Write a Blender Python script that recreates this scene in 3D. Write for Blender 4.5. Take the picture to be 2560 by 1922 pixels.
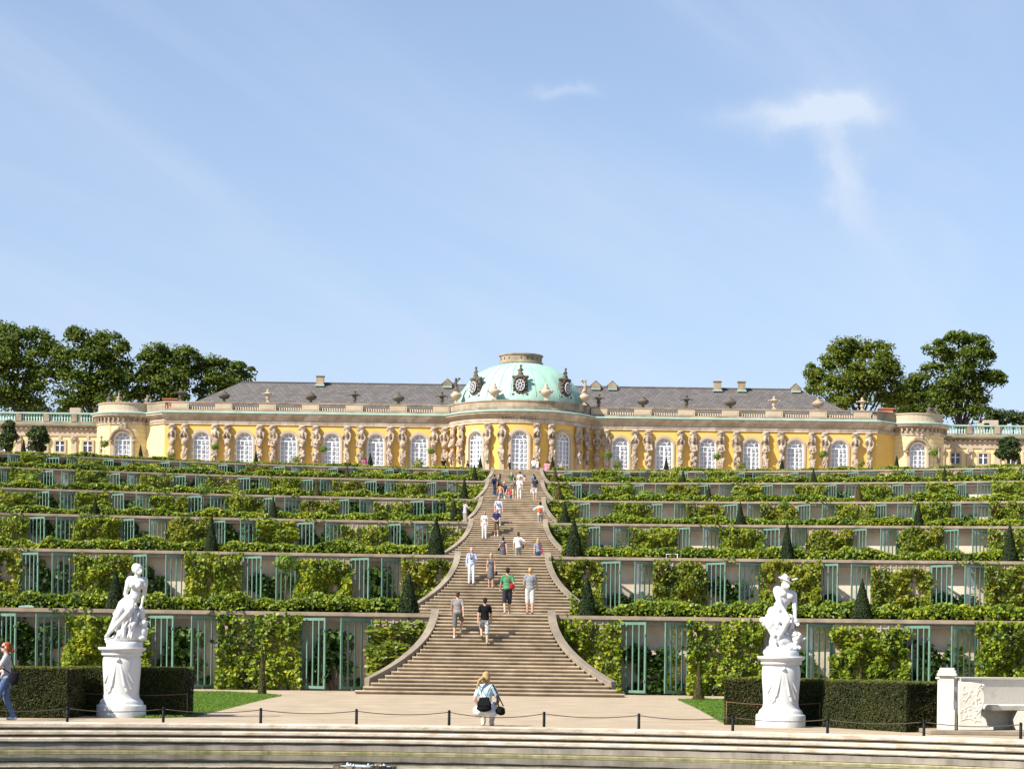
import bpy, bmesh, math, random
import numpy as np
from mathutils import Vector, Matrix, noise

for o in list(bpy.data.objects):
    bpy.data.objects.remove(o, do_unlink=True)
scene = bpy.context.scene
COL = scene.collection
R = math.radians
rnd = random.Random(7)

# ------------------------------------------------------------------ camera
F = 2005.0            # focal length in pixels of a 1024 wide picture
PX, PY = 530.0, 650.0  # principal point (levelled camera, lens shift keeps uprights upright)
CX, CZ = 1.394, 1.6
ROLL = 0.0135
cam_d = bpy.data.cameras.new('camera')
cam = bpy.data.objects.new('camera', cam_d)
COL.objects.link(cam)
cam_d.sensor_width = 36.0
cam_d.lens = F / 1024 * 36.0
cam_d.shift_x = (512 - PX) / 1024
cam_d.shift_y = (PY - 384) / 1024
cam_d.clip_start = 0.1
cam_d.clip_end = 6000
cam.matrix_world = Matrix.Translation((CX, 0, CZ)) @ Matrix.Rotation(-ROLL, 4, 'Y') @ Matrix.Rotation(R(90), 4, 'X')
scene.camera = cam

# ------------------------------------------------------------------ light
SUN_AZ, SUN_EL = R(54), R(43)      # azimuth to the left of straight behind the camera
sun_dir = Vector((-math.sin(SUN_AZ) * math.cos(SUN_EL), -math.cos(SUN_AZ) * math.cos(SUN_EL), math.sin(SUN_EL)))
sun_d = bpy.data.lights.new('sun', 'SUN')
sun_d.energy = 5.0
sun_d.angle = R(0.53)
sun_d.color = (1.0, 0.94, 0.84)
sun = bpy.data.objects.new('sun', sun_d)
COL.objects.link(sun)
sun.rotation_euler = sun_dir.to_track_quat('Z', 'Y').to_euler()

world = bpy.data.worlds.new('World')
scene.world = world
world.use_nodes = True
wt = world.node_tree
wt.nodes.clear()
def wn(t, **k):
    n = wt.nodes.new(t)
    for a, b in k.items():
        setattr(n, a, b)
    return n
def wm(op, a, b=None, c=None):
    n = wn('ShaderNodeMath', operation=op)
    for i, v in enumerate((a, b, c)):
        if v is None: continue
        if isinstance(v, (int, float)): n.inputs[i].default_value = v
        else: wt.links.new(v, n.inputs[i])
    return n.outputs[0]
sky = wn('ShaderNodeTexSky', sky_type='NISHITA')
sky.sun_disc = False
sky.sun_elevation = SUN_EL
sky.sun_rotation = math.pi + SUN_AZ
sky.altitude = 100
sky.air_density = 1.0
sky.dust_density = 0.2
sky.ozone_density = 5.5
tc = wn('ShaderNodeTexCoord')
sep = wn('ShaderNodeSeparateXYZ')
wt.links.new(tc.outputs['Generated'], sep.inputs[0])
vx, vy, vz = sep.outputs
# gnomonic coordinates of the sky on a vertical plane far in front of the hill, and on a flat cloud layer
zc = wm('MAXIMUM', vz, 0.02)
lay = wm('ADD', zc, 0.12)
cx_ = wm('DIVIDE', vx, lay)
cy_ = wm('DIVIDE', vy, lay)
comb = wn('ShaderNodeCombineXYZ')
wt.links.new(wm('SUBTRACT', wm('MULTIPLY', cx_, 2.6), wm('MULTIPLY', cy_, 1.25)), comb.inputs[0])
wt.links.new(wm('ADD', wm('MULTIPLY', cx_, 0.22), wm('MULTIPLY', cy_, 0.50)), comb.inputs[1])
n1 = wn('ShaderNodeTexNoise')
n1.inputs['Scale'].default_value = 0.95
n1.inputs['Detail'].default_value = 9
n1.inputs['Roughness'].default_value = 0.56
n1.inputs['Distortion'].default_value = 0.55
wt.links.new(comb.outputs[0], n1.inputs['Vector'])
mr = wn('ShaderNodeMapRange', interpolation_type='SMOOTHSTEP')
mr.inputs['From Min'].default_value = 0.40
mr.inputs['From Max'].default_value = 0.82
mr.inputs['To Min'].default_value = 0.0
mr.inputs['To Max'].default_value = 0.38
wt.links.new(n1.outputs[0], mr.inputs['Value'])
cirrus = mr.outputs[0]
# the one fallstreak cloud: a flat head with a trailing veil under it
ypos = wm('MAXIMUM', vy, 0.05)
u0 = wm('DIVIDE', vx, ypos)
v0 = wm('DIVIDE', vz, ypos)
nw = wn('ShaderNodeTexNoise')
nw.inputs['Scale'].default_value = 34.0
nw.inputs['Detail'].default_value = 6
nw.inputs['Roughness'].default_value = 0.6
c2 = wn('ShaderNodeCombineXYZ')
wt.links.new(u0, c2.inputs[0]); wt.links.new(v0, c2.inputs[1])
wt.links.new(c2.outputs[0], nw.inputs['Vector'])
sepn = wn('ShaderNodeSeparateColor')
wt.links.new(nw.outputs['Color'], sepn.inputs[0])
u1 = wm('ADD', u0, wm('MULTIPLY', wm('SUBTRACT', sepn.outputs[0], 0.5), 0.040))
v1 = wm('ADD', v0, wm('MULTIPLY', wm('SUBTRACT', sepn.outputs[1], 0.5), 0.022))
def blob(uc, vc, ru, rv, shear=0.0, power=1.0):
    du = wm('SUBTRACT', wm('SUBTRACT', u1, uc), wm('MULTIPLY', wm('SUBTRACT', v1, vc), shear))
    dv = wm('SUBTRACT', v1, vc)
    d2 = wm('ADD', wm('POWER', wm('ABSOLUTE', wm('DIVIDE', du, ru)), 2.0), wm('POWER', wm('ABSOLUTE', wm('DIVIDE', dv, rv)), 2.0))
    return wm('MULTIPLY', wm('EXPONENT', wm('MULTIPLY', d2, -1.0)), power)
blobs = [blob(0.128, 0.2675, 0.030, 0.0075, 0.6, 0.80), blob(0.150, 0.273, 0.022, 0.0075, 0.0, 0.85),
         blob(0.151, 0.247, 0.0075, 0.024, -0.25, 0.55), blob(0.159, 0.222, 0.012, 0.016, -0.6, 0.28),
         blob(0.0138, 0.2795, 0.013, 0.0034, 0.0, 0.40)]
tot = blobs[0]
for b in blobs[1:]:
    tot = wm('ADD', tot, b)
cl = wm('MINIMUM', wm('ADD', cirrus, wm('MULTIPLY', wm('MINIMUM', tot, 0.9), wm('ADD', 0.45, wm('MULTIPLY', sepn.outputs[2], 0.95)))), 0.9)
# thin high haze: the longer the path through it, the paler the sky
veil = wm('SUBTRACT', 1.0, wm('EXPONENT', wm('DIVIDE', -0.12, wm('ADD', zc, 0.012))))
mixv = wn('ShaderNodeMix', data_type='RGBA')
wt.links.new(veil, mixv.inputs['Factor'])
wt.links.new(sky.outputs[0], mixv.inputs['A'])
mixv.inputs['B'].default_value = (3.85, 4.3, 5.05, 1)
mixc = wn('ShaderNodeMix', data_type='RGBA')
wt.links.new(cl, mixc.inputs['Factor'])
wt.links.new(mixv.outputs['Result'], mixc.inputs['A'])
mixc.inputs['B'].default_value = (4.2, 4.75, 5.6, 1)
bg = wn('ShaderNodeBackground')
bg.inputs['Strength'].default_value = 0.093
wt.links.new(mixc.outputs['Result'], bg.inputs['Color'])
wout = wn('ShaderNodeOutputWorld')
wt.links.new(bg.outputs[0], wout.inputs['Surface'])

scene.view_settings.view_transform = 'Standard'
scene.view_settings.look = 'None'
scene.view_settings.exposure = 0.92
scene.view_settings.gamma = 1.0
scene.view_settings.use_curve_mapping = False

# ------------------------------------------------------------------ picture <-> place
CR, SR = math.cos(ROLL), math.sin(ROLL)
def W(sx, sy, Y):
    """source-photo pixel (2560 wide) and a known distance -> X, Z"""
    dx, dy = sx * 0.4 - PX, sy * 0.4 - PY
    a = dx * CR + dy * SR
    b = -dx * SR + dy * CR
    return CX + a * Y / F, CZ - b * Y / F
def G(sx, sy, z=0.0):
    """pixel -> point on the level ground at height z"""
    dx, dy = sx * 0.4 - PX, sy * 0.4 - PY
    a = dx * CR + dy * SR
    b = -dx * SR + dy * CR
    Y = (CZ - z) * F / b
    return CX + a * Y / F, Y

# ------------------------------------------------------------------ small helpers
def tag(o, label=None, cat=None, group=None, kind=None):
    if label: o['label'] = label
    if cat: o['category'] = cat
    if group: o['group'] = group
    if kind: o['kind'] = kind
    return o
def link(name, data, parent=None, loc=None, rz=None, mats=None):
    o = bpy.data.objects.new(name, data)
    COL.objects.link(o)
    if parent is not None: o.parent = parent
    if loc is not None: o.location = loc
    if rz is not None: o.rotation_euler = (0, 0, rz)
    return o
def thing(name, label, cat, loc=(0, 0, 0), rz=0.0, group=None):
    o = link(name, None, None, loc, rz)
    o.empty_display_size = 0.2
    return tag(o, label, cat, group)

class MB:
    """collects geometry for ONE mesh object"""
    def __init__(self):
        self.v = []; self.f = []; self.m = []; self.s = []
    def add(self, verts, faces, mi=0, smooth=False):
        b = len(self.v)
        self.v += [tuple(p) for p in verts]
        for f in faces:
            self.f.append(tuple(b + i for i in f)); self.m.append(mi); self.s.append(smooth)
        return self
    def box(self, c, s, mi=0, rz=0.0, taper=1.0):
        x, y, z = s[0] / 2, s[1] / 2, s[2] / 2
        ca, sa = math.cos(rz), math.sin(rz)
        vs = []
        for dz, t in ((-z, 1.0), (z, taper)):
            for dx, dy in ((-x, -y), (x, -y), (x, y), (-x, y)):
                dx2, dy2 = dx * t, dy * t
                vs.append((c[0] + dx2 * ca - dy2 * sa, c[1] + dx2 * sa + dy2 * ca, c[2] + dz))
        return self.add(vs, [(3, 2, 1, 0), (4, 5, 6, 7), (0, 1, 5, 4), (1, 2, 6, 5), (2, 3, 7, 6), (3, 0, 4, 7)], mi)
    def prism(self, poly, y0, y1, mi=0):
        """poly in x,z, extruded in y"""
        n = len(poly)
        vs = [(p[0], y0, p[1]) for p in poly] + [(p[0], y1, p[1]) for p in poly]
        fs = [tuple(range(n)), tuple(range(2 * n - 1, n - 1, -1))]
        fs += [(i, i + n, (i + 1) % n + n, (i + 1) % n) for i in range(n)]
        return self.add(vs, fs, mi)
    def lathe(self, prof, n=20, c=(0, 0, 0), mi=0, a0=0.0, a1=2 * math.pi, smooth=True, cap=False):
        full = abs(a1 - a0 - 2 * math.pi) < 1e-6
        m = n if full else n + 1
        vs = []
        for r, z in prof:
            for i in range(m):
                a = a0 + (a1 - a0) * i / n
                vs.append((c[0] + r * math.cos(a), c[1] + r * math.sin(a), c[2] + z))
        fs = []
        for j in range(len(prof) - 1):
            for i in range(n):
                i2 = (i + 1) % m
                fs.append((j * m + i, j * m + i2, (j + 1) * m + i2, (j + 1) * m + i))
        self.add(vs, fs, mi, smooth)
        if cap:
            k = len(prof) - 1
            b = len(self.v) - len(vs)
            self.f.append(tuple(b + k * m + i for i in range(m))); self.m.append(mi); self.s.append(False)
        return self
    def tube(self, pts, rad, n=6, mi=0, smooth=True, caps=True):
        pts = [Vector(p) for p in pts]
        if not hasattr(rad, '__len__'): rad = [rad] * len(pts)
        rings = []
        for i, p in enumerate(pts):
            t = (pts[min(i + 1, len(pts) - 1)] - pts[max(i - 1, 0)])
            if t.length < 1e-9: t = Vector((0, 0, 1))
            t.normalize()
            up = Vector((0, 0, 1)) if abs(t.z) < 0.9 else Vector((0, 1, 0))
            a = t.cross(up).normalized(); b = t.cross(a).normalized()
            rings.append([p + (a * math.cos(k * 2 * math.pi / n) + b * math.sin(k * 2 * math.pi / n)) * rad[i] for k in range(n)])
        vs = [v for r in rings for v in r]
        fs = []
        for j in range(len(pts) - 1):
            for k in range(n):
                k2 = (k + 1) % n
                fs.append((j * n + k, j * n + k2, (j + 1) * n + k2, (j + 1) * n + k))
        if caps:
            fs.append(tuple(range(n - 1, -1, -1)))
            fs.append(tuple((len(pts) - 1) * n + k for k in range(n)))
        return self.add(vs, fs, mi, smooth)
    def sweep(self, path, prof, mi=0, closed=False, smooth=False, capends=True):
        """path: list of (x,y) ; prof: list of (offset to the right-hand side of travel, z); horizontal sweep with mitred corners"""
        n = len(path); m = len(prof)
        P = [Vector((p[0], p[1])) for p in path]
        vs = []
        for i in range(n):
            a = P[i] - P[i - 1] if (i > 0 or closed) else None
            b = P[(i + 1) % n] - P[i] if (i < n - 1 or closed) else None
            if a is None: a = b
            if b is None: b = a
            a = a.normalized(); b = b.normalized()
            na = Vector((a.y, -a.x)); nb = Vector((b.y, -b.x))
            nn = na + nb
            if nn.length < 1e-6: nn = na
            nn.normalize()
            k = 1.0 / max(0.35, nn.dot(na))
            for off, z in prof:
                q = P[i] + nn * off * k
                vs.append((q.x, q.y, z))
        fs = []
        for i in range(n if closed else n - 1):
            i2 = (i + 1) % n
            for j in range(m - 1):
                fs.append((i * m + j, i2 * m + j, i2 * m + j + 1, i * m + j + 1))
        if capends and not closed:
            fs.append(tuple(range(m)))
            fs.append(tuple((n - 1) * m + j for j in range(m - 1, -1, -1)))
        return self.add(vs, fs, mi, smooth)
    def mesh(self, name, mats):
        me = bpy.data.meshes.new(name)
        me.from_pydata(self.v, [], self.f)
        if not isinstance(mats, (list, tuple)): mats = [mats]
        for m in mats: me.materials.append(m)
        if len(mats) > 1: me.polygons.foreach_set('material_index', self.m)
        me.polygons.foreach_set('use_smooth', self.s)
        me.update()
        return me
    def build(self, name, mats, parent=None, loc=None, rz=None, fix=False):
        me = self.mesh(name, mats)
        if fix: fix_normals(me)
        return link(name, me, parent, loc, rz)
def fix_normals(me):
    bm = bmesh.new(); bm.from_mesh(me)
    bmesh.ops.recalc_face_normals(bm, faces=bm.faces)
    bm.to_mesh(me); bm.free()
def bevel(me, w=0.01, seg=1):
    bm = bmesh.new(); bm.from_mesh(me)
    bmesh.ops.bevel(bm, geom=list(bm.edges), offset=w, segments=seg, affect='EDGES', profile=0.5)
    bm.to_mesh(me); bm.free(); me.update()

# ------------------------------------------------------------------ materials
MATS = {}
def mat(name, col, rough=0.8, var=0.0, scale=4.0, col2=None, bump=0.0, bscale=40.0, metal=0.0, spec=0.4, detail=4,
        streak=None, coat=0.0, lo=0.35, hi=0.68, objvar=0.0):
    """principled material; colour wanders between col and col2 with object-space noise"""
    m = bpy.data.materials.new(name)
    m.use_nodes = True
    nt = m.node_tree
    b = nt.nodes['Principled BSDF']
    b.inputs['Roughness'].default_value = rough
    b.inputs['Metallic'].default_value = metal
    b.inputs['Specular IOR Level'].default_value = spec
    if coat: b.inputs['Coat Weight'].default_value = coat
    b.inputs['Base Color'].default_value = (*col, 1)
    if col2 is not None or var:
        if col2 is None:
            col2 = tuple(c * (1 - var) for c in col)
        geo = nt.nodes.new('ShaderNodeNewGeometry')
        mp = nt.nodes.new('ShaderNodeMapping')
        if streak: mp.inputs['Scale'].default_value = streak
        nt.links.new(geo.outputs['Position'], mp.inputs['Vector'])
        n = nt.nodes.new('ShaderNodeTexNoise')
        n.inputs['Scale'].default_value = scale
        n.inputs['Detail'].default_value = detail
        n.inputs['Roughness'].default_value = 0.6
        nt.links.new(mp.outputs[0], n.inputs['Vector'])
        r = nt.nodes.new('ShaderNodeValToRGB')
        r.color_ramp.elements[0].position = lo
        r.color_ramp.elements[0].color = (*col, 1)
        r.color_ramp.elements[1].position = hi
        r.color_ramp.elements[1].color = (*col2, 1)
        nt.links.new(n.outputs[0], r.inputs[0])
        nt.links.new(r.outputs[0], b.inputs['Base Color'])
        if objvar:      # every stone its own tone
            oi = nt.nodes.new('ShaderNodeObjectInfo')
            mrg = nt.nodes.new('ShaderNodeMapRange'); mrg.inputs['To Min'].default_value = 1 - objvar; mrg.inputs['To Max'].default_value = 1 + objvar * 0.35
            nt.links.new(oi.outputs['Random'], mrg.inputs['Value'])
            hv = nt.nodes.new('ShaderNodeHueSaturation'); nt.links.new(mrg.outputs[0], hv.inputs['Value']); nt.links.new(r.outputs[0], hv.inputs['Color'])
            nt.links.new(hv.outputs[0], b.inputs['Base Color'])
    if bump:
        geo2 = nt.nodes.new('ShaderNodeNewGeometry')
        n2 = nt.nodes.new('ShaderNodeTexNoise')
        n2.inputs['Scale'].default_value = bscale
        n2.inputs['Detail'].default_value = 5
        nt.links.new(geo2.outputs['Position'], n2.inputs['Vector'])
        bp = nt.nodes.new('ShaderNodeBump')
        bp.inputs['Strength'].default_value = bump
        bp.inputs['Distance'].default_value = 0.02
        nt.links.new(n2.outputs[0], bp.inputs['Height'])
        nt.links.new(bp.outputs[0], b.inputs['Normal'])
    MATS[name] = m
    return m
def leafmat(name, stops, trans=0.28, rough=0.5, spec=0.35):
    """each leaf (mesh island) picks its own green"""
    m = bpy.data.materials.new(name)
    m.use_nodes = True
    nt = m.node_tree
    b = nt.nodes['Principled BSDF']
    b.inputs['Roughness'].default_value = rough
    b.inputs['Specular IOR Level'].default_value = spec
    geo = nt.nodes.new('ShaderNodeNewGeometry')
    n = nt.nodes.new('ShaderNodeTexNoise')
    n.inputs['Scale'].default_value = 0.9
    n.inputs['Detail'].default_value = 2
    nt.links.new(geo.outputs['Position'], n.inputs['Vector'])
    mx = nt.nodes.new('ShaderNodeMath'); mx.operation = 'MULTIPLY_ADD'
    mx.inputs[1].default_value = 0.9
    nt.links.new(n.outputs[0], mx.inputs[0])
    sc = nt.nodes.new('ShaderNodeMath'); sc.operation = 'MULTIPLY_ADD'
    sc.inputs[1].default_value = 0.62; sc.inputs[2].default_value = -0.27
    nt.links.new(geo.outputs['Random Per Island'], sc.inputs[0])
    nt.links.new(sc.outputs[0], mx.inputs[2])
    r = nt.nodes.new('ShaderNodeValToRGB')
    els = r.color_ramp.elements
    while len(els) < len(stops): els.new(0.5)
    for e, (p, c) in zip(els, stops):
        e.position = p; e.color = (*c, 1)
    nt.links.new(mx.outputs[0], r.inputs[0])
    nt.links.new(r.outputs[0], b.inputs['Base Color'])
    if trans:
        tr = nt.nodes.new('ShaderNodeBsdfTranslucent')
        hs = nt.nodes.new('ShaderNodeHueSaturation')
        hs.inputs['Value'].default_value = 1.5
        hs.inputs['Hue'].default_value = 0.485
        nt.links.new(r.outputs[0], hs.inputs['Color'])
        nt.links.new(hs.outputs[0], tr.inputs['Color'])
        ms = nt.nodes.new('ShaderNodeMixShader')
        ms.inputs[0].default_value = trans
        nt.links.new(b.outputs[0], ms.inputs[1])
        nt.links.new(tr.outputs[0], ms.inputs[2])
        nt.links.new(ms.outputs[0], nt.nodes['Material Output'].inputs['Surface'])
    MATS[name] = m
    return m
def brickmat(name, c1, c2, mortar, scale, bw=0.5, rh=0.25, stain=None):
    m = bpy.data.materials.new(name); m.use_nodes = True
    nt = m.node_tree; b = nt.nodes['Principled BSDF']
    b.inputs['Roughness'].default_value = 0.9
    geo = nt.nodes.new('ShaderNodeNewGeometry')
    sp = nt.nodes.new('ShaderNodeSeparateXYZ'); nt.links.new(geo.outputs['Position'], sp.inputs[0])
    cb = nt.nodes.new('ShaderNodeCombineXYZ')
    ad = nt.nodes.new('ShaderNodeMath'); ad.operation = 'ADD'
    nt.links.new(sp.outputs[0], ad.inputs[0]); nt.links.new(sp.outputs[1], ad.inputs[1])
    nt.links.new(ad.outputs[0], cb.inputs[0]); nt.links.new(sp.outputs[2], cb.inputs[1])
    br = nt.nodes.new('ShaderNodeTexBrick')
    br.inputs['Scale'].default_value = scale
    br.inputs['Brick Width'].default_value = bw
    br.inputs['Row Height'].default_value = rh
    br.inputs['Mortar Size'].default_value = 0.018
    br.inputs['Color1'].default_value = (*c1, 1); br.inputs['Color2'].default_value = (*c2, 1); br.inputs['Mortar'].default_value = (*mortar, 1)
    nt.links.new(cb.outputs[0], br.inputs['Vector'])
    n = nt.nodes.new('ShaderNodeTexNoise'); n.inputs['Scale'].default_value = 1.3; n.inputs['Detail'].default_value = 5
    nt.links.new(geo.outputs['Position'], n.inputs['Vector'])
    mx = nt.nodes.new('ShaderNodeMix'); mx.data_type = 'RGBA'; mx.blend_type = 'MULTIPLY'
    rp = nt.nodes.new('ShaderNodeValToRGB')
    rp.color_ramp.elements[0].position = 0.3; rp.color_ramp.elements[0].color = (0.72, 0.68, 0.62, 1)
    rp.color_ramp.elements[1].position = 0.65; rp.color_ramp.elements[1].color = (1, 1, 1, 1)
    nt.links.new(n.outputs[0], rp.inputs[0])
    mx.inputs['Factor'].default_value = 1.0
    nt.links.new(br.outputs['Color'], mx.inputs['A']); nt.links.new(rp.outputs[0], mx.inputs['B'])
    nt.links.new(mx.outputs['Result'], b.inputs['Base Color'])
    MATS[name] = m
    return m

mat('gravel', (0.42, 0.332, 0.228), 0.95, col2=(0.31, 0.24, 0.16), scale=0.9, detail=10, bump=0.6, bscale=55)
mat('terrace_gravel', (0.40, 0.33, 0.25), 0.95, var=0.2, scale=3, detail=8)
mat('lawn', (0.085, 0.15, 0.022), 0.9, col2=(0.13, 0.21, 0.03), scale=1.2, detail=6, bump=1.0, bscale=45, spec=0.15)
mat('coping', (0.33, 0.265, 0.19), 0.9, col2=(0.20, 0.16, 0.115), scale=1.7, detail=8, bump=0.3)
mat('step', (0.44, 0.352, 0.248), 0.9, col2=(0.26, 0.198, 0.125), scale=1.7, detail=10, bump=0.4, bscale=22, objvar=0.18)
mat('cheek', (0.27, 0.225, 0.168), 0.9, col2=(0.16, 0.13, 0.095), scale=1.2, detail=9, bump=0.3)
mat('plaster', (0.60, 0.51, 0.39), 0.9, col2=(0.45, 0.37, 0.27), scale=1.1, detail=8)
brickmat('wall_brick', (0.56, 0.46, 0.35), (0.47, 0.37, 0.28), (0.52, 0.46, 0.38), 2.0)
brickmat('red_brick', (0.50, 0.19, 0.11), (0.55, 0.36, 0.26), (0.52, 0.46, 0.38), 2.0)
mat('niche_back', (0.66, 0.575, 0.455), 0.92, col2=(0.48, 0.40, 0.30), scale=0.9, detail=8)
mat('timber', (0.30, 0.26, 0.22), 0.85, var=0.3, scale=6)
mat('slat', (0.40, 0.35, 0.28), 0.85, var=0.3, scale=5)
mat('green_paint', (0.085, 0.175, 0.128), 0.6, col2=(0.125, 0.225, 0.17), scale=3.0, detail=6)
mat('white_stone', (0.58, 0.51, 0.405), 0.8, col2=(0.36, 0.285, 0.19), scale=2.6, detail=10, bump=0.35, bscale=30, lo=0.42, hi=0.68, streak=(1, 1, 3.0), objvar=0.22)
mat('wet_stone', (0.33, 0.285, 0.225), 0.5, col2=(0.17, 0.145, 0.11), scale=3.0, detail=9, streak=(1, 1, 0.35))
mat('algae_stone', (0.36, 0.32, 0.18), 0.4, col2=(0.16, 0.15, 0.045), scale=5.0, detail=8)
mat('stone_joint', (0.10, 0.075, 0.05), 0.9)
mat('marble', (0.60, 0.60, 0.59), 0.55, col2=(0.42, 0.415, 0.39), scale=3.2, detail=9, bump=0.12, bscale=50, lo=0.50, hi=0.82, streak=(2.2, 2.2, 0.7))
mat('bench_stone', (0.57, 0.535, 0.46), 0.75, col2=(0.43, 0.385, 0.31), scale=4.0, detail=8, bump=0.25, bscale=22, lo=0.5, hi=0.85)
mat('black_iron', (0.006, 0.006, 0.006), 0.5, spec=0.2)
mat('chain_iron', (0.075, 0.06, 0.045), 0.6, metal=0.4)
mat('rope', (0.15, 0.085, 0.05), 0.9)
# palace
mat('yellow_wall', (0.71, 0.46, 0.12), 0.85, col2=(0.64, 0.40, 0.09), scale=0.5, detail=6)
mat('pale_yellow', (0.68, 0.55, 0.29), 0.85, col2=(0.64, 0.505, 0.245), scale=0.6, detail=6)
mat('sandstone', (0.39, 0.302, 0.21), 0.88, col2=(0.49, 0.40, 0.30), scale=0.55, detail=7, bump=0.3, bscale=12)
mat('dark_sandstone', (0.36, 0.28, 0.19), 0.9, col2=(0.15, 0.12, 0.085), scale=0.7, detail=8)
mat('figure_stone', (0.43, 0.345, 0.26), 0.9, col2=(0.165, 0.13, 0.10), scale=1.9, detail=9, bump=0.9, bscale=6, lo=0.40, hi=0.66)
mat('black_stone', (0.055, 0.05, 0.042), 0.9, col2=(0.14, 0.115, 0.085), scale=2.0, detail=7)
mat('copper', (0.365, 0.54, 0.45), 0.72, col2=(0.265, 0.435, 0.355), scale=0.8, detail=7, streak=(1, 1, 0.4))
mat('cornice_copper', (0.33, 0.465, 0.40), 0.7, col2=(0.24, 0.36, 0.305), scale=0.8)
mat('white_paint', (0.80, 0.80, 0.79), 0.5)
mat('curtain', (0.66, 0.66, 0.70), 0.9, col2=(0.50, 0.49, 0.57), scale=0.8, detail=3)
mat('red_tile', (0.47, 0.17, 0.11), 0.9)
mat('clock_dark', (0.05, 0.06, 0.09), 0.3)
mat('lettering', (0.12, 0.09, 0.05), 0.7)
def glassmat(name, k):
    m = bpy.data.materials.new(name); m.use_nodes = True
    nt = m.node_tree
    g = nt.nodes.new('ShaderNodeBsdfGlossy'); g.inputs['Roughness'].default_value = 0.04
    t = nt.nodes.new('ShaderNodeBsdfTransparent'); t.inputs['Color'].default_value = (0.86, 0.90, 0.93, 1)
    fr = nt.nodes.new('ShaderNodeFresnel'); fr.inputs[0].default_value = 1.5
    ms = nt.nodes.new('ShaderNodeMixShader')
    sc = nt.nodes.new('ShaderNodeMath'); sc.operation = 'MULTIPLY'; sc.inputs[1].default_value = k
    nt.links.new(fr.outputs[0], sc.inputs[0])
    nt.links.new(sc.outputs[0], ms.inputs[0]); nt.links.new(t.outputs[0], ms.inputs[1]); nt.links.new(g.outputs[0], ms.inputs[2])
    nt.links.new(ms.outputs[0], nt.nodes['Material Output'].inputs['Surface'])
    MATS[name] = m
glassmat('glass', 1.0)
glassmat('old_glass', 0.28)
def watermat():
    m = bpy.data.materials.new('pool_water'); m.use_nodes = True
    nt = m.node_tree; b = nt.nodes['Principled BSDF']
    b.inputs['Base Color'].default_value = (0.022, 0.026, 0.016, 1)
    b.inputs['Roughness'].default_value = 0.02
    b.inputs['IOR'].default_value = 1.33
    b.inputs['Specular IOR Level'].default_value = 0.5
    geo = nt.nodes.new('ShaderNodeNewGeometry')
    mp = nt.nodes.new('ShaderNodeMapping'); mp.inputs['Scale'].default_value = (0.9, 0.35, 1)
    nt.links.new(geo.outputs['Position'], mp.inputs[0])
    n = nt.nodes.new('ShaderNodeTexNoise'); n.inputs['Scale'].default_value = 2.2; n.inputs['Detail'].default_value = 3
    nt.links.new(mp.outputs[0], n.inputs['Vector'])
    bp = nt.nodes.new('ShaderNodeBump'); bp.inputs['Strength'].default_value = 0.12; bp.inputs['Distance'].default_value = 0.008
    nt.links.new(n.outputs[0], bp.inputs['Height']); nt.links.new(bp.outputs[0], b.inputs['Normal'])
    MATS['water'] = m
watermat()
def slatemat():
    m = bpy.data.materials.new('roof_slate'); m.use_nodes = True
    nt = m.node_tree; b = nt.nodes['Principled BSDF']; b.inputs['Roughness'].default_value = 0.75
    geo = nt.nodes.new('ShaderNodeNewGeometry')
    sp = nt.nodes.new('ShaderNodeSeparateXYZ'); nt.links.new(geo.outputs['Position'], sp.inputs[0])
    cb = nt.nodes.new('ShaderNodeCombineXYZ')
    nt.links.new(sp.outputs[0], cb.inputs[0]); nt.links.new(sp.outputs[2], cb.inputs[1])
    br = nt.nodes.new('ShaderNodeTexBrick'); br.inputs['Scale'].default_value = 1.0
    br.inputs['Brick Width'].default_value = 0.55; br.inputs['Row Height'].default_value = 0.30
    br.inputs['Mortar Size'].default_value = 0.035; br.inputs['Mortar Smooth'].default_value = 0.6
    br.inputs['Color1'].default_value = (0.135, 0.120, 0.112, 1); br.inputs['Color2'].default_value = (0.090, 0.081, 0.077, 1); br.inputs['Mortar'].default_value = (0.05, 0.046, 0.044, 1)
    nt.links.new(cb.outputs[0], br.inputs['Vector']); nt.links.new(br.outputs[0], b.inputs['Base Color'])
    MATS['slate'] = m
slatemat()
# leaves; the darkest vine and hedge stops paint shadowed gaps into the colour
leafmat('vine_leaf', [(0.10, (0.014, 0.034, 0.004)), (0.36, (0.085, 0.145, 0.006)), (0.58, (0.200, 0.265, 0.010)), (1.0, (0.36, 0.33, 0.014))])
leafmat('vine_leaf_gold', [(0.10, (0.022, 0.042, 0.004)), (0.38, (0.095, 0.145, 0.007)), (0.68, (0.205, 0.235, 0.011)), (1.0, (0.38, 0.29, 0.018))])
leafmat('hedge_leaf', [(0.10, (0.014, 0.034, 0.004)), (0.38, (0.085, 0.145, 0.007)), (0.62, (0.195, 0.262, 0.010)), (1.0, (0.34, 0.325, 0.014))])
leafmat('fig_leaf', [(0.0, (0.010, 0.026, 0.005)), (0.5, (0.038, 0.088, 0.010)), (1.0, (0.12, 0.19, 0.02))])
leafmat('yew_leaf', [(0.0, (0.008, 0.016, 0.005)), (0.5, (0.016, 0.032, 0.008)), (1.0, (0.040, 0.052, 0.011))], 0.12, 0.6, 0.2)
leafmat('yew_hedge_leaf', [(0.0, (0.014, 0.018, 0.005)), (0.5, (0.034, 0.040, 0.009)), (1.0, (0.085, 0.075, 0.018))], 0.12, 0.6, 0.2)
leafmat('brown_yew_leaf', [(0.0, (0.04, 0.04, 0.012)), (0.5, (0.085, 0.075, 0.022)), (1.0, (0.15, 0.11, 0.03))], 0.12, 0.6, 0.2)
leafmat('tree_leaf', [(0.0, (0.016, 0.038, 0.006)), (0.5, (0.066, 0.108, 0.010)), (1.0, (0.175, 0.195, 0.018))], 0.30, 0.55, 0.2)
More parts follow.
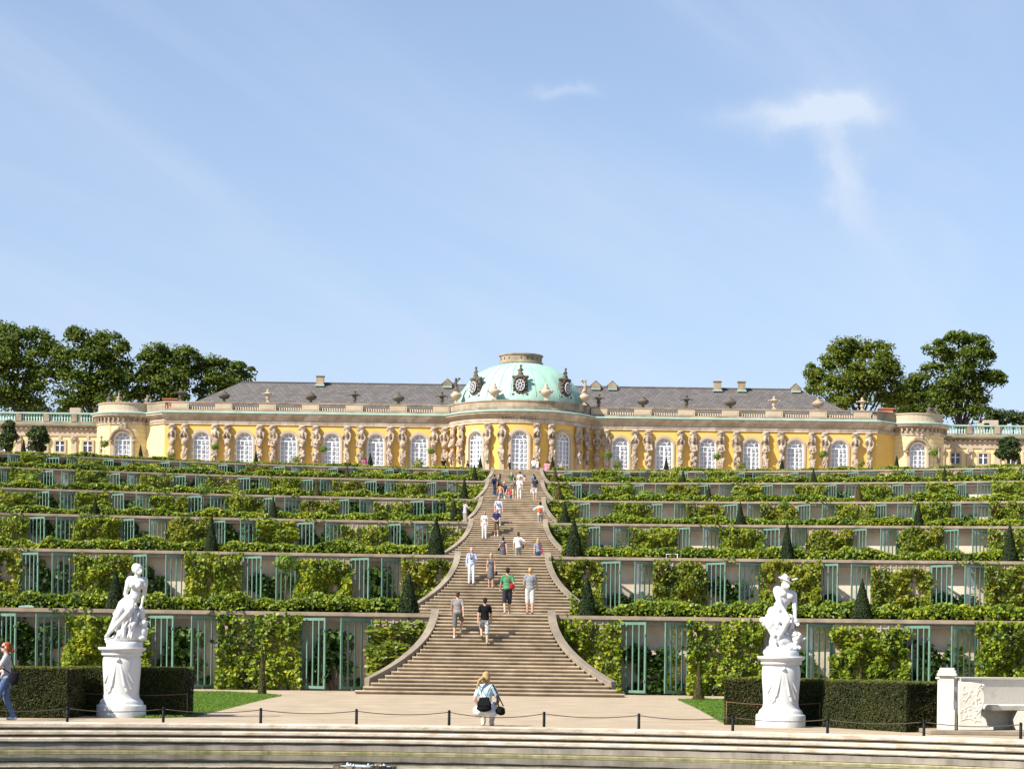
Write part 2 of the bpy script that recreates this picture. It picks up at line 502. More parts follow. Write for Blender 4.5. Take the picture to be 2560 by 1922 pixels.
leafmat('tree_leaf_warm', [(0.0, (0.022, 0.046, 0.006)), (0.5, (0.090, 0.130, 0.011)), (1.0, (0.22, 0.215, 0.018))], 0.30, 0.55, 0.2)
leafmat('bay_leaf', [(0.0, (0.018, 0.035, 0.010)), (0.5, (0.040, 0.066, 0.016)), (1.0, (0.085, 0.105, 0.026))], 0.2, 0.5, 0.2)
leafmat('fresh_leaf', [(0.0, (0.050, 0.110, 0.012)), (0.5, (0.110, 0.200, 0.020)), (1.0, (0.23, 0.27, 0.03))])
leafmat('grass_blade', [(0.0, (0.06, 0.12, 0.015)), (0.5, (0.10, 0.18, 0.022)), (1.0, (0.16, 0.23, 0.03))], 0.3, 0.6, 0.15)
leafmat('yew_lit_top', [(0.0, (0.045, 0.055, 0.010)), (0.5, (0.085, 0.095, 0.014)), (1.0, (0.15, 0.14, 0.02))], 0.15, 0.6, 0.2)  # brighter yew green, sunlight painted into the hedge tops
mat('bark', (0.075, 0.058, 0.042), 0.95, var=0.5, scale=5, bump=0.6, bscale=14)
mat('stem', (0.13, 0.10, 0.07), 0.9, var=0.3, scale=6)
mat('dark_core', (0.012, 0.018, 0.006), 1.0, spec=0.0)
def M(n): return MATS[n]
# ================================================================== GROUND AND BASIN
BX, BY, BR, BM = -1.2, 15.2, 26.6, 21.5     # far arc of the basin: centre, radius; the outline is mirrored about y = BM
def basin_outline(inset=0.0, n=60):
    r = BR - inset
    s0 = math.asin((BM - BY) / r)
    far = []
    for i in range(n + 1):
        a = s0 + (math.pi - 2 * s0) * i / n
        far.append((BX + r * math.cos(a), BY + r * math.sin(a)))
    near = [(x, 2 * BM - y) for x, y in reversed(far)][1:-1]
    return far + near
out0 = basin_outline(-0.02)
gv = [(x, y, 0.0) for x, y in out0]
N0 = len(out0)
for x, y in out0:
    d = Vector((x - BX, y - BM)).normalized()
    gv.append((BX + d.x * 2500, BM + d.y * 2500, 0.0))
gf = [(i, (i + 1) % N0, (i + 1) % N0 + N0, i + N0) for i in range(N0)]
g = MB().add(gv, gf).build('ground', M('gravel'), fix=True)
if g.data.polygons[0].normal.z < 0: g.data.flip_normals()
tag(g, kind='structure')
# water
wo = basin_outline(0.5)
w = MB().add([(x, y, -0.56) for x, y in wo], [tuple(range(len(wo)))]).build('water', M('water'))
tag(w, kind='structure')
bo = basin_outline(0.45)
b_ = MB().add([(x, y, -1.5) for x, y in bo], [tuple(range(len(bo)))]).build('basin_floor', M('wet_stone'))
tag(b_, kind='structure')
# rim of separate stones, course by course
rim = thing('basin_rim', 'stepped pale stone rim round the fountain basin in the foreground', 'basin rim', (BX, BY, 0))
BL = 1.08
def course_mesh(name, d0, d1, z0, z1, m, nose=0.02):
    # d measured inward (towards the water); local +x along the rim, local -y inward
    L = BL / 2 - 0.008
    prof = [(d0, z0), (d1 - nose * 0.6, z0), (d1, z0 + nose), (d1, z1 - nose), (d1 - nose * 0.6, z1), (d0, z1)]
    vs = [(-L, -p[0], p[1]) for p in prof] + [(L, -p[0], p[1]) for p in prof]
    k = len(prof)
    fs = [tuple(range(k)), tuple(range(2 * k - 1, k - 1, -1))] + [(i, i + k, (i + 1) % k + k, (i + 1) % k) for i in range(k)]
    me = MB().add(vs, fs).mesh(name, m); fix_normals(me)
    return me
courses = [course_mesh('rim_stone', 0.0, 0.44, -0.085, 0.022, M('white_stone'), 0.025),
           course_mesh('rim_stone', 0.10, 0.56, -0.218, -0.128, M('white_stone'), 0.022),
           course_mesh('rim_stone', 0.20, 0.64, -0.358, -0.268, M('white_stone'), 0.022),
           course_mesh('rim_stone', 0.30, 0.60, -0.515, -0.383, M('wet_stone'), 0.006),
           course_mesh('rim_stone', 0.30, 0.66, -0.95, -0.522, M('algae_stone'), 0.012)]
nb = 27
da = BL / BR
for i in range(nb):
    a = math.pi / 2 + (i - (nb - 1) / 2) * da
    for ci, me in enumerate(courses):
        aa = a + (0.5 * da if ci in (3,) else 0.0)
        o = link('rim_stone', me, rim, (BR * math.cos(aa), BR * math.sin(aa), rnd.uniform(-0.002, 0.002)), aa - math.pi / 2)
half = nb / 2 * da
def arcpath(a0, a1, n):
    return [(BR * math.cos(a0 + (a1 - a0) * i / n), BR * math.sin(a0 + (a1 - a0) * i / n)) for i in range(n + 1)]
back = MB()
back.sweep(arcpath(math.pi / 2 + half, math.pi / 2 - half, 30), [(0.02, -1.2), (0.02, 0.0), (0.36, 0.0), (0.36, -0.11), (0.47, -0.11), (0.47, -0.25), (0.57, -0.25), (0.57, -1.2)])
back.build('rim_backing', M('stone_joint'), rim, fix=True)
rest = MB()
prof = [(0.0, -1.2), (0.0, 0.02), (0.44, 0.02), (0.44, -0.085), (0.36, -0.085), (0.36, -0.128), (0.56, -0.128), (0.56, -0.218), (0.47, -0.218), (0.47, -0.268),
        (0.64, -0.268), (0.64, -0.358), (0.6, -0.358), (0.6, -1.2)]
full = [(x - BX, y - BY) for x, y in basin_outline(0.0, 60)]
def angof(p): return math.atan2(p[1], p[0])
side_pts = [p for p in full if not (p[1] > 0 and abs(angof(p) - math.pi / 2) < half + 0.001 and p[1] > BM - BY)]
# order: start right end of the stone run, go right/down round the near side, come back up on the left
right = [p for p in full[:61] if angof(p) < math.pi / 2 - half]
left = [p for p in full[:61] if angof(p) > math.pi / 2 + half]
near = full[61:]
chain_pts = left + near + right
e0 = (BR * math.cos(math.pi / 2 + half), BR * math.sin(math.pi / 2 + half)); e1 = (BR * math.cos(math.pi / 2 - half), BR * math.sin(math.pi / 2 - half))
rp = [e0] + left + near + right + [e1]
rest.sweep(rp, [(-a, z) for a, z in prof])
o = rest.build('rim_kerb', M('white_stone'), rim, fix=True)

# fountain bed: a rough stone ring with foaming water, standing in the basin
fx, fy = W(912, 1916, 36.5)[0], 36.5
fb = thing('fountain_bed', 'low rough stone ring with white bubbling water standing in the basin', 'fountain', (fx, fy, -0.60))
mb = MB()
for i in range(22):
    a = i / 22 * 2 * math.pi
    mb.box((0.52 * math.cos(a), 0.52 * math.sin(a), -0.06 + rnd.uniform(-0.02, 0.02)), (0.17, 0.13, 0.26 + rnd.uniform(-0.04, 0.04)), 0, a + math.pi / 2, 0.8)
o = mb.build('ring_stone', mat('fountain_stone', (0.17, 0.12, 0.085), 0.6, col2=(0.05, 0.04, 0.03), scale=6, bump=0.6, bscale=18), fb)
mb = MB()
fv, ff = [], []
nr, na = 6, 22
for j in range(nr + 1):
    for i in range(na):
        a = i / na * 2 * math.pi; r = 0.47 * j / nr
        fv.append((r * math.cos(a), r * math.sin(a), 0.045 + rnd.uniform(0, 0.03)))
for j in range(nr):
    for i in range(na):
        ff.append((j * na + i, j * na + (i + 1) % na, (j + 1) * na + (i + 1) % na, (j + 1) * na + i))
MB().add(fv, ff, smooth=True).build('foam', mat('foam', (0.62, 0.66, 0.70), 0.3, col2=(0.25, 0.27, 0.28), scale=7), fb)
mb = MB()
for i in range(14):
    rr_ = rnd.uniform(0.012, 0.03)
    mb.lathe([(0.0, -rr_), (rr_, -rr_ * 0.5), (rr_ * 0.8, rr_), (0.0, rr_ * 1.5)], 6, (rnd.uniform(-0.4, 0.4), rnd.uniform(-0.3, 0.3), 0.075))
tag(mb.build('bubble', M('foam'), fb), kind='stuff')

# lawns (each 4 mm over the gravel)
def poly_ground(name, pts, z, m):
    o = MB().add([(x, y, z) for x, y in pts], [tuple(range(len(pts)))]).build(name, m)
    if o.data.polygons[0].normal.z < 0: o.data.flip_normals()
    return tag(o, kind='structure')
lawnL = [G(300, 1727), G(560, 1729), G(650, 1733), G(705, 1738), G(672, 1744), G(640, 1752), G(560, 1772), G(490, 1790), G(380, 1794), G(250, 1790)]
lawnR = [G(1694, 1748), G(1760, 1746), G(2500, 1768), G(2470, 1806), G(2000, 1810), G(1830, 1809), G(1800, 1803), G(1772, 1786), G(1735, 1766)]
poly_ground('lawn', lawnL, 0.006, M('lawn'))
poly_ground('lawn', lawnR, 0.006, M('lawn'))
GRASS = []
def in_poly(p, poly):
    c = False
    for i in range(len(poly)):
        a, b = poly[i], poly[i - 1]
        if (a[1] > p[1]) != (b[1] > p[1]) and p[0] < (b[0] - a[0]) * (p[1] - a[1]) / (b[1] - a[1]) + a[0]: c = not c
    return c

# ================================================================== TERRACES
ROWY = [75.5, 98.0, 119.0, 141.0, 162.0, 182.0]
ROWZ = [2.95, 6.22, 9.2, 12.2, 15.26, 17.98]
ROWK = [0.0025, 0.0022, 0.0030, 0.0041, 0.0046, 0.0050]
XOUT = [27, 33, 40, 47, 53, 60]
ROWNAME = ['lowest', 'second', 'third', 'fourth', 'fifth', 'topmost']
ORD = ['first', 'second', 'third', 'fourth', 'fifth', 'sixth', 'seventh', 'eighth', 'ninth', 'tenth', 'eleventh', 'twelfth']
def yrow(i, x): return ROWY[i] - ROWK[i] * x * x
def trow(i, x): return math.atan(-2 * ROWK[i] * x)     # heading of the wall line there
NICHE = [
    ([839, 462, 82], [1636, 1993, 2353]),
    ([944, 675, 402, 123], [1571, 1834, 2114, 2396]),
    ([1024, 800, 589, 360, 130], [1520, 1745, 1962, 2187, 2414]),
    ([1072, 890, 704, 516, 327, 140], [1492, 1673, 1857, 2043, 2236, 2425]),
    ([1108, 953, 793, 634, 474, 309, 144], [1467, 1627, 1789, 1946, 2107, 2274, 2437]),
    ([1136, 995, 857, 720, 577, 436, 295, 153], [1446, 1592, 1733, 1875, 2013, 2159, 2304, 2448]),
]
def niche_x(i, sx):
    Y = ROWY[i]; X = 0
    for _ in range(6):
        X = W(sx, (PY - (ROWZ[i] - CZ) * F / Y) / 0.4, Y)[0]
        Y = yrow(i, X)
    return X
NX = []
for i, (l, r) in enumerate(NICHE):
    L_ = [niche_x(i, s) for s in l]; R_ = [niche_x(i, s) for s in r]
    # one more niche beyond each edge of the frame, at the same spacing
    L_.append(L_[-1] + (L_[-1] - L_[-2])); R_.append(R_[-1] + (R_[-1] - R_[-2]))
    NX.append((L_, R_))
HALF = 1.37
def cbox(mb, i, x0, x1, y0, y1, z0, z1, mi=0, step=1.2):
    """solid that follows the curve of row i between two x, from y0 to y1 behind the wall face"""
    n = max(1, int(abs(x1 - x0) / step))
    vs = []
    for k in range(n + 1):
        x = x0 + (x1 - x0) * k / n
        y = yrow(i, x)
        vs += [(x, y + y0, z0), (x, y + y1, z0), (x, y + y1, z1), (x, y + y0, z1)]
    fs = [(0, 1, 2, 3), (4 * n + 3, 4 * n + 2, 4 * n + 1, 4 * n)]
    for k in range(n):
        a, b = 4 * k, 4 * k + 4
        for q in range(4):
            fs.append((a + q, b + q, b + (q + 1) % 4, a + (q + 1) % 4))
    mb.add(vs, fs, mi)
ND = 0.62      # niche depth
XIN = 2.42
gate_leaf_cache = {}
def leaf_meshes(h):
    key = round(h, 2)
    if key in gate_leaf_cache: return gate_leaf_cache[key]
    wd = 1.30
    fr = MB()
    fr.box((0.04, 0, h / 2), (0.08, 0.055, h)); fr.box((wd - 0.04, 0, h / 2), (0.08, 0.055, h))
    fr.box((wd / 2, 0, 0.05), (wd - 0.16, 0.05, 0.10)); fr.box((wd / 2, 0, h - 0.05), (wd - 0.16, 0.05, 0.10))
    for z in (0.35, h * 0.5, h - 0.35): fr.box((-0.015, 0.0, z), (0.04, 0.085, 0.10))      # hinges
    fr.box((wd - 0.04, -0.045, h * 0.82), (0.05, 0.05, 0.07)); fr.box((wd - 0.04, -0.045, h * 0.17), (0.05, 0.05, 0.07))
    a = fr.mesh('gate_leaf', M('green_paint'))
    bars = []
    br = MB()
    br.box((0, 0, h / 2), (0.05, 0.045, h - 0.20))
    bmesh_ = br.mesh('bar', M('green_paint'))
    gl = MB(); gl.add([(0.085, 0.002, 0.105), (wd - 0.085, 0.002, 0.105), (wd - 0.085, 0.002, h - 0.105), (0.085, 0.002, h - 0.105)], [(0, 1, 2, 3)])
    c = gl.mesh('glass_pane', M('old_glass'))
    d = MB().box((0, 0, 0), (0.07, 0.09, h + 0.08)).mesh('gate_post', M('green_paint'))
    gate_leaf_cache[key] = (a, bmesh_, c, d)
    return gate_leaf_cache[key]
SIDEW = ['left', 'right']
PIERS = []      # (row, side, x0, x1, number from the stairs)
for i in range(6):
    zb = 0.0 if i == 0 else ROWZ[i - 1]
    zt = ROWZ[i]
    zw = zt - 0.14
    for sd in (0, 1):
        sg = -1 if sd == 0 else 1
        xs = NX[i][sd]
        xo = sg * XOUT[i]
        wall = thing('terrace_wall', 'curved %s terrace wall with planted niches %s of the stairs' % (ROWNAME[i], SIDEW[sd]), 'terrace wall', (0, 0, 0))
        mb = MB()
        x = sg * XIN
        cbox(mb, i, x, xo, ND, ND + 0.4, zb - 0.3, zt - 0.05)
        mb.build('niche_back', M('niche_back'), wall, fix=True)
        mb = MB()
        cbox(mb, i, sg * (XIN - 0.05), xo, -0.13, 0.42, zw, zt)
        cbox(mb, i, sg * (XIN - 0.05), xo, -0.09, 0.38, zw - 0.04, zw)
        mb.build('coping', M('coping'), wall, fix=True)
        edges = [sg * XIN]
        for c in xs: edges += [c - sg * HALF, c + sg * HALF]
        edges.append(xo)
        for k in range(0, len(edges), 2):
            a, b = edges[k], edges[k + 1]
            if abs(b) <= abs(a) + 0.1: continue
            mb = MB(); cbox(mb, i, a, b, 0.0, ND + 0.02, zb - 0.3, zw - 0.04)
            mb.build('pier', M('wall_brick'), wall, fix=True)
            for e, q in ((a, 1), (b, -1)):
                if k == 0 and q == 1: continue
                if i > 0 and rnd.random() < 0.75:
                    mb = MB(); cbox(mb, i, e + sg * q * 0.004, e + sg * q * 0.24, -0.018, 0.1, zb - 0.2, zw - 0.045)
                    mb.build('brick_jamb', M('red_brick'), wall, fix=True)
            # timber slat trellis on the pier, under the vines
            mb = MB()
            nsl = int(abs(b - a) / 0.26)
            for q in range(1, nsl):
                xx = a + (b - a) * q / nsl
                mb.box((xx, yrow(i, xx) - 0.045, (zb + zw) / 2), (0.055, 0.03, zw - zb - 0.10), 0, trow(i, xx))
            for zz in (0.35, 0.7, 0.93):
                cbox(mb, i, a + sg * 0.05, b - sg * 0.05, -0.03, -0.004, zb + (zw - zb) * zz - 0.03, zb + (zw - zb) * zz + 0.03)
            if nsl > 1: tag(mb.build('trellis', M('slat'), wall, fix=True), kind='stuff')
            PIERS.append((i, sd, a, b, k // 2))
        mb = MB()
        for c in xs:
            cbox(mb, i, c - HALF + 0.003, c + HALF - 0.003, 0.03, ND - 0.02, zw - 0.20, zw - 0.045)
        mb.build('lintel', M('timber'), wall, fix=True)
        # gates
        h = zw - 0.07 - zb - 0.10
        fa, fb_, fc, fd = leaf_meshes(h)
        for n_, c in enumerate(xs):
            if n_ == len(xs) - 1 and abs(c) > XOUT[i] - 1.5: continue
            y = yrow(i, c); t = trow(i, c)
            gt = thing('niche_gate', 'green barred double gate, %s %s of the stairs in the %s terrace wall' % (ORD[n_], SIDEW[sd], ROWNAME[i]), 'gate',
                       (c, y, zb + 0.08), t, 'green gates in the terrace walls')
            for px_ in (-HALF + 0.035, HALF - 0.035):
                link('gate_post', fd, gt, (px_, -0.02, h / 2 - 0.04))
            for q, (hx, ang) in enumerate(((-HALF + 0.08, -R(rnd.uniform(40, 56))), (HALF - 0.08, math.pi + R(rnd.uniform(34, 48))))):
                lf = link('leaf', fa, gt, (hx, -0.06, 0.0), ang)
                for bx_ in (0.34, 0.65, 0.96):
                    link('bar', fb_, lf, (bx_, 0, 0))
                link('glass_pane', fc, lf)
# terrace floors behind each wall
for i in range(6):
    mb = MB()
    n = 40
    xo = XOUT[i] + (14 if i == 5 else 4)
    vs = []
    for k in range(n + 1):
        x = -xo + 2 * xo * k / n
        y0 = yrow(i, x) + 0.3
        if i < 5: y1 = yrow(i + 1, x) + 0.5; vs += [(x, y0, ROWZ[i] - 0.03), (x, y1, ROWZ[i] - 0.03)]
        else: vs += [(x, y0, ROWZ[i] - 0.03), (x, 204.0, 19.15)]
    fs = [(2 * k, 2 * k + 2, 2 * k + 3, 2 * k + 1) for k in range(n)]
    o = mb.add(vs, fs).build('terrace_floor', M('terrace_gravel'))
    tag(o, kind='structure')
    if i < 5:
        for sg in (-1, 1):
            mb = MB(); vs = []
            for k in range(n + 1):
                x = sg * (3.0 + (xo - 3.0) * k / n)
                vs += [(x, yrow(i, x) + 0.42, ROWZ[i] + 0.012), (x, yrow(i, x) + 3.2, ROWZ[i] + 0.012)]
            fs = [(2 * k, 2 * k + 2, 2 * k + 3, 2 * k + 1) if sg > 0 else (2 * k + 1, 2 * k + 3, 2 * k + 2, 2 * k) for k in range(n)]
            tag(mb.add(vs, fs).build('terrace_lawn', M('lawn')), kind='structure')
PZ = 19.2      # palace floor
mb = MB().add([(-420, 204, PZ), (420, 204, PZ), (420, 700, PZ), (-420, 700, PZ), (-420, 204, -1), (420, 204, -1)], [(0, 1, 2, 3), (4, 5, 1, 0)])
tag(mb.build('plateau', M('terrace_gravel')), kind='structure')

# ================================================================== STAIRS
LEN = 4.9
NS = 22
WTOP = 2.08
def wstair(h): return WTOP + 2.95 * max(0.0, 1 - h) ** 2.2
def flight_front(i, k): return ROWY[i] - 0.12 - LEN + k * (LEN / NS)
for i in range(6):
    zb = 0.0 if i == 0 else ROWZ[i - 1] - 0.03
    H = ROWZ[i] - zb
    rise = H / NS; tread = LEN / NS
    st = thing('staircase', '%s flight of worn sandstone steps on the central axis' % ROWNAME[i].replace('topmost', 'topmost, narrow looking').capitalize().replace('Lowest', 'Lowest, widest') , 'stairs', (0, 0, 0))
    st['label'] = '%s flight of worn sandstone steps on the central axis' % (['lowest and widest', 'second', 'third', 'fourth', 'fifth', 'topmost'][i])
    for k in range(NS):
        y0 = flight_front(i, k); z0 = zb + k * rise; z1 = z0 + rise
        wk = wstair((k + 1) / NS)
        if k == NS - 1: y1 = ROWY[i] + 0.5
        else: y1 = y0 + tread + 0.10
        no = 0.078; nt_ = 0.066
        prof = [(y0, z0), (y1, z0), (y1, z1), (y0 - no + 0.015, z1), (y0 - no, z1 - 0.018), (y0 - no, z1 - nt_ + 0.016), (y0 - no + 0.014, z1 - nt_), (y0, z1 - nt_)]
        if k == 0: prof[0] = (y0, z0 - 0.3); prof[1] = (y1, z0 - 0.3)
        vs = [(-wk, p[0], p[1]) for p in prof] + [(wk, p[0], p[1]) for p in prof]
        m_ = len(prof)
        fs = [tuple(range(m_)), tuple(range(2 * m_ - 1, m_ - 1, -1))] + [(q, q + m_, (q + 1) % m_ + m_, (q + 1) % m_) for q in range(m_)]
        MB().add(vs, fs).build('step', M('step'), st, fix=True)
    # curved cheek walls with coping
    for sg in (-1, 1):
        samples = [0.12 + 0.88 * q / 14 for q in range(15)]
        body, cop = MB(), MB()
        vb, vc = [], []
        pts = []
        for h in samples:
            y = ROWY[i] - 0.12 - LEN * (1 - h)
            pts.append((wstair(h), y, zb + h * H))
        for q, (wx, y, z) in enumerate(pts):
            a = pts[min(q + 1, 14)]; b = pts[max(q - 1, 0)]
            d = Vector((a[0] - b[0], a[1] - b[1])).normalized()
            nrm = Vector((d.y, -d.x))        # outwards, away from the steps
            for off, dz, tgt in ((-0.02, 0.0, vb), (0.24, 0.0, vb)):
                p = Vector((wx, y)) + nrm * off
                tgt += [(sg * p.x, p.y, zb - 0.3), (sg * p.x, p.y, z + 0.10)]
            for off in (-0.04, 0.26):
                p = Vector((wx, y)) + nrm * off
                vc += [(sg * p.x, p.y, z + 0.10), (sg * p.x, p.y, z + 0.19)]
        fs = [(0, 1, 3, 2), (4 * 14, 4 * 14 + 2, 4 * 14 + 3, 4 * 14 + 1)]
        for q in range(14):
            a, b = 4 * q, 4 * q + 4
            fs += [(a, b, b + 1, a + 1), (a + 2, a + 3, b + 3, b + 2), (a + 1, b + 1, b + 3, a + 3), (a, a + 2, b + 2, b)]
        body.add(vb, fs).build('cheek_wall', M('cheek'), st, fix=True)
        cop.add(vc, fs).build('cheek_coping', M('cheek'), st, fix=True)
# ================================================================== SCULPTING (many rounded volumes fused into one skin)
_bm = bmesh.new(); bmesh.ops.create_icosphere(_bm, subdivisions=2, radius=1.0)
ICO_V = np.array([v.co[:] for v in _bm.verts]); ICO_F = [tuple(v.index for v in f.verts) for f in _bm.faces]; _bm.free()
def C(p0, p1, r0, r1=None, m=0): return ('c', np.array(p0, float), np.array(p1, float), r0, r0 if r1 is None else r1, m)
def E(c, r, m=0, rot=None): return ('e', np.array(c, float), np.array(r if hasattr(r, '__len__') else (r, r, r), float), rot, m)
def sculpt(name, prims, mats, voxel=0.02, smooth=2, target=None):
    V, Fc = [], []
    def addv(vs, fs):
        b = sum(len(a) for a in V); V.append(np.array(vs)); Fc.extend(tuple(b + i for i in f) for f in fs)
    for p in prims:
        if p[0] == 'c':
            _, a, b, r0, r1, m = p
            addv(ICO_V * r0 + a, ICO_F); addv(ICO_V * r1 + b, ICO_F)
            d = b - a; L = np.linalg.norm(d)
            if L > 1e-5:
                d = d / L
                up = np.array((0, 0, 1.0)) if abs(d[2]) < 0.9 else np.array((0, 1.0, 0))
                x = np.cross(d, up); x /= np.linalg.norm(x); y = np.cross(d, x)
                n = 12
                ring = [math.cos(2 * math.pi * k / n) * x + math.sin(2 * math.pi * k / n) * y for k in range(n)]
                vs = [a + q * r0 for q in ring] + [b + q * r1 for q in ring]
                fs = [(k, (k + 1) % n, n + (k + 1) % n, n + k) for k in range(n)] + [tuple(range(n - 1, -1, -1)), tuple(range(n, 2 * n))]
                addv(vs, fs)
        else:
            _, c, r, rot, m = p
            q = ICO_V * r
            if rot is not None: q = q @ np.array(rot).T
            addv(q + c, ICO_F)
    me = bpy.data.meshes.new('tmp')
    allv = np.concatenate(V)
    me.from_pydata(allv.tolist(), [], Fc)
    fix_normals(me)
    ob = bpy.data.objects.new('tmp', me); COL.objects.link(ob)
    md = ob.modifiers.new('r', 'REMESH'); md.mode = 'VOXEL'; md.voxel_size = voxel
    if smooth:
        ms = ob.modifiers.new('s', 'SMOOTH'); ms.factor = 0.5; ms.iterations = smooth
    dg = bpy.context.evaluated_depsgraph_get()
    res = bpy.data.meshes.new_from_object(ob.evaluated_get(dg))
    bpy.data.objects.remove(ob, do_unlink=True); bpy.data.meshes.remove(me)
    res.name = name
    res.materials.clear()
    if not isinstance(mats, (list, tuple)): mats = [mats]
    for m in mats: res.materials.append(m)
    n = len(res.polygons)
    res.polygons.foreach_set('use_smooth', [True] * n)
    if len(mats) > 1:
        cen = np.empty(n * 3); res.polygons.foreach_get('center', cen); cen = cen.reshape(-1, 3)
        best = np.full(n, 1e9); idx = np.zeros(n, int)
        for p in prims:
            if p[0] == 'c':
                _, a, b, r0, r1, m = p
                d = b - a; L2 = max(1e-9, d @ d)
                t = np.clip((cen - a) @ d / L2, 0, 1)
                ds = np.linalg.norm(cen - (a + t[:, None] * d), axis=1) - (r0 + (r1 - r0) * t)
            else:
                _, c, r, rot, m = p
                q = cen - c
                if rot is not None: q = q @ np.array(rot)
                ds = (np.linalg.norm(q / r, axis=1) - 1) * r.min()
            k = ds < best
            best[k] = ds[k]; idx[k] = m
        res.polygons.foreach_set('material_index', idx.astype(np.int32))
    res.update()
    return res
def rotm(ax, deg): return np.array(Matrix.Rotation(R(deg), 3, ax))

# ================================================================== PALACE
YF = 215.0
ZE = 25.4                     # underside of the entablature
pal = thing('palace', 'long yellow single-storey palace with green dome on top of the terraces', 'palace', (0, YF, PZ))
def pp(name, mb, m, parent=None, fix=True):
    """part given in world coordinates, stored relative to the palace root"""
    mb.v = [(x, y - YF, z - PZ) for x, y, z in mb.v]
    return mb.build(name, m, parent or pal, fix=fix)
XL = W(411, 1100, YF)[0]; XR = W(2192, 1100, YF)[0]
RR, YC = 8.0, YF + 2.6
PHI = math.acos((YC - YF) / RR)
XJ = RR * math.sin(PHI)
CABX = [W(318, 1100, YF + 4.2)[0], W(2284, 1100, YF + 4.2)[0]]
CABR, CABY = 3.2, YF + 4.2
HW, ZS = 0.90, 4.5            # window half width, springing height over the floor
def panel(mb, u0, u1, uc, mapf, nu=2, z0=PZ, z1=ZE + 0.05, sill=0.22):
    def strip(a, b, za, zb, n):
        for k in range(n):
            p, q = a + (b - a) * k / n, a + (b - a) * (k + 1) / n
            mb.add([mapf(p, 0, za), mapf(q, 0, za), mapf(q, 0, zb), mapf(p, 0, zb)], [(0, 1, 2, 3)])
    if uc is None:
        strip(u0, u1, z0, z1, max(1, nu)); return
    strip(u0, uc - HW, z0, z1, nu); strip(uc + HW, u1, z0, z1, nu); strip(uc - HW, uc + HW, z0, z0 + sill, 1)
    n = 14
    arch = [(uc - HW, z0 + sill)] + [(uc - HW * math.cos(math.pi * k / n), z0 + ZS + HW * math.sin(math.pi * k / n)) for k in range(n + 1)] + [(uc + HW, z0 + sill)]
    for k in range(1, n + 1):
        a, b = arch[k], arch[k + 1]
        mb.add([mapf(a[0], 0, a[1]), mapf(b[0], 0, b[1]), mapf(b[0], 0, z1), mapf(a[0], 0, z1)], [(0, 1, 2, 3)])
    for k in range(len(arch)):
        a, b = arch[k], arch[(k + 1) % len(arch)]
        mb.add([mapf(a[0], 0, a[1]), mapf(b[0], 0, b[1]), mapf(b[0], -0.45, b[1]), mapf(a[0], -0.45, a[1])], [(0, 1, 2, 3)])
def flat(u, d, z): return (u, YF - d, z)
def roundmap(cx, cy, r):
    return lambda u, d, z: (cx + (r + d) * math.sin(u / r), cy - (r + d) * math.cos(u / r), z)
rot_map = roundmap(0.0, YC, RR)
# window meshes (shared)
def arch_pts(hw, sp, z0, n=14): return [(-hw, z0)] + [(-hw * math.cos(math.pi * k / n), sp + hw * math.sin(math.pi * k / n)) for k in range(n + 1)] + [(hw, z0)]
def arch_band(mb, hw0, hw1, sp, z0, y0, y1):
    a, b = arch_pts(hw0, sp, z0), arch_pts(hw1, sp, z0)
    for k in range(len(a) - 1):
        vs = []
        for y in (y0, y1):
            vs += [(a[k][0], y, a[k][1]), (a[k + 1][0], y, a[k + 1][1]), (b[k + 1][0], y, b[k + 1][1]), (b[k][0], y, b[k][1])]
        mb.add(vs, [(0, 1, 2, 3), (7, 6, 5, 4), (0, 4, 5, 1), (2, 6, 7, 3)])
fr = MB()
arch_band(fr, HW - 0.10, HW + 0.02, ZS, 0.22, 0.14, 0.26)
fr.box((0, 0.19, 2.35), (0.13, 0.10, 4.26)); fr.box((0, 0.19, 0.28), (1.8, 0.10, 0.12)); fr.box((0, 0.185, 2.05), (1.62, 0.115, 0.14)); fr.box((0, 0.185, ZS), (1.62, 0.105, 0.09))
for x in (-0.43, 0.43): fr.box((x, 0.20, 2.35), (0.05, 0.06, 4.26))
for z in (0.72, 1.18, 1.62, 2.55, 3.02, 3.49, 3.96): fr.box((0, 0.20, z), (1.62, 0.05, 0.05))
for a in (45, 90, 135):
    ca, sa = math.cos(R(a)), math.sin(R(a))
    fr.tube([(ca * 0.34, 0.2, ZS + sa * 0.34), (ca * (HW - 0.06), 0.2, ZS + sa * (HW - 0.06))], 0.035, 4, smooth=False)
fr.tube([(0.38 * math.cos(R(a)), 0.2, ZS + 0.38 * math.sin(R(a))) for a in range(0, 181, 15)], 0.035, 4, smooth=False)
W_FRAME = fr.mesh('window', M('white_paint')); fix_normals(W_FRAME)
gl = MB(); ap = arch_pts(HW, ZS, 0.22); gl.add([(x, 0.235, z) for x, z in ap], [tuple(range(len(ap)))]); W_GLASS = gl.mesh('pane', M('glass'))
cu = MB(); cu.add([(x, 0.43, z) for x, z in ap], [tuple(range(len(ap)))]); W_CURT = cu.mesh('curtain', M('curtain'))
su = MB(); arch_band(su, HW + 0.0, HW + 0.22, ZS, 0.0, -0.10, 0.05); arch_band(su, HW + 0.22, HW + 0.30, ZS, 0.0, -0.06, 0.05)
W_SURR = su.mesh('surround', M('sandstone')); fix_normals(W_SURR)
def window(x, y, rz):
    o = link('window', W_FRAME, pal, (x, y - YF, 0), rz)
    link('pane', W_GLASS, o); link('curtain', W_CURT, o); link('surround', W_SURR, o)
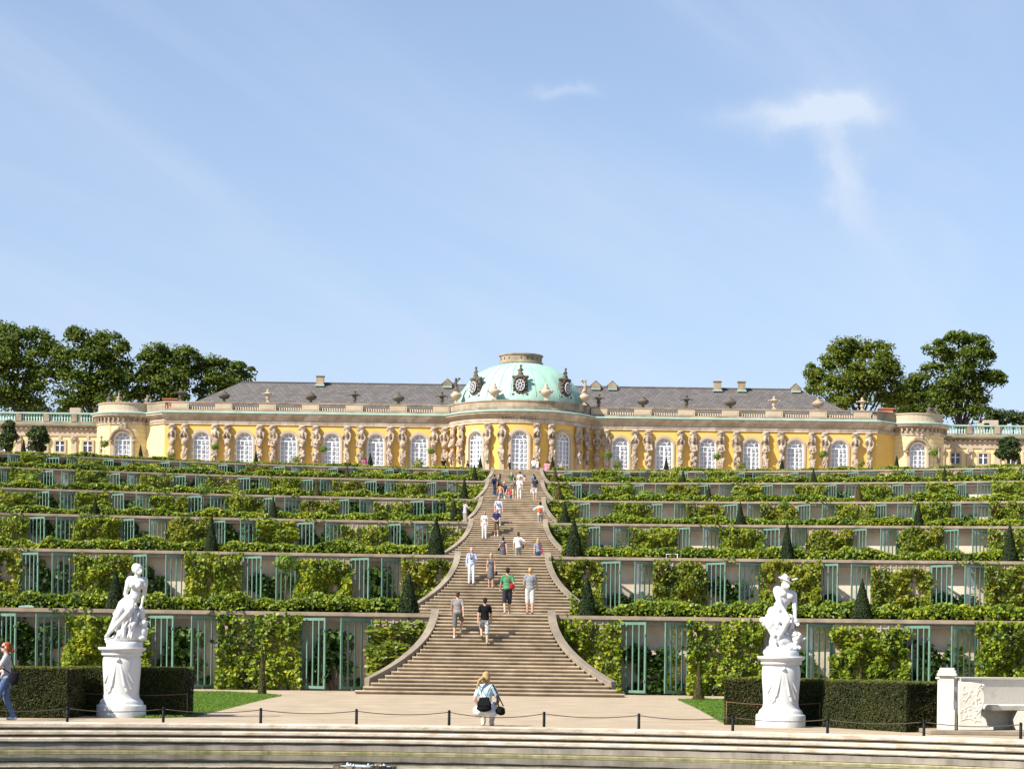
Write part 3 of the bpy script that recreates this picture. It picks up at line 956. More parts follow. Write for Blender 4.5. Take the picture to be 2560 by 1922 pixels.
# straight wings
WINL = [W(s, 1100, YF)[0] for s in (503.5, 611, 721, 829.5, 939.5, 1048)]
WINR = [W(s, 1100, YF)[0] for s in (1550.5, 1660.5, 1769.5, 1879, 1988, 2098)]
for wins, a, b in ((WINL, XL, -XJ), (WINR, XJ, XR)):
    mb = MB()
    ed = [a] + [(wins[k] + wins[k + 1]) / 2 for k in range(5)] + [b]
    for k in range(6): panel(mb, ed[k], ed[k + 1], wins[k], flat, 1)
    pp('wall', mb, M('yellow_wall'))
    for x in wins: window(x, YF, 0)
mb = MB()
ang = [-PHI, -R(52), -R(18), R(18), R(52), PHI]
wina = [None, -R(35.5), 0.0, R(35.5), None]
for k in range(5):
    panel(mb, ang[k] * RR, ang[k + 1] * RR, None if wina[k] is None else wina[k] * RR, rot_map, 4)
pp('wall', mb, M('yellow_wall'))
for a in (-R(35.5), 0, R(35.5)): window((RR - 0.03) * math.sin(a), YC - (RR - 0.03) * math.cos(a), a)
# round cabinets and the short angled walls that tie them to the wings
paths = []
for q, sg in ((0, -1), (1, 1)):
    cm = roundmap(CABX[q], CABY, CABR)
    a_in, a_out = -sg * R(50), sg * R(115)
    wa = -sg * R(-12)          # the window looks slightly outwards
    lo, hi = sorted((a_in, a_out))
    wa = sg * R(-2)
    mb = MB(); panel(mb, lo * CABR, hi * CABR, wa * CABR, cm, 6)
    # banded plaster: shallow courses
    o = pp('wall', mb, M('pale_yellow'))
    for z in np.arange(PZ + 0.7, ZE - 0.2, 0.52):
        mbz = MB()
        for s0, s1 in ((lo, wa - R(24)), (wa + R(24), hi)):
            n = 12
            pts = [(CABX[q] + CABR * math.sin(s0 + (s1 - s0) * k / n), CABY - CABR * math.cos(s0 + (s1 - s0) * k / n)) for k in range(n + 1)]
            mbz.sweep(pts, [(-0.02, z), (0.035, z + 0.03), (0.035, z + 0.47), (-0.02, z + 0.50)])
        tag(pp('plaster_band', mbz, M('pale_yellow')), kind='stuff')
    window(CABX[q] + (CABR - 0.09) * math.sin(wa), CABY - (CABR - 0.09) * math.cos(wa), wa)
    e = (CABX[q] + CABR * math.sin(a_in), CABY - CABR * math.cos(a_in)); s_ = (XL if sg < 0 else XR, YF)
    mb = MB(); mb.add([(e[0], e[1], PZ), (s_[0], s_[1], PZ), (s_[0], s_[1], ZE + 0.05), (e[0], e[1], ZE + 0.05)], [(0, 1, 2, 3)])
    pp('wall', mb, M('yellow_wall' if sg > 0 else 'pale_yellow'))  # left wall paler than the right: sunlight put into its colour
    n = 18
    arc = [(CABX[q] + CABR * math.sin(a_out + (a_in - a_out) * k / n), CABY - CABR * math.cos(a_out + (a_in - a_out) * k / n)) for k in range(n + 1)]
    paths.append(arc + [s_])
n = 26
rot_arc = [(RR * math.sin(-PHI + 2 * PHI * k / n), YC - RR * math.cos(-PHI + 2 * PHI * k / n)) for k in range(n + 1)]
full_path = paths[0] + rot_arc + list(reversed(paths[1]))
brickmat('frieze', (0.60, 0.52, 0.43), (0.42, 0.34, 0.25), (0.38, 0.31, 0.23), 0.30)
ent = [(-0.3, ZE), (0.14, ZE), (0.14, ZE + 0.22), (0.20, ZE + 0.24), (0.20, ZE + 0.31), (0.11, ZE + 0.34), (0.11, ZE + 0.70), (0.24, ZE + 0.74), (0.28, ZE + 0.82), (0.55, ZE + 0.90),
       (0.60, ZE + 0.95), (0.60, ZE + 1.10), (-0.3, ZE + 1.12)]
pp('entablature', MB().sweep(full_path, ent), M('frieze'))
pp('cornice', MB().sweep(full_path, [(-0.3, ZE + 1.12), (0.61, ZE + 1.105), (0.72, ZE + 1.14), (0.74, ZE + 1.24), (0.52, ZE + 1.33), (-0.3, ZE + 1.46)]), M('cornice_copper'))
# small brackets under the cornice of the round cabinets
for q in (0, 1):
    mb = MB()
    for k in range(26):
        a = -R(112) + R(224) * k / 25
        r = CABR + 0.24
        mb.box((CABX[q] + r * math.sin(a), CABY - r * math.cos(a), ZE + 0.56), (0.20, 0.26, 0.42), 0, a)
    tag(pp('bracket', mb, M('dark_sandstone'), fix=False), kind='stuff')
# parapets
ZP0, ZP1 = ZE + 1.40, ZE + 2.42
brickmat('parapet_block', (0.46, 0.36, 0.25), (0.20, 0.165, 0.13), (0.33, 0.27, 0.19), 0.42, 0.5, 0.6)
pp('parapet', MB().sweep([(x * 0.985, YC + (y - YC) * 0.985) for x, y in rot_arc], [(-0.5, ZP0 - 0.1), (0.06, ZP0 - 0.1), (0.06, ZP0 + 0.16), (0.0, ZP0 + 0.2), (0.0, ZP1 - 0.17), (0.08, ZP1 - 0.12), (0.08, ZP1), (-0.5, ZP1 + 0.02)]), M('parapet_block'))
for q in (0, 1):
    pa = [(CABX[q] + (x - CABX[q]) * 0.97, CABY + (y - CABY) * 0.97) for x, y in paths[q][:-1]]
    if q == 1: pa = list(reversed(pa))
    pp('parapet', MB().sweep(pa, [(-0.4, ZP0 - 0.1), (0.06, ZP0 - 0.1), (0.06, ZP0 + 0.12), (0.0, ZP0 + 0.15), (0.0, ZP1 - 0.22), (0.10, ZP1 - 0.14), (0.10, ZP1 - 0.04), (-0.4, ZP1 - 0.02)]), M('sandstone'))
    sx = XL if q == 0 else XR
    e = pa[-1] if q == 0 else pa[0]
    pt = [e, (sx, YF + 0.15)] if q == 0 else [(sx, YF + 0.15), e]
    pp('parapet', MB().sweep(pt, [(-0.4, ZP0 - 0.1), (0.0, ZP0 - 0.1), (0.0, ZP1 - 0.14), (0.07, ZP1 - 0.12), (0.07, ZP1), (-0.4, ZP1 + 0.01)]), M('dark_sandstone'))
# balustrade of the wings: pedestals under the urns, balusters between
URNL = [W(s, 1100, YF)[0] for s in (449, 558, 667.5, 775, 884.5, 994.5, 1103)]
URNR = [W(s, 1100, YF)[0] for s in (1495.6, 1606, 1715, 1825, 1934.5, 2044.4, 2155)]
bal = MB(); bal.lathe([(0.085, 0), (0.085, 0.05), (0.045, 0.09), (0.10, 0.26), (0.05, 0.44), (0.085, 0.48), (0.085, 0.53)], 6)
for ux, lo, hi in ((URNL, XL, -XJ), (URNR, XJ, XR)):
    mb = MB(); mb.box(((lo + hi) / 2, YF + 0.22, ZP0 + 0.06), (hi - lo - 0.05, 0.48, 0.26)); pp('balustrade_base', mb, M('dark_sandstone'), fix=False)
    mb = MB(); mb.box(((lo + hi) / 2, YF + 0.22, ZP1 - 0.07), (hi - lo + 0.1, 0.54, 0.15)); pp('balustrade_rail', mb, M('dark_sandstone'), fix=False)
    eds = []
    for x in ux:
        mb = MB(); w_ = 0.93
        a, b = max(lo + 0.02, x - w_), min(hi - 0.02, x + w_)
        mb.box(((a + b) / 2, YF + 0.22, (ZP0 + ZP1) / 2 + 0.02), (b - a, 0.46, ZP1 - ZP0 - 0.32)); mb.box(((a + b) / 2, YF + 0.10, (ZP0 + ZP1) / 2 + 0.02), (b - a - 0.3, 0.28, ZP1 - ZP0 - 0.55))
        pp('pedestal', mb, M('sandstone'), fix=False)
        eds += [a, b]
    gaps = [(eds[2 * k + 1], eds[2 * k + 2]) for k in range(len(ux) - 1)]
    if lo < -XJ - 1 and eds[0] - lo > 0.5: gaps.append((lo, eds[0]))
    if eds[-1] < hi - 0.5: gaps.append((eds[-1], hi))
    if lo > 0 and eds[0] - lo > 0.5: gaps.append((lo, eds[0]))
    for a, b in gaps:
        mb = MB(); n = max(2, int((b - a) / 0.245))
        for k in range(n):
            bx = a + (b - a) * (k + 0.5) / n
            mb.add([(v[0] + bx, v[1] + YF + 0.22, v[2] + ZP0 + 0.19) for v in bal.v], bal.f, 0, True)
        tag(pp('baluster', mb, M('sandstone'), fix=False), kind='stuff')
# roofs
RZ = 31.0; RY = YF + 8.0
for lo, hi, rl, rr in ((XL, -6.0, W(603, 952, RY)[0], -5.0), (6.0, XR, 5.0, W(2002, 971, RY)[0])):
    a0 = rl - 5.7 if lo < -10 else lo
    b0 = rr + 5.7 if hi > 10 else hi
    mb = MB()
    y0, y1 = YF + 0.75, YF + 15
    z0 = ZP0 + 0.25
    mb.add([(a0, y0, z0), (b0, y0, z0), (rr, RY, RZ), (rl, RY, RZ), (a0, y1, z0), (b0, y1, z0)], [(0, 1, 2, 3), (4, 3, 2, 5), (0, 3, 4), (1, 5, 2)])
    rf = pp('roof', mb, M('slate'))
    # ridge tiles
    mb = MB(); nn = int((rr - rl) / 0.42)
    for k in range(nn):
        x = rl + (rr - rl) * (k + 0.5) / nn
        mb.box((x, RY, RZ + 0.03), (0.40, 0.26, 0.13), 0, rnd.uniform(-0.03, 0.03))
    tag(pp('ridge_tile', mb, M('slate'), rf, fix=False), kind='stuff')
    for sx, kind in (((640 + 555 / 3.456), 0), ((640 + 1655 / 3.456), 1)) if lo < 0 else ((1489.8, 1), (1531, 1), (1793.6, 0), (1854, 0), (1989.5, 1)):
        x = W(sx, 960, RY - 0.6)[0]
        mb = MB()
        mb.box((x, RY - 0.7, RZ - 0.35), (1.0, 0.9, 0.18), 1)
        if kind == 0:
            mb.box((x, RY - 0.6, RZ + 0.2), (0.8, 0.7, 0.9), 0); mb.box((x, RY - 0.6, RZ + 0.69), (0.95, 0.85, 0.10), 0)
        else:
            mb.prism([(x - 0.48, RZ - 0.22), (x + 0.48, RZ - 0.22), (x + 0.48, RZ + 0.08), (x, RZ + 0.52), (x - 0.48, RZ + 0.08)], RY - 1.0, RY - 0.2, 0)
            mb.tube([(x - 0.64, RY - 0.6, RZ + 0.0), (x, RY - 0.6, RZ + 0.60), (x + 0.64, RY - 0.6, RZ + 0.0)], 0.07, 4, 2, smooth=False)
        pp('chimney' if kind == 0 else 'dormer', mb, [M('dark_sandstone'), M('cornice_copper'), M('black_stone')], rf)
mb = MB(); mb.add([(-44, YF + 15, PZ), (44, YF + 15, PZ), (44, YF + 15, ZP0), (-44, YF + 15, ZP0)], [(0, 1, 2, 3)]); pp('rear_wall', mb, M('pale_yellow'))
mb = MB(); mb.box((0, YF + 7.5, ZE + 1.2), (2 * XJ - 1, 13, 0.1)); pp('roof_deck', mb, M('cornice_copper'), fix=False)
# dome
DZ = 28.5
prof = [(6.78, DZ - 1.2), (6.70, DZ - 0.2), (6.58, DZ + 0.3), (6.25, DZ + 1.05), (5.72, DZ + 1.85), (5.15, DZ + 2.6), (4.60, DZ + 3.15), (3.9, DZ + 3.62), (3.2, DZ + 3.95), (2.5, DZ + 4.20), (2.25, DZ + 4.28), (2.2, DZ + 4.5)]
prof = [(r_ * 1.03 if z_ < DZ + 3.3 else r_ * 1.015, DZ + (z_ - DZ) * 0.935 if z_ > DZ else z_) for r_, z_ in prof]
dome = pp('dome', MB().lathe(prof, 64, (0, YC, 0)), M('copper'), fix=False)
mb = MB()
for k in range(32):
    a = 2 * math.pi * k / 32 + 0.05
    mb.tube([(r * 1.002 * math.cos(a), YC + r * 1.002 * math.sin(a), z) for r, z in prof[1:-1]], 0.03, 4, smooth=False, caps=False)
tag(pp('seam', mb, mat('copper_seam', (0.17, 0.37, 0.29), 0.7), dome, fix=False), kind='stuff')
DZC = DZ - 0.28
cup = pp('cupola', MB().lathe([(2.15, DZC + 4.15), (2.42, DZC + 4.34), (2.42, DZC + 4.48), (2.27, DZC + 4.56), (2.27, DZC + 5.12), (2.40, DZC + 5.22), (2.40, DZC + 5.32), (2.0, DZC + 5.34)], 40, (0, YC, 0), cap=True, smooth=False), M('dark_sandstone'), fix=False)
mb = MB()
for k in range(9):
    a = R(-90 - 68 + 17 * k)
    if k in (3,): continue
    mb.box((2.275 * math.cos(a), YC + 2.275 * math.sin(a), DZC + 4.86), (0.10 + 0.06 * (k % 2), 0.05, 0.24), 0, a + math.pi / 2)
tag(pp('slot', mb, M('clock_dark'), cup, fix=False), kind='stuff')
# round dormer windows on the dome
def oculus():
    pr = []
    pr += [E((0, 0.15, 0.0), (0.74, 0.45, 0.92)), E((0, 0.1, 0.78), (0.60, 0.45, 0.22)), E((-0.55, 0.05, 0.75), (0.26, 0.24, 0.16), rot=rotm('Y', 25)), E((0.55, 0.05, 0.75), (0.26, 0.24, 0.16), rot=rotm('Y', -25))]
    pr += [E((-0.62, 0.0, -0.85), (0.22, 0.25, 0.2)), E((0.62, 0.0, -0.85), (0.22, 0.25, 0.2)), C((-0.55, 0, -0.8), (0.55, 0, -0.8), 0.14)]
    pr += [C((-0.58, 0.0, -0.7), (-0.5, 0.05, 0.6), 0.13, 0.16), C((0.58, 0.0, -0.7), (0.5, 0.05, 0.6), 0.13, 0.16)]
    pr += [E((0, 0.0, 1.05), (0.26, 0.24, 0.22)), C((0, 0, 1.1), (0.02, 0, 1.55), 0.15, 0.12), E((0.03, -0.02, 1.78), 0.13), C((0, 0, 1.5), (-0.24, 0, 1.36), 0.07), C((0, 0, 1.5), (0.24, 0, 1.42), 0.07)]
    for k in range(14):
        a = k / 14 * 2 * math.pi
        pr.append(E((0.58 * math.cos(a), -0.22, 0.72 * math.sin(a)), 0.10))
    return sculpt('oculus_frame', pr, M('black_stone'), 0.055, 1)
OC = oculus()
face = MB(); face.lathe([(0.0, 0), (0.46, 0)], 24); OCF = MB().add([(0.44 * math.cos(2 * math.pi * k / 24), -0.34, 0.58 * math.sin(2 * math.pi * k / 24)) for k in range(24)], [tuple(range(23, -1, -1))]).mesh('oculus_pane', M('clock_dark'))
sp = MB()
for k in range(8):
    a = k * math.pi / 4
    sp.tube([(0.13 * math.cos(a), -0.36, 0.17 * math.sin(a)), (0.44 * math.cos(a), -0.36, 0.58 * math.sin(a))], 0.028, 4, smooth=False)
sp.tube([(0.15 * math.cos(2 * math.pi * k / 16), -0.36, 0.19 * math.sin(2 * math.pi * k / 16)) for k in range(17)], 0.028, 4, smooth=False)
sp.tube([(0.45 * math.cos(2 * math.pi * k / 24), -0.36, 0.59 * math.sin(2 * math.pi * k / 24)) for k in range(25)], 0.03, 4, smooth=False)
OCS = sp.mesh('oculus_bars', M('white_paint'))
for a in (-R(46), 0, R(46)):
    r = 6.60
    oscale = 1.16
    o = link('oculus', OC, dome, (r * math.sin(a), YC - YF - r * math.cos(a), DZ + 0.98 - PZ), a)
    p = link('oculus_pane', OCF, dome, o.location, a); q = link('oculus_bars', OCS, dome, o.location, a)
    o.scale = (oscale,) * 3
    for z_ in (p, q): z_.scale = (oscale * 0.84, oscale, oscale * 0.84)
# inscription on the round front
txt = bpy.data.curves.new('t', 'FONT'); txt.body = 'SANS, SOUCI.'; txt.size = 0.46; txt.align_x = 'CENTER'; txt.extrude = 0.02; txt.resolution_u = 2; txt.space_character = 1.35; txt.space_word = 1.6
to = bpy.data.objects.new('t', txt); COL.objects.link(to)
me = bpy.data.meshes.new_from_object(to.evaluated_get(bpy.context.evaluated_depsgraph_get()))
bpy.data.objects.remove(to, do_unlink=True)
for v in me.vertices:
    r = RR + 0.125 + v.co.z
    a = v.co.x / RR
    v.co = (r * math.sin(a), YC - YF - r * math.cos(a), ZE + 0.37 - PZ + v.co.y)
me.materials.clear(); me.materials.append(M('lettering'))
link('inscription', me, pal)
# herm figures carrying the entablature
def herm(seed, bearded, pose):
    q = random.Random(seed)
    s = q.choice((-1, 1)); tw = q.uniform(-0.12, 0.12)
    yb = -0.34
    pr = [E((0, yb + 0.05, 3.0), (0.40, 0.33, 0.42)), E((tw * 0.5, yb, 3.55), (0.31, 0.27, 0.42)), E((tw, yb - 0.05, 4.2), (0.43, 0.31, 0.44)),
          C((tw - 0.36, yb, 4.58), (tw + 0.36, yb, 4.58), 0.18), C((tw, yb - 0.03, 4.6), (tw * 1.3, yb - 0.1, 5.0), 0.13), E((tw * 1.5, yb - 0.14, 5.22), (0.20, 0.23, 0.27)),
          E((tw * 1.5, yb - 0.02, 5.40), (0.33, 0.28, 0.28)), E((tw * 1.5 + 0.25 * s, yb - 0.02, 5.15), (0.2, 0.2, 0.3)), E((-0.3 * s, yb + 0.1, 5.2), (0.26, 0.2, 0.5))]
    if bearded: pr += [E((tw * 1.5, yb - 0.27, 5.02), (0.15, 0.13, 0.2))]
    else: pr += [E((tw - 0.17, yb - 0.3, 4.22), 0.15), E((tw + 0.17, yb - 0.3, 4.22), 0.15)]
    # raised arm(s)
    for sd in (-1, 1):
        sh = (tw + sd * 0.44, yb, 4.62)
        if pose == 0 or (pose == 1 and sd == s):
            el = (tw + sd * 0.56, yb - 0.16, 5.10 + 0.12 * sd); hd = (tw + sd * 0.14, yb - 0.10, 5.50)
        elif pose == 1:
            el = (tw + sd * 0.62, yb - 0.2, 4.05); hd = (tw - sd * 0.02, yb - 0.42, 3.9)
        else:
            el = (tw + sd * 0.52, yb - 0.22, 4.95); hd = (tw + sd * 0.16, yb - 0.3, 5.3)
        pr += [C(sh, el, 0.155, 0.125), C(el, hd, 0.12, 0.09), E(hd, 0.12)]
    # cushion and block under the entablature
    pr += [C((-0.33, yb + 0.08, 5.82), (0.33, yb + 0.08, 5.82), 0.21), E((0, yb + 0.1, 6.02), (0.52, 0.36, 0.17))]
    # drapery, vine leaves and fruit hanging over the pilaster
    for k in range(26):
        z = 3.25 - 1.05 * (k / 26) ** 0.9
        w = 0.42 - 0.12 * (3.25 - z)
        pr.append(E((q.uniform(-w, w), yb - 0.02 - q.uniform(0.1, 0.26), z), (q.uniform(0.08, 0.16), 0.10, q.uniform(0.1, 0.2))))
    pr += [C((-0.4, yb - 0.1, 3.3), (0.36, yb - 0.22, 2.95), 0.13, 0.10), C((s * 0.38, yb - 0.1, 3.5), (-s * 0.2, yb - 0.28, 2.6), 0.10, 0.08)]
    fig = sculpt('caryatid', pr, M('figure_stone'), 0.055, 1)
    pl = MB()
    for z0, z1, w0, w1, d0, d1 in ((0, 0.35, 0.72, 0.72, 0.40, 0.40), (0.35, 2.85, 0.52, 0.70, 0.28, 0.38)):
        pl.add([(-w0 / 2, 0.02, z0), (w0 / 2, 0.02, z0), (w0 / 2, -d0, z0), (-w0 / 2, -d0, z0), (-w1 / 2, 0.02, z1), (w1 / 2, 0.02, z1), (w1 / 2, -d1, z1), (-w1 / 2, -d1, z1)],
               [(0, 1, 2, 3), (7, 6, 5, 4), (0, 4, 5, 1), (1, 5, 6, 2), (2, 6, 7, 3), (3, 7, 4, 0)])
    pil = pl.mesh('pilaster', M('sandstone')); fix_normals(pil)
    return fig, pil
HERMS = [herm(1, True, 0), herm(2, False, 1), herm(3, True, 2), herm(4, False, 0), herm(5, True, 1)]
spots = [(W(s, 1100, YF)[0], YF, 0) for s in (431, 463, 538, 570, 650, 683, 756, 790, 868.6, 902, 975.6, 1007.5, 1085.6, 1112, 1492, 1516, 1587, 1620, 1701, 1733, 1802, 1841, 1914, 1952, 2030, 2062, 2137, 2172)]
for d in (12.8, 24.0, 48.5, 59.0):
    for sg in (-1, 1):
        a = sg * R(d); spots.append((RR * math.sin(a), YC - RR * math.cos(a), a))
for k, (x, y, a) in enumerate(spots):
    f, pl = HERMS[(k * 7 + k // 3) % 5]
    o = link('caryatid', f, pal, (x, y - YF, 0.0), a)
    o.scale = (-0.80 if k % 2 else 0.80, 1, 1)
    link('pilaster', pl, o)
# ornament over the cabinet windows and hanging trophies beside them
pr = []
for k in range(19):
    a = math.pi * (0.02 + 0.96 * k / 18)
    pr.append(E((1.2 * math.cos(a), -0.12, ZS + 1.16 * math.sin(a) - (0.25 if k in (0, 18) else 0)), (0.2, 0.16, 0.17)))
for k in range(10): pr.append(E((rnd.uniform(-0.4, 0.4), -0.16, ZS + 1.3 + rnd.uniform(-0.1, 0.35)), (0.18, 0.15, 0.16)))
pr += [C((1.15, -0.1, ZS + 0.2), (1.6, -0.1, ZS - 0.2), 0.13, 0.08), C((-1.15, -0.1, ZS + 0.2), (-1.6, -0.1, ZS - 0.2), 0.13, 0.08)]
ORN = sculpt('ornament', pr, M('dark_sandstone'), 0.05, 1)
pr = []
for k in range(30):
    z = 1.0 + 3.9 * k / 29
    pr.append(E((rnd.uniform(-0.2, 0.2), -0.1, z), (rnd.uniform(0.12, 0.26), 0.14, rnd.uniform(0.12, 0.24))))
TRO = sculpt('trophy_relief', pr, M('figure_stone'), 0.05, 1)
for q, sg in ((0, -1), (1, 1)):
    for me, a in ((ORN, sg * R(-2)), (TRO, sg * R(46))):
        link('ornament' if me is ORN else 'trophy_relief', me, pal, (CABX[q] + (CABR + 0.02) * math.sin(a), CABY - (CABR + 0.02) * math.cos(a) - YF, 0), a)

# ------------------------------------------------------------------ urns and figures standing on the balustrade
def urn_tall(m):
    mb = MB(); mb.box((0, 0, 0.06), (0.42, 0.42, 0.12))
    mb.lathe([(0.20, 0.12), (0.10, 0.24), (0.12, 0.32), (0.24, 0.42), (0.20, 0.60), (0.17, 0.74), (0.30, 0.86), (0.52, 0.94), (0.40, 1.02), (0.16, 1.10), (0.10, 1.22), (0.20, 1.30), (0.06, 1.40), (0.0, 1.46)], 14)
    mb.tube([(-0.5, 0, 0.95), (-0.62, 0, 0.86), (-0.56, 0, 1.02)], 0.07, 5); mb.tube([(0.5, 0, 0.95), (0.62, 0, 0.86), (0.56, 0, 1.02)], 0.07, 5)
    return mb.mesh('urn', m)
def urn_bowl(m):
    mb = MB(); mb.box((0, 0, 0.06), (0.42, 0.42, 0.12))
    mb.lathe([(0.20, 0.12), (0.10, 0.22), (0.15, 0.30), (0.40, 0.37), (0.56, 0.48), (0.63, 0.62), (0.64, 0.74), (0.52, 0.86), (0.34, 0.92), (0.38, 0.98), (0.18, 1.08), (0.10, 1.14), (0.12, 1.22), (0.0, 1.28)], 16)
    return mb.mesh('urn', m)
UT = [urn_tall(M('black_stone')), urn_tall(M('sandstone'))]; UB = [urn_bowl(M('black_stone')), urn_bowl(M('dark_sandstone'))]
for side, ux in (('left', URNL), ('right', URNR)):
    n = len(ux)
    for k, x in enumerate(ux):
        if side == 'left' and k == 0: tall = True
        else: tall = (k % 2 == 0)
        near = (n - k) if side == 'left' else (k + 1)
        pale = side == 'right' and k >= 4 or side == 'left' and k == 2
        me = (UT if tall else UB)[1 if pale else 0]
        o = link('urn', me, None, (x, YF + 0.22, ZP1 + 0.004))
        tag(o, '%s %s stone urn on the palace balustrade, %s %s of the dome' % ('pale' if pale else 'dark', 'handled' if tall else 'bowl-shaped', ORD[near - 1], side), 'urn', 'stone urns along the palace balustrade')
mb = MB(); mb.box((0, 0, 0.08), (0.46, 0.46, 0.16))
mb.lathe([(0.20, 0.16), (0.12, 0.30), (0.16, 0.40), (0.40, 0.55), (0.58, 0.80), (0.60, 0.98), (0.44, 1.12), (0.24, 1.20), (0.32, 1.28), (0.30, 1.36), (0.14, 1.46), (0.18, 1.60), (0.05, 1.82), (0.0, 1.9)], 16)
mb.tube([(0.5, -0.1, 1.05), (0.74, -0.1, 1.0), (0.6, -0.1, 0.8)], 0.08, 5); mb.tube([(-0.5, -0.1, 1.05), (-0.74, -0.1, 1.0), (-0.6, -0.1, 0.8)], 0.08, 5)
VASE = mb.mesh('vase', M('sandstone'))
for a, w_ in ((-20.5, 'left'), (20.5, 'right')):
    o = link('vase', VASE, None, (7.75 * math.sin(R(a)), YC - 7.75 * math.cos(R(a)), ZP1 + 0.004))
    tag(o, 'lidded sandstone vase in front of the dome, %s of the middle round window' % w_, 'vase', 'sandstone vases round the dome')
for a, w_ in ((-62, 'left'), (62, 'right')):
    t = thing('vase', 'sandstone vase topped by a putto at the %s foot of the dome' % w_, 'vase', (7.75 * math.sin(R(a)), YC - 7.75 * math.cos(R(a)), ZP1 + 0.004), 0, 'sandstone vases round the dome')
    mb = MB(); mb.box((0, 0, 0.08), (0.46, 0.46, 0.16)); mb.lathe([(0.20, 0.16), (0.12, 0.30), (0.16, 0.40), (0.40, 0.55), (0.58, 0.80), (0.60, 0.98), (0.44, 1.12), (0.24, 1.20), (0.36, 1.30), (0.0, 1.34)], 16)
    mb.build('bowl', M('sandstone'), t)
    sg = -1 if a < 0 else 1
    pr = [E((0, 0, 1.5), (0.28, 0.22, 0.25)), C((0, 0, 1.5), (0.05 * sg, 0, 1.95), 0.2, 0.16), C((0.05 * sg, 0, 2.0), (0.08 * sg, 0, 2.3), 0.19, 0.15), E((0.06 * sg, -0.03, 2.6), (0.15, 0.16, 0.18)),
          C((0, 0, 2.3), (-0.28 * sg, -0.1, 2.55), 0.08, 0.06), C((0.1 * sg, 0, 2.3), (0.34 * sg, -0.12, 2.1), 0.08, 0.06), C((0, -0.1, 1.6), (-0.25 * sg, -0.2, 1.35), 0.12, 0.09), E((-0.3 * sg, -0.1, 2.66), (0.16, 0.12, 0.12))]
    link('putto', sculpt('putto', pr, M('black_stone' if a < 0 else 'figure_stone'), 0.045, 1), t)
# groups of small figures on the round cabinets
for q, side, offs in ((0, 'left', ((-0.45, 0.0), (2.35, 0.3), (-1.6, 0.2))), (1, 'right', ((1.1, 0.0), (1.95, 0.1), (-2.35, 0.3)))):
    for k, (dx, dy) in enumerate(offs):
        pr = [E((0, 0, 0.12), (0.34, 0.26, 0.16)), C((0, 0, 0.2), (0.06, 0, 0.55), 0.2, 0.17), E((0.08, -0.02, 0.88), (0.13, 0.14, 0.16)), C((0.05, 0, 0.62), (0.36, -0.1, 0.95 if k % 2 else 0.5), 0.08, 0.06),
              C((0, 0, 0.62), (-0.3, -0.1, 0.4), 0.08, 0.06), C((0.0, -0.1, 0.2), (0.34, -0.22, 0.05), 0.11, 0.08)]
        o = link('putto_figure', sculpt('putto_figure', pr, M('black_stone' if k == 2 or q else 'dark_sandstone'), 0.045, 1), None, (CABX[q] + dx, CABY - math.sqrt(max(0.1, (CABR - 0.25) ** 2 - min(dx * dx, 8.5))) + 0.05 + dy, ZP1 - 0.05), rnd.uniform(-0.5, 0.5))
        tag(o, ['small stone putto at the middle of the %s round pavilion roof', 'small stone putto near the %s pavilion roof edge, arm raised', 'dark stone putto on the far corner of the %s pavilion roof'][k] % side, 'statue', 'small figures on the pavilion roofs')
# red brick stacks beside the pavilions
for q, side, sx in ((0, 'left', 427), (1, 'right', 2214)):
    x = W(sx, 1000, YF + 3)[0]
    mb = MB(); mb.box((x, YF + 3, ZP1 - 0.3), (1.5, 1.0, 1.6)); mb.box((x, YF + 3, ZP1 + 0.54), (1.7, 1.2, 0.10))
    pp('brick_stack', mb, M('red_tile'), fix=False)

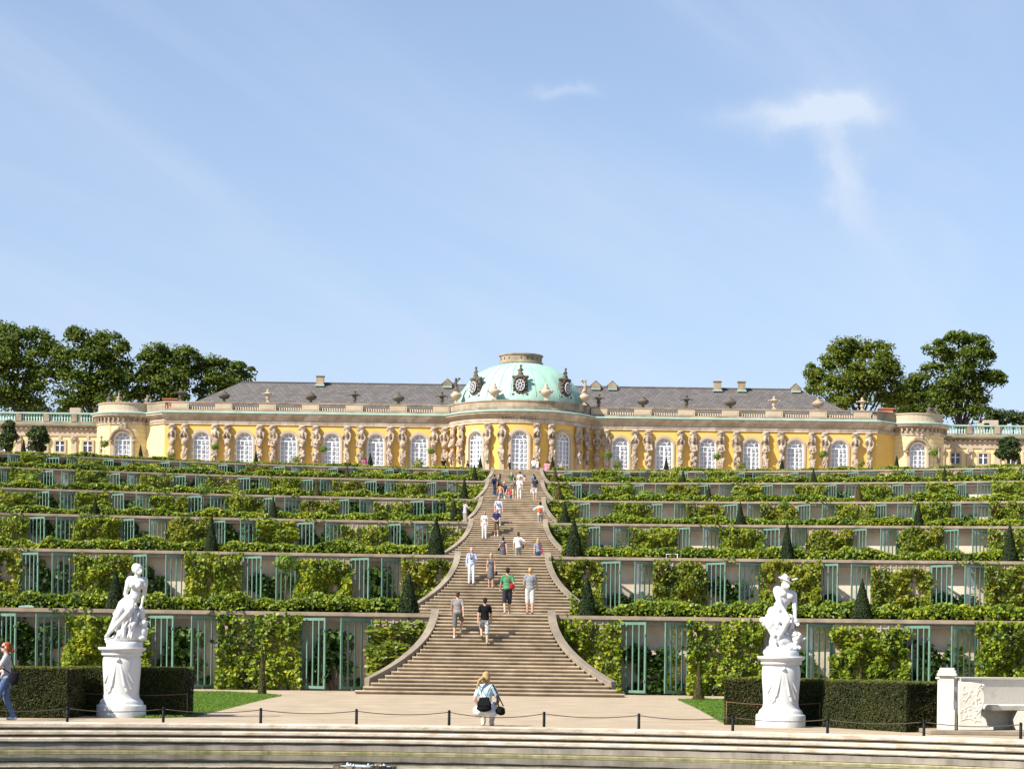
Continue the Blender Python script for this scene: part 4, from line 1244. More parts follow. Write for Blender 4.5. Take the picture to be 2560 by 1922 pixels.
# ------------------------------------------------------------------ lower side wings
for sg, side in ((-1, 'left'), (1, 'right')):
    WY = 222.0
    b = thing('side_wing', 'low cream side wing with square windows %s of the palace' % side, 'building', (0, WY, PZ))
    def bp(name, mb, m, parent=None, fix=False):
        mb.v = [(x, y - WY, z - PZ) for x, y, z in mb.v]
        return mb.build(name, m, parent or b, fix=fix)
    xi = CABX[0] - 2.0 if sg < 0 else CABX[1] + 2.0
    xo = sg * 88.0
    lo, hi = min(xi, xo), max(xi, xo)
    zc = 24.65
    bp('wall', MB().box(((lo + hi) / 2, WY + 4, (PZ + zc) / 2), (hi - lo, 8, zc - PZ)), M('pale_yellow'))
    bp('frieze', MB().box(((lo + hi) / 2, WY + 3.95, zc + 0.45), (hi - lo, 8.1, 0.9)), M('sandstone'))
    bp('cornice', MB().sweep([(lo, WY), (hi, WY)], [(-0.3, zc + 0.9), (0.3, zc + 0.92), (0.55, zc + 1.12), (0.55, zc + 1.2), (-0.3, zc + 1.22)]), M('dark_sandstone'), fix=True)
    bp('cornice_cover', MB().sweep([(lo, WY), (hi, WY)], [(-0.3, zc + 1.225), (0.56, zc + 1.205), (0.60, zc + 1.3), (-0.3, zc + 1.40)]), M('cornice_copper'), fix=True)
    mb = MB()
    nn = int((hi - lo) / 0.55)
    for k in range(nn): mb.box((lo + (k + 0.5) * (hi - lo) / nn, WY - 0.22, zc + 0.80), (0.2, 0.3, 0.16))
    tag(bp('bracket', mb, M('dark_sandstone')), kind='stuff')
    bp('balustrade_rail', MB().box(((lo + hi) / 2, WY + 0.2, zc + 2.52), (hi - lo, 0.5, 0.16)), M('cornice_copper'))
    bp('balustrade_base', MB().box(((lo + hi) / 2, WY + 0.2, zc + 1.5), (hi - lo, 0.45, 0.3)), M('dark_sandstone'))
    s0 = (185 if sg < 0 else 2423.5)
    x0 = W(s0, 1100, WY)[0]
    per = (W(220, 1100, WY)[0] - W(150.5, 1100, WY)[0])
    k = -1
    wx = []
    for k in range(-2, 8):
        x = x0 + sg * k * per
        if not (lo + 0.6 < x < hi - 0.6): continue
        mb = MB(); mb.box((x, WY - 0.07, (PZ + zc) / 2), (0.62, 0.2, zc - PZ)); bp('pilaster', mb, M('sandstone'))
        mb = MB()
        for q in range(9): mb.box((x + rnd.uniform(-0.32, 0.32), WY - 0.2 + rnd.uniform(-0.06, 0.04), zc - 0.1 - rnd.random() * 0.55), (0.22, 0.18, 0.2), 0, rnd.random())
        bp('capital', mb, M('sandstone'))
        mb = MB(); mb.box((x, WY + 0.18, zc + 2.05), (0.62, 0.52, 0.85)); bp('pedestal', mb, M('dark_sandstone'))
        for h_ in (0.5,):
            xw = x + sg * per * h_
            if not (lo + 1 < xw < hi - 1): continue
            zw_ = 23.5
            mb = MB()
            for dx, dz, sx, sz in ((0, 0.66, 1.4, 0.2), (0, -0.66, 1.4, 0.2), (-0.58, 0, 0.24, 1.12), (0.58, 0, 0.24, 1.12), (0, 0.95, 0.3, 0.4)):
                mb.box((xw + dx, WY - 0.04, zw_ + dz), (sx, 0.14, sz))
            wo_ = bp('window', mb, M('sandstone'))
            mb = MB(); mb.box((xw, WY - 0.012, zw_), (0.92, 0.02, 1.12)); bp('pane', mb, M('clock_dark'), wo_)
            mb = MB(); mb.box((xw, WY - 0.04, zw_), (0.12, 0.05, 1.12)); mb.box((xw, WY - 0.042, zw_ + 0.12), (0.92, 0.04, 0.07)); bp('bars', mb, M('white_paint'), wo_)
        a, c_ = sorted((x + sg * 0.31, x + sg * (per - 0.31)))
        mb = MB(); n = int((c_ - a) / 0.30)
        for q in range(n):
            bx = a + (c_ - a) * (q + 0.5) / n
            mb.add([(v[0] * 1.35 + bx, v[1] * 1.35 + WY + 0.2, v[2] * 1.45 + zc + 1.66) for v in bal.v], bal.f, 0, True)
        tag(bp('baluster', mb, M('cornice_copper')), kind='stuff')
    # a chimney or two
    for sx in ((190,) if sg < 0 else (2476, 2458)):
        x = W(sx, 1040, WY + 3)[0]
        bp('chimney', MB().box((x, WY + 3, zc + 2.6), (1.2 if sx != 2476 else 1.6, 0.9, 1.7 if sx != 2458 else 1.0)), M('sandstone'))
# ================================================================== VEGETATION
def leaf_arrays(pts, size, normal=None, spread=1.0, aspect=0.62, seed=0, fold=0.25, droop=0.0):
    """pts Nx3 -> verts (N*4), quads as two folded triangles; normal Nx3 is the favoured facing"""
    r = np.random.RandomState(seed)
    n = len(pts)
    nn = r.normal(size=(n, 3))
    nn /= np.linalg.norm(nn, axis=1)[:, None]
    if normal is not None:
        nn = normal + nn * spread
        nn /= np.linalg.norm(nn, axis=1)[:, None] + 1e-9
    t = r.normal(size=(n, 3)); t[:, 2] -= droop
    t -= (t * nn).sum(1)[:, None] * nn
    t /= np.linalg.norm(t, axis=1)[:, None] + 1e-9
    b = np.cross(nn, t)
    s = size if np.isscalar(size) else size[:, None]
    if np.isscalar(size): s = size * (0.65 + 0.7 * r.rand(n))[:, None]
    a0 = pts - t * s * 0.5
    a1 = pts + b * s * 0.5 * aspect + nn * s * fold * 0.5
    a2 = pts + t * s * 0.5
    a3 = pts - b * s * 0.5 * aspect + nn * s * fold * 0.5
    v = np.stack([a0, a1, a2, a3], 1).reshape(-1, 3)
    return v
def mesh_from_leaves(name, V, m):
    n = len(V) // 4
    me = bpy.data.meshes.new(name)
    me.vertices.add(len(V)); me.vertices.foreach_set('co', V.astype(np.float32).ravel())
    base = np.arange(n) * 4
    idx = np.stack([base, base + 1, base + 2, base, base + 2, base + 3], 1).ravel()
    me.loops.add(n * 6); me.loops.foreach_set('vertex_index', idx.astype(np.int32))
    me.polygons.add(n * 2)
    me.polygons.foreach_set('loop_start', (np.arange(n * 2) * 3).astype(np.int32))
    me.polygons.foreach_set('loop_total', np.full(n * 2, 3, np.int32))
    me.materials.append(m)
    me.update(calc_edges=True)
    return me
def fbm(x, y, z, f=1.0):
    return noise.fractal(Vector((x * f, y * f, z * f)), 0.6, 2.0, 3)
# ---- wall vines: fan of stems with leaf masses, three height classes, several individuals
def vine_mesh(w, h, seed, m, dens=1.0, leaf=0.15):
    r = np.random.RandomState(seed)
    n = int(w * h * 460 * dens)
    P = []
    while len(P) < n:
        x = r.uniform(-w / 2, w / 2, 600); z = r.uniform(0.0, h, 600); d = r.rand(600)
        for a, b, c in zip(x, z, d):
            e = noise.noise(Vector((a * 1.1 + seed * 7.3, b * 1.1, seed * 1.7))) + 0.55 * noise.noise(Vector((a * 2.9, b * 2.9 + seed * 3.1, 4.0)))
            edge = min(1.0, (w / 2 - abs(a)) / 0.18) * min(1.0, (h - b) / (0.22 + 0.2 * noise.noise(Vector((a * 1.5, seed * 2.0, 9)))))
            if e + 0.62 * edge - 0.10 > r.rand() * 0.60 - 0.22:
                bulge = 0.12 + 0.62 * max(0.0, e + 0.38)
                P.append((a, -0.05 - c ** 0.45 * bulge - 0.08 * (1 - b / h), b))
                if len(P) >= n: break
    P = np.array(P[:n])
    # a few straggling shoots
    S = []
    for k in range(int(5 * w)):
        x0, z0 = r.uniform(-w / 2, w / 2), r.uniform(0.3 * h, 0.98 * h)
        dx = r.uniform(-0.5, 0.5)
        for q in range(7): S.append((x0 + dx * q / 7, -0.3 - 0.035 * q, z0 + 0.22 * q / 7 * r.uniform(0.2, 1.3)))
    P = np.concatenate([P, np.array(S)])
    N = np.tile(np.array([[-0.15, -0.75, 0.55]]), (len(P), 1))
    return mesh_from_leaves('foliage', leaf_arrays(P, leaf, N, 0.85, 0.85, seed, 0.22, 0.6), m)
def stem_mesh(w, h, seed):
    q = random.Random(seed); mb = MB()
    k = max(2, int(w / 0.8))
    for s in range(k):
        x = -w / 2 + w * (s + 0.5) / k
        pts = [(x, -0.08, 0.0)]
        for j in range(1, 6): pts.append((x + q.uniform(-0.16, 0.16) * j / 2, -0.07 - 0.03 * q.random(), h * j / 5.4))
        mb.tube(pts, [0.035, 0.032, 0.028, 0.022, 0.016, 0.01], 5)
        for b in range(4):
            j = q.randint(1, 4); p = pts[j]
            mb.tube([p, (p[0] + q.uniform(-0.5, 0.5), -0.14, p[2] + q.uniform(0.0, 0.5))], [0.014, 0.006], 4)
    return mb.mesh('stem', M('stem'))
VINES = {}
def vine_for(w, h, var):
    kw = 2.9 if w > 2.2 else 1.5
    key = (kw, var)
    if key not in VINES:
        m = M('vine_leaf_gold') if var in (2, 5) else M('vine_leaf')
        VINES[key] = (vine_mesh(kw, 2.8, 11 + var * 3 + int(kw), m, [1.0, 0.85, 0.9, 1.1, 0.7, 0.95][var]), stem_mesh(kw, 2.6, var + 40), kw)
    return VINES[key]
for (i, sd, a, b, num) in PIERS:
    zb = 0.0 if i == 0 else ROWZ[i - 1]
    w = abs(b - a); xm = (a + b) / 2
    if abs(xm) > XOUT[i] - 2.5 and num > 2: continue
    h = ROWZ[i] - zb - 0.10
    var = rnd.randint(0, 5)
    f, s, kw = vine_for(w, h, var)
    if num == 0: where = 'beside the stairs on the %s' % SIDEW[sd]
    else: where = 'just beyond gate %s %s of the stairs' % (ORD[num - 1], SIDEW[sd])
    t = thing('wall_vine', 'leafy vine trained up the %s terrace wall, %s' % (ROWNAME[i], where), 'vine', (xm, yrow(i, xm) - 0.02, zb + (0.01 if i == 0 else -0.02)), trow(i, xm), 'vines trained on the terrace walls')
    sx = (w + 0.32) / kw; sz = h / 2.8 * rnd.uniform(0.92, 1.03)
    for nm, me in (('foliage', f), ('stem', s)):
        o = link(nm, me, t); o.scale = (sx * rnd.choice((-1, 1)), 1.0, sz)
# ---- fig bushes inside the niches
def fig_mesh(seed):
    r = np.random.RandomState(seed)
    P = []
    for k in range(15):
        c = np.array((r.uniform(-0.8, 0.85), r.uniform(-0.12, 0.08), 0.1 + 1.85 * r.rand() ** 1.3))
        rad = r.uniform(0.35, 0.55)
        q = r.normal(size=(80, 3)); q /= np.linalg.norm(q, axis=1)[:, None]
        q = c + q * np.array((rad, 0.28, rad * 0.9)) * r.uniform(0.5, 1, (80, 1))
        P.append(q)
    P = np.concatenate(P); P = P[P[:, 2] > 0.05]
    N = np.tile(np.array([[-0.3, -0.6, 0.6]]), (len(P), 1))
    return mesh_from_leaves('foliage', leaf_arrays(P, 0.23, N, 0.9, 0.75, seed, 0.2, 0.8), M('fig_leaf'))
def fig_stem(seed):
    q = random.Random(seed); mb = MB()
    for k in range(6):
        x = q.uniform(-0.4, 0.4)
        mb.tube([(x * 0.5, 0, 0), (x, q.uniform(-0.1, 0.1), 0.7), (x * 1.8, q.uniform(-0.15, 0.1), 1.5)], [0.035, 0.025, 0.01], 5)
    return mb.mesh('stem', M('stem'))
FIGS = [(fig_mesh(90 + k), fig_stem(k)) for k in range(4)]
for i in range(6):
    zb = 0.0 if i == 0 else ROWZ[i - 1]
    for sd in (0, 1):
        for n_, c in enumerate(NX[i][sd]):
            if abs(c) > XOUT[i] - 1.5: continue
            if sd == 1 and i > 1 and rnd.random() < 0.35: continue
            f, s = FIGS[rnd.randint(0, 3)]
            t = thing('fig_bush', 'dark fig bush in the niche behind gate %s %s of the stairs, %s wall' % (ORD[n_], SIDEW[sd], ROWNAME[i]), 'bush', (c, yrow(i, c) + 0.30, zb), trow(i, c), 'fig bushes in the wall niches')
            k = rnd.uniform(0.95, 1.25) if sd == 0 else rnd.uniform(0.65, 1.1)
            for nm, me in (('foliage', f), ('stem', s)):
                o = link(nm, me, t); o.scale = (rnd.choice((-1, 1)), 1, k)
# ---- low leafy hedges along each terrace edge
HH = [0.64, 0.57, 0.52, 0.50, 0.48, 0.30]
for i in range(6):
    for sd, sg in ((0, -1), (1, 1)):
        r = np.random.RandomState(300 + i * 2 + sd)
        x0, x1 = (2.9 if i < 5 else 3.2), XOUT[i] - 1.0
        L = x1 - x0
        leaf = 0.13 + 0.012 * i
        n = int(L * (620 - 55 * i))
        x = r.uniform(x0, x1, n)
        prof = np.array([HH[i] * (0.82 + 0.62 * noise.noise(Vector((q * 0.55, i * 5.1, sd * 9.0))) + 0.42 * noise.noise(Vector((q * 1.7, i * 3.1, sd * 4.0)))) for q in x])
        if i == 5: prof *= np.clip(np.array([0.75 + 1.3 * noise.noise(Vector((q * 0.23, 77, sd))) for q in x]), 0.25, 1.25)
        u = r.rand(n) ** 0.7
        z = u * prof
        y = 0.70 + r.uniform(-0.46, 0.42, n) * np.sqrt(np.clip(1.05 - (u - 0.15) ** 2, 0.1, 1))
        y -= np.array([0.28 * max(0.0, noise.noise(Vector((q * 0.9, zz * 1.3, i * 2.2 + sd)))) for q, zz in zip(x, z)])
        X = sg * x
        P = np.stack([X, np.array([yrow(i, q) for q in X]) + y, ROWZ[i] + z + 0.02], 1)
        dr = (r.rand(n) < 0.06) & np.array([noise.noise(Vector((q * 0.35, i * 9.7, sd * 5.0 + 3))) > 0.22 for q in x])
        P[dr, 1] += -P[dr, 1] + np.array([yrow(i, q) for q in X[dr]]) - r.uniform(0.05, 0.22, dr.sum()); P[dr, 2] = ROWZ[i] + r.uniform(-0.28, 0.12, dr.sum())
        N = np.tile(np.array([[-0.2, -0.6, 0.75]]), (n, 1))
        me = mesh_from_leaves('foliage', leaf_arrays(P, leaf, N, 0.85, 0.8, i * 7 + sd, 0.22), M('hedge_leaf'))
        t = thing('low_hedge', 'low leafy hedge along the edge of the %s terrace, %s of the stairs' % (ROWNAME[i], SIDEW[sd]), 'hedge', (0, 0, 0), 0, 'low hedges along the terrace edges')
        tag(link('foliage', me, t), kind='stuff')
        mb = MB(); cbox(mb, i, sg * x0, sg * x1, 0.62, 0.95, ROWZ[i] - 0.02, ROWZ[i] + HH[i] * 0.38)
        mb.build('hedge_core', M('dark_core'), t, fix=True)  # solid near-black core inside the leaves
# ---- clipped cones
def cone_mesh(seed, m, n=2600, leaf=0.075):
    r = np.random.RandomState(seed)
    h = 1 - np.sqrt(r.rand(n)) * 0.985
    a = r.uniform(0, 2 * math.pi, n)
    bump = np.array([1 + 0.10 * noise.noise(Vector((math.cos(q) * 2, math.sin(q) * 2, z * 6 + seed))) for q, z in zip(a, h)])
    rad = (1 - h) ** 0.92 * bump * (0.9 + 0.13 * r.rand(n))
    P = np.stack([rad * np.cos(a) * 0.36, rad * np.sin(a) * 0.36, h * 1.5 + 0.02], 1)
    N = np.stack([np.cos(a), np.sin(a), np.full(n, 0.35)], 1)
    return mesh_from_leaves('crown', leaf_arrays(P, leaf, N, 0.7, 0.6, seed, 0.2), m)
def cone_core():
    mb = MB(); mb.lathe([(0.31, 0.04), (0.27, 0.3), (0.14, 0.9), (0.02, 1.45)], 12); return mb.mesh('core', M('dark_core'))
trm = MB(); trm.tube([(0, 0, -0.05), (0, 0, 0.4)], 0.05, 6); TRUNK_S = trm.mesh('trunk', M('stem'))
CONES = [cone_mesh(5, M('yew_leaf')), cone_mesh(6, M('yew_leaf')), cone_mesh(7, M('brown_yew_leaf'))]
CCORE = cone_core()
def cone(i, sx, top, var=0, wid=1.0, behind=0.55, bound=None, ground=None, lab=None):
    if ground is None:
        Yc_ = ROWY[i] + behind; X = 0
        for _ in range(5):
            X = W(sx, top, Yc_)[0]; Yc_ = yrow(i, X) + behind
        z0 = ROWZ[i] if i < 5 else ROWZ[5] - 0.02 + behind * 0.052
    else:
        X, Yc_ = ground; z0 = 0.0
    zt = W(sx, top, Yc_)[1]
    h = max(0.7, zt - z0)
    t = thing('clipped_cone', lab, 'topiary', (X, Yc_, z0), rnd.uniform(0, 6), 'clipped yew cones on the terraces')
    k = h / 1.5
    for nm, me in (('crown', CONES[var]), ('core', CCORE), ('trunk', TRUNK_S)):
        o = link(nm, me, t)
        o.scale = (k * wid, k * wid, k if nm != 'trunk' else 1)
conelist = [  # terrace (0 = lowest), photo x, photo y of the tip, kind, width factor, what it stands by
    (0, 1022, 1427, 1, 1.05, 'left of the stairs'), (0, 1469, 1441, 0, 1.05, 'right of the stairs'), (0, 289, 1418, 0, 0.95, 'behind the left statue'), (0, 2156, 1447, 1, 1.05, 'right of the right statue'),
    (1, 1091, 1291, 0, 0.95, 'left of the stairs'), (1, 1435, 1293, 1, 1.05, 'right of the stairs'), (1, 529, 1285, 1, 0.75, 'far left above the left lawn'), (1, 1968, 1303, 0, 0.75, 'above the right statue'), (1, 2525, 1307, 1, 0.85, 'at the far right'),
    (2, 1135, 1246, 0, 0.85, 'left of the stairs'), (2, 683, 1238, 1, 0.85, 'midway on the left half'), (2, 1413, 1254, 0, 0.95, 'right of the stairs'), (2, 1851, 1252, 1, 0.85, 'midway on the right half'), (2, 2296, 1254, 0, 0.9, 'at the right'), (2, 238, 1240, 1, 0.8, 'at the far left'),
    (3, 1161, 1192, 0, 0.75, 'left of the stairs'), (3, 792, 1196, 2, 0.75, 'midway on the left half'), (3, 1397, 1200, 2, 0.8, 'right of the stairs'), (3, 1772, 1208, 0, 0.8, 'midway on the right half'), (3, 2147, 1206, 2, 0.8, 'at the right'),
    (4, 1187, 1161, 0, 0.85, 'left of the stairs'), (4, 868, 1159, 2, 0.8, 'midway on the left half'), (4, 1388, 1165, 2, 0.85, 'right of the stairs'), (4, 1708, 1171, 0, 0.75, 'midway on the right half'), (4, 2034, 1168, 0, 0.8, 'at the right'), (4, 2362, 1165, 0, 0.8, 'at the far right'),
    (5, 59, 1097, 0, 0.8, 'before the left side wing'), (5, 351.6, 1110, 0, 0.75, 'before the left round pavilion'), (5, 640, 1124, 0, 0.75, 'before the third palace window'), (5, 926, 1130, 0, 0.85, 'before the fifth window from the left'), (5, 1201, 1140, 0, 0.8, 'left of the top of the stairs'),
    (5, 1381, 1139, 0, 0.8, 'right of the top of the stairs'), (5, 1666, 1143, 0, 0.9, 'before the second window past the dome'), (5, 1955, 1143, 0, 0.8, 'before the fifth window past the dome'), (5, 2242, 1137, 0, 0.85, 'before the right round pavilion'), (5, 2548, 1133, 0, 0.8, 'at the far right before the side wing')]
for i, sx, top, var, wd, lab in conelist:
    cone(i, sx, top, var, wd * 1.06, 0.34 if i < 5 else 3.0, lab='%s cone on the %s terrace, %s' % (['dark green yew', 'dark green yew', 'browning yew'][var], ROWNAME[i], lab))
cx_g, cy_g = G(1690 + 60, 1748)
for sx, sy, top, lab, var in ((1746, 1750, 1652, 'brownish clipped cone standing on the right lawn by the lowest wall', 2), (655, 1736, 1610, 'sparse brown cone against the lowest wall at the left lawn', 2), (2150, 1768, 1668, 'brown tip of a cone behind the right hedge', 2)):
    gx, gy = G(sx, sy); gy = min(gy, 73.6); gx = W(sx, sy, gy)[0]
    cone(0, sx, top, var, 0.62 if sx != 655 else 0.36, ground=(gx, gy), lab=lab)
# ---- little trees: round heads on thin stems
def ball_mesh(seed, m, n=750, leaf=0.2):
    r = np.random.RandomState(seed)
    q = r.normal(size=(n, 3)); q /= np.linalg.norm(q, axis=1)[:, None]
    rad = (0.55 + 0.45 * r.rand(n)) * np.array([1 + 0.5 * noise.noise(Vector(v) * 1.6 + Vector((seed, 0, 0))) for v in q.tolist()])
    P = q * rad[:, None] * np.array((1, 1, 0.82))
    return mesh_from_leaves('crown', leaf_arrays(P, leaf, q + np.array((0, 0, 0.4)), 0.8, 0.8, seed, 0.2), m)
BALLS = [ball_mesh(1, M('fresh_leaf')), ball_mesh(2, M('fresh_leaf')), ball_mesh(3, M('vine_leaf_gold'), 380, 0.2)]
def standard(i, sx, sy, rpx, var, behind, lab):
    Yc_ = ROWY[i] + behind; X = 0
    for _ in range(5):
        X, Z = W(sx, sy, Yc_); Yc_ = yrow(i, X) + behind
    z0 = ROWZ[i] if i < 5 else ROWZ[5] - 0.03 + behind * 0.052
    k = rpx * 0.4 * Yc_ / F
    t = thing('small_tree', lab, 'small tree', (X, Yc_, z0), rnd.uniform(0, 6), 'small standard trees on the terraces')
    o = link('crown', BALLS[var], t, (0, 0, Z - z0)); o.scale = (k, k, k)
    mb = MB(); mb.tube([(0, 0, -0.05), (0.02, 0, (Z - z0) * 0.5), (0, 0, Z - z0)], [0.035, 0.03, 0.02], 6)
    for q in range(5):
        a = q * 1.3; mb.tube([(0, 0, Z - z0 - 0.3 * k), (0.5 * k * math.cos(a), 0.5 * k * math.sin(a), Z - z0 + 0.3 * k)], [0.018, 0.008], 4)
    mb.build('trunk', M('stem'), t)
stlist = [(5, 262, 1108, 12, 0, 'before the trophy of the left round pavilion'), (5, 428, 1137, 13, 2, 'before the leftmost palace figures'), (5, 538, 1116, 11, 0, 'right of the first palace window'),
          (5, 740, 1147, 13, 2, 'before the third palace window'), (5, 809, 1121, 11, 0, 'left of the fourth palace window'), (5, 1045, 1158, 17, 2, 'before the sixth palace window'), (5, 1078, 1126, 11, 0, 'between the sixth window and the rotunda'),
          (5, 1521, 1136, 12, 0, 'just right of the rotunda'), (5, 1543, 1160, 15, 2, 'before the first window right of the rotunda'), (5, 1793, 1140, 11, 0, 'beside the third window right of the rotunda'),
          (5, 1854, 1163, 13, 2, 'left of the fourth window right of the rotunda'), (5, 2057, 1134, 12, 0, 'between the last two windows on the right'), (5, 2154, 1157, 12, 2, 'before the rightmost palace figures'), (5, 2335, 1130, 13, 0, 'before the right round pavilion'),
          (3, 1618, 1243, 27, 1, 'in the middle of the right half'), (3, 1569, 1216, 16, 1, 'close beside a broader one'), (2, 509, 1222, 20, 1, 'at the left'), (0, 714, 1405, 30, 1, 'between two gates left of the stairs'), (3, 84, 1195, 18, 1, 'at the far left'), (2, 1960, 1260, 14, 1, 'right of centre')]
for i, sx, sy, rp_, var, lab in stlist:
    standard(i, sx, sy, rp_, var, 4.5 if i == 5 else 1.5, 'small round tree on the %s terrace, %s' % (ROWNAME[i], lab))
# ---- broadleaf trees
def crown_tree(name, label, base, height, clumps, m, seed, leaf=0.36, per=760, trunk_r=0.5):
    """clumps: (dx, dy, z, rx, rz)"""
    r = np.random.RandomState(seed)
    t = thing(name, label, 'tree', base)
    Ps, Ns = [], []
    for (dx, dy, z, rx, rz) in clumps:
        n = int(per * (rx * rz) / 2.6) + 150
        sub = []
        for s in range(max(5, int(rx * 3.2))):
            v = r.normal(size=3); v /= np.linalg.norm(v); v[2] = v[2] * 0.8 + 0.15
            sub.append((np.array((dx, dy, z)) + v * np.array((rx, rx, rz)) * 0.75, (rx * rz) ** 0.5 * r.uniform(0.42, 0.68)))
        for c, rad in sub:
            k = max(20, int(n / len(sub)))
            q = r.normal(size=(k, 3)); q /= np.linalg.norm(q, axis=1)[:, None]
            q[:, 2] = np.where(q[:, 2] < -0.3, -q[:, 2] * 0.5, q[:, 2])
            P = c + q * rad * (0.35 + 0.85 * r.rand(k) ** 0.8)[:, None] * np.array((1, 1, 0.8))
            Ps.append(P); Ns.append(q + np.array((0, 0, 0.35)))
        k = int(n * 0.35)
        q = r.normal(size=(k, 3)); q /= np.linalg.norm(q, axis=1)[:, None]
        Ps.append(np.array((dx, dy, z)) + q * np.array((rx, rx, rz)) * (0.2 + 0.95 * r.rand(k) ** 0.6)[:, None]); Ns.append(q + np.array((0, 0, 0.3)))
    P = np.concatenate(Ps); N = np.concatenate(Ns)
    me = mesh_from_leaves('crown', leaf_arrays(P, leaf, N, 0.8, 0.72, seed, 0.25), m)
    link('crown', me, t)
    mb = MB()
    zt = max(c[2] for c in clumps)
    mb.tube([(0, 0, -0.3), (0.1, 0, height * 0.2), (0.0, 0, height * 0.5), (0.2, 0, zt)], [trunk_r, trunk_r * 0.75, trunk_r * 0.5, 0.08], 8)
    q = random.Random(seed)
    for (dx, dy, z, rx, rz) in clumps:
        zs = max(height * 0.18, min(z - 1.5, z * 0.62))
        mb.tube([(0.05, 0, zs), (dx * 0.5 + q.uniform(-0.3, 0.3), dy * 0.5, (zs + z) / 2 + 0.4), (dx, dy, z)], [trunk_r * 0.34, trunk_r * 0.2, 0.05], 5)
    mb.build('trunk', M('bark'), t)
    return t
def tree_from_px(name, label, Yt, x_tr, clumps_px, m, seed, leaf=0.36, per=760, z0=PZ):
    """clumps_px: (src x, src y, half width px, half height px, depth offset)"""
    X0 = W(x_tr, 1100, Yt)[0]
    cl = []
    for (sx, sy, hw, hh, dy) in clumps_px:
        x, z = W(sx, sy, Yt + dy)
        k = 0.4 * (Yt + dy) / F
        cl.append((x - X0, dy, z - z0, hw * k, hh * k))
    H = max(c[2] + c[4] for c in cl)
    return crown_tree(name, label, (X0, Yt, z0), H, cl, m, seed, leaf, per)
tree_from_px('broadleaf_tree', 'tall dark tree at the far left edge behind the side wing', 250, 40, [
    (30, 850, 50, 36, 0), (95, 855, 42, 36, 1), (10, 910, 60, 45, -1), (90, 915, 50, 40, 0), (125, 880, 28, 36, 2), (40, 975, 60, 42, 0), (105, 960, 34, 38, -1), (5, 1000, 50, 40, 1), (70, 1015, 34, 28, 0), (-40, 900, 60, 60, 0), (-30, 830, 50, 40, 2)], M('tree_leaf'), 21)
tree_from_px('broadleaf_tree', 'tall dark tree with ragged top, second from the left edge', 250, 225, [
    (190, 842, 32, 28, 0), (235, 852, 36, 30, 1), (285, 868, 32, 32, 0), (165, 890, 42, 36, -1), (225, 900, 48, 40, 0), (290, 910, 40, 38, 1), (150, 930, 30, 30, 0), (190, 960, 52, 42, -1), (255, 965, 52, 42, 0), (305, 955, 30, 36, 1), (165, 1005, 42, 30, 0), (235, 1010, 54, 34, 0), (300, 1005, 34, 30, -1)], M('tree_leaf'), 22)
tree_from_px('broadleaf_tree', 'broad dark tree, third from the left edge, beside the palace roof', 252, 405, [
    (385, 880, 36, 26, 0), (430, 888, 38, 28, 1), (462, 892, 26, 28, 0), (365, 915, 34, 32, -1), (415, 925, 44, 36, 0), (465, 925, 28, 34, 1), (370, 960, 38, 36, 0), (430, 965, 44, 38, -1), (455, 960, 24, 30, 0), (345, 990, 28, 26, 0), (390, 1000, 44, 30, 1), (440, 1005, 34, 26, 0)], M('tree_leaf'), 23)
tree_from_px('broadleaf_tree', 'smaller dark tree reaching behind the left end of the palace roof', 254, 530, [
    (515, 905, 32, 22, 0), (550, 912, 30, 24, 1), (590, 925, 28, 20, 0), (620, 935, 22, 20, 1), (500, 940, 26, 28, 0), (545, 948, 34, 30, -1), (590, 955, 34, 26, 0), (505, 975, 22, 24, 1), (550, 985, 34, 26, 0), (515, 1005, 22, 20, 0)], M('tree_leaf'), 24)
tree_from_px('broadleaf_tree', 'large sunlit tree behind the right end of the palace roof', 252, 2150, [
    (2105, 870, 34, 28, 0), (2150, 868, 32, 28, 1), (2195, 885, 34, 30, 0), (2085, 905, 30, 30, -1), (2130, 910, 40, 34, 1), (2215, 905, 32, 28, -1), (2175, 930, 46, 34, -2), (2235, 930, 28, 28, 0), (2060, 940, 30, 26, 0), (2110, 950, 42, 36, -2), (2025, 930, 14, 24, 0), (2035, 970, 24, 28, 0), (2080, 985, 38, 34, -1), (2150, 985, 48, 40, 0), (2210, 980, 44, 40, 1), (2250, 1000, 34, 34, 1), (2100, 1010, 34, 26, -2)], M('tree_leaf_warm'), 25)
tree_from_px('broadleaf_tree', 'large tree with a bare right side at the far right behind the palace', 252, 2400, [
    (2395, 850, 34, 24, 0), (2445, 862, 34, 28, 0), (2340, 872, 32, 20, 0), (2370, 895, 38, 28, 1), (2430, 900, 42, 34, -1), (2465, 890, 24, 28, 0), (2330, 930, 28, 22, 0), (2385, 940, 44, 34, 0), (2440, 945, 34, 32, 1), (2480, 945, 24, 20, 0), (2500, 950, 18, 16, 0), (2360, 980, 40, 34, -1), (2420, 985, 40, 34, 0), (2455, 990, 24, 30, 1), (2370, 1020, 44, 30, 0), (2440, 1030, 34, 26, 0)], M('tree_leaf'), 26)
tree_from_px('broadleaf_tree', 'dark shaded tree filling the gap between the two right-hand trees', 262, 2290, [
    (2280, 960, 20, 22, 0), (2275, 990, 34, 34, 0), (2310, 985, 32, 32, 1), (2260, 1020, 40, 34, 0), (2320, 1025, 36, 30, 0), (2230, 1015, 30, 30, 1), (2300, 950, 24, 24, 0), (2265, 1000, 34, 34, 1), (2340, 1005, 26, 30, 0)], M('tree_leaf'), 27)
tree_from_px('broadleaf_tree', 'low dark trees line up at the far right edge behind the side wing', 262, 2530, [
    (2500, 1040, 30, 20, 0), (2535, 1045, 30, 18, 1), (2560, 1050, 34, 16, 0), (2480, 1060, 30, 18, 0), (2600, 1045, 40, 22, 0)], M('bay_leaf'), 28)
bpy.data.objects[-1] if False else None
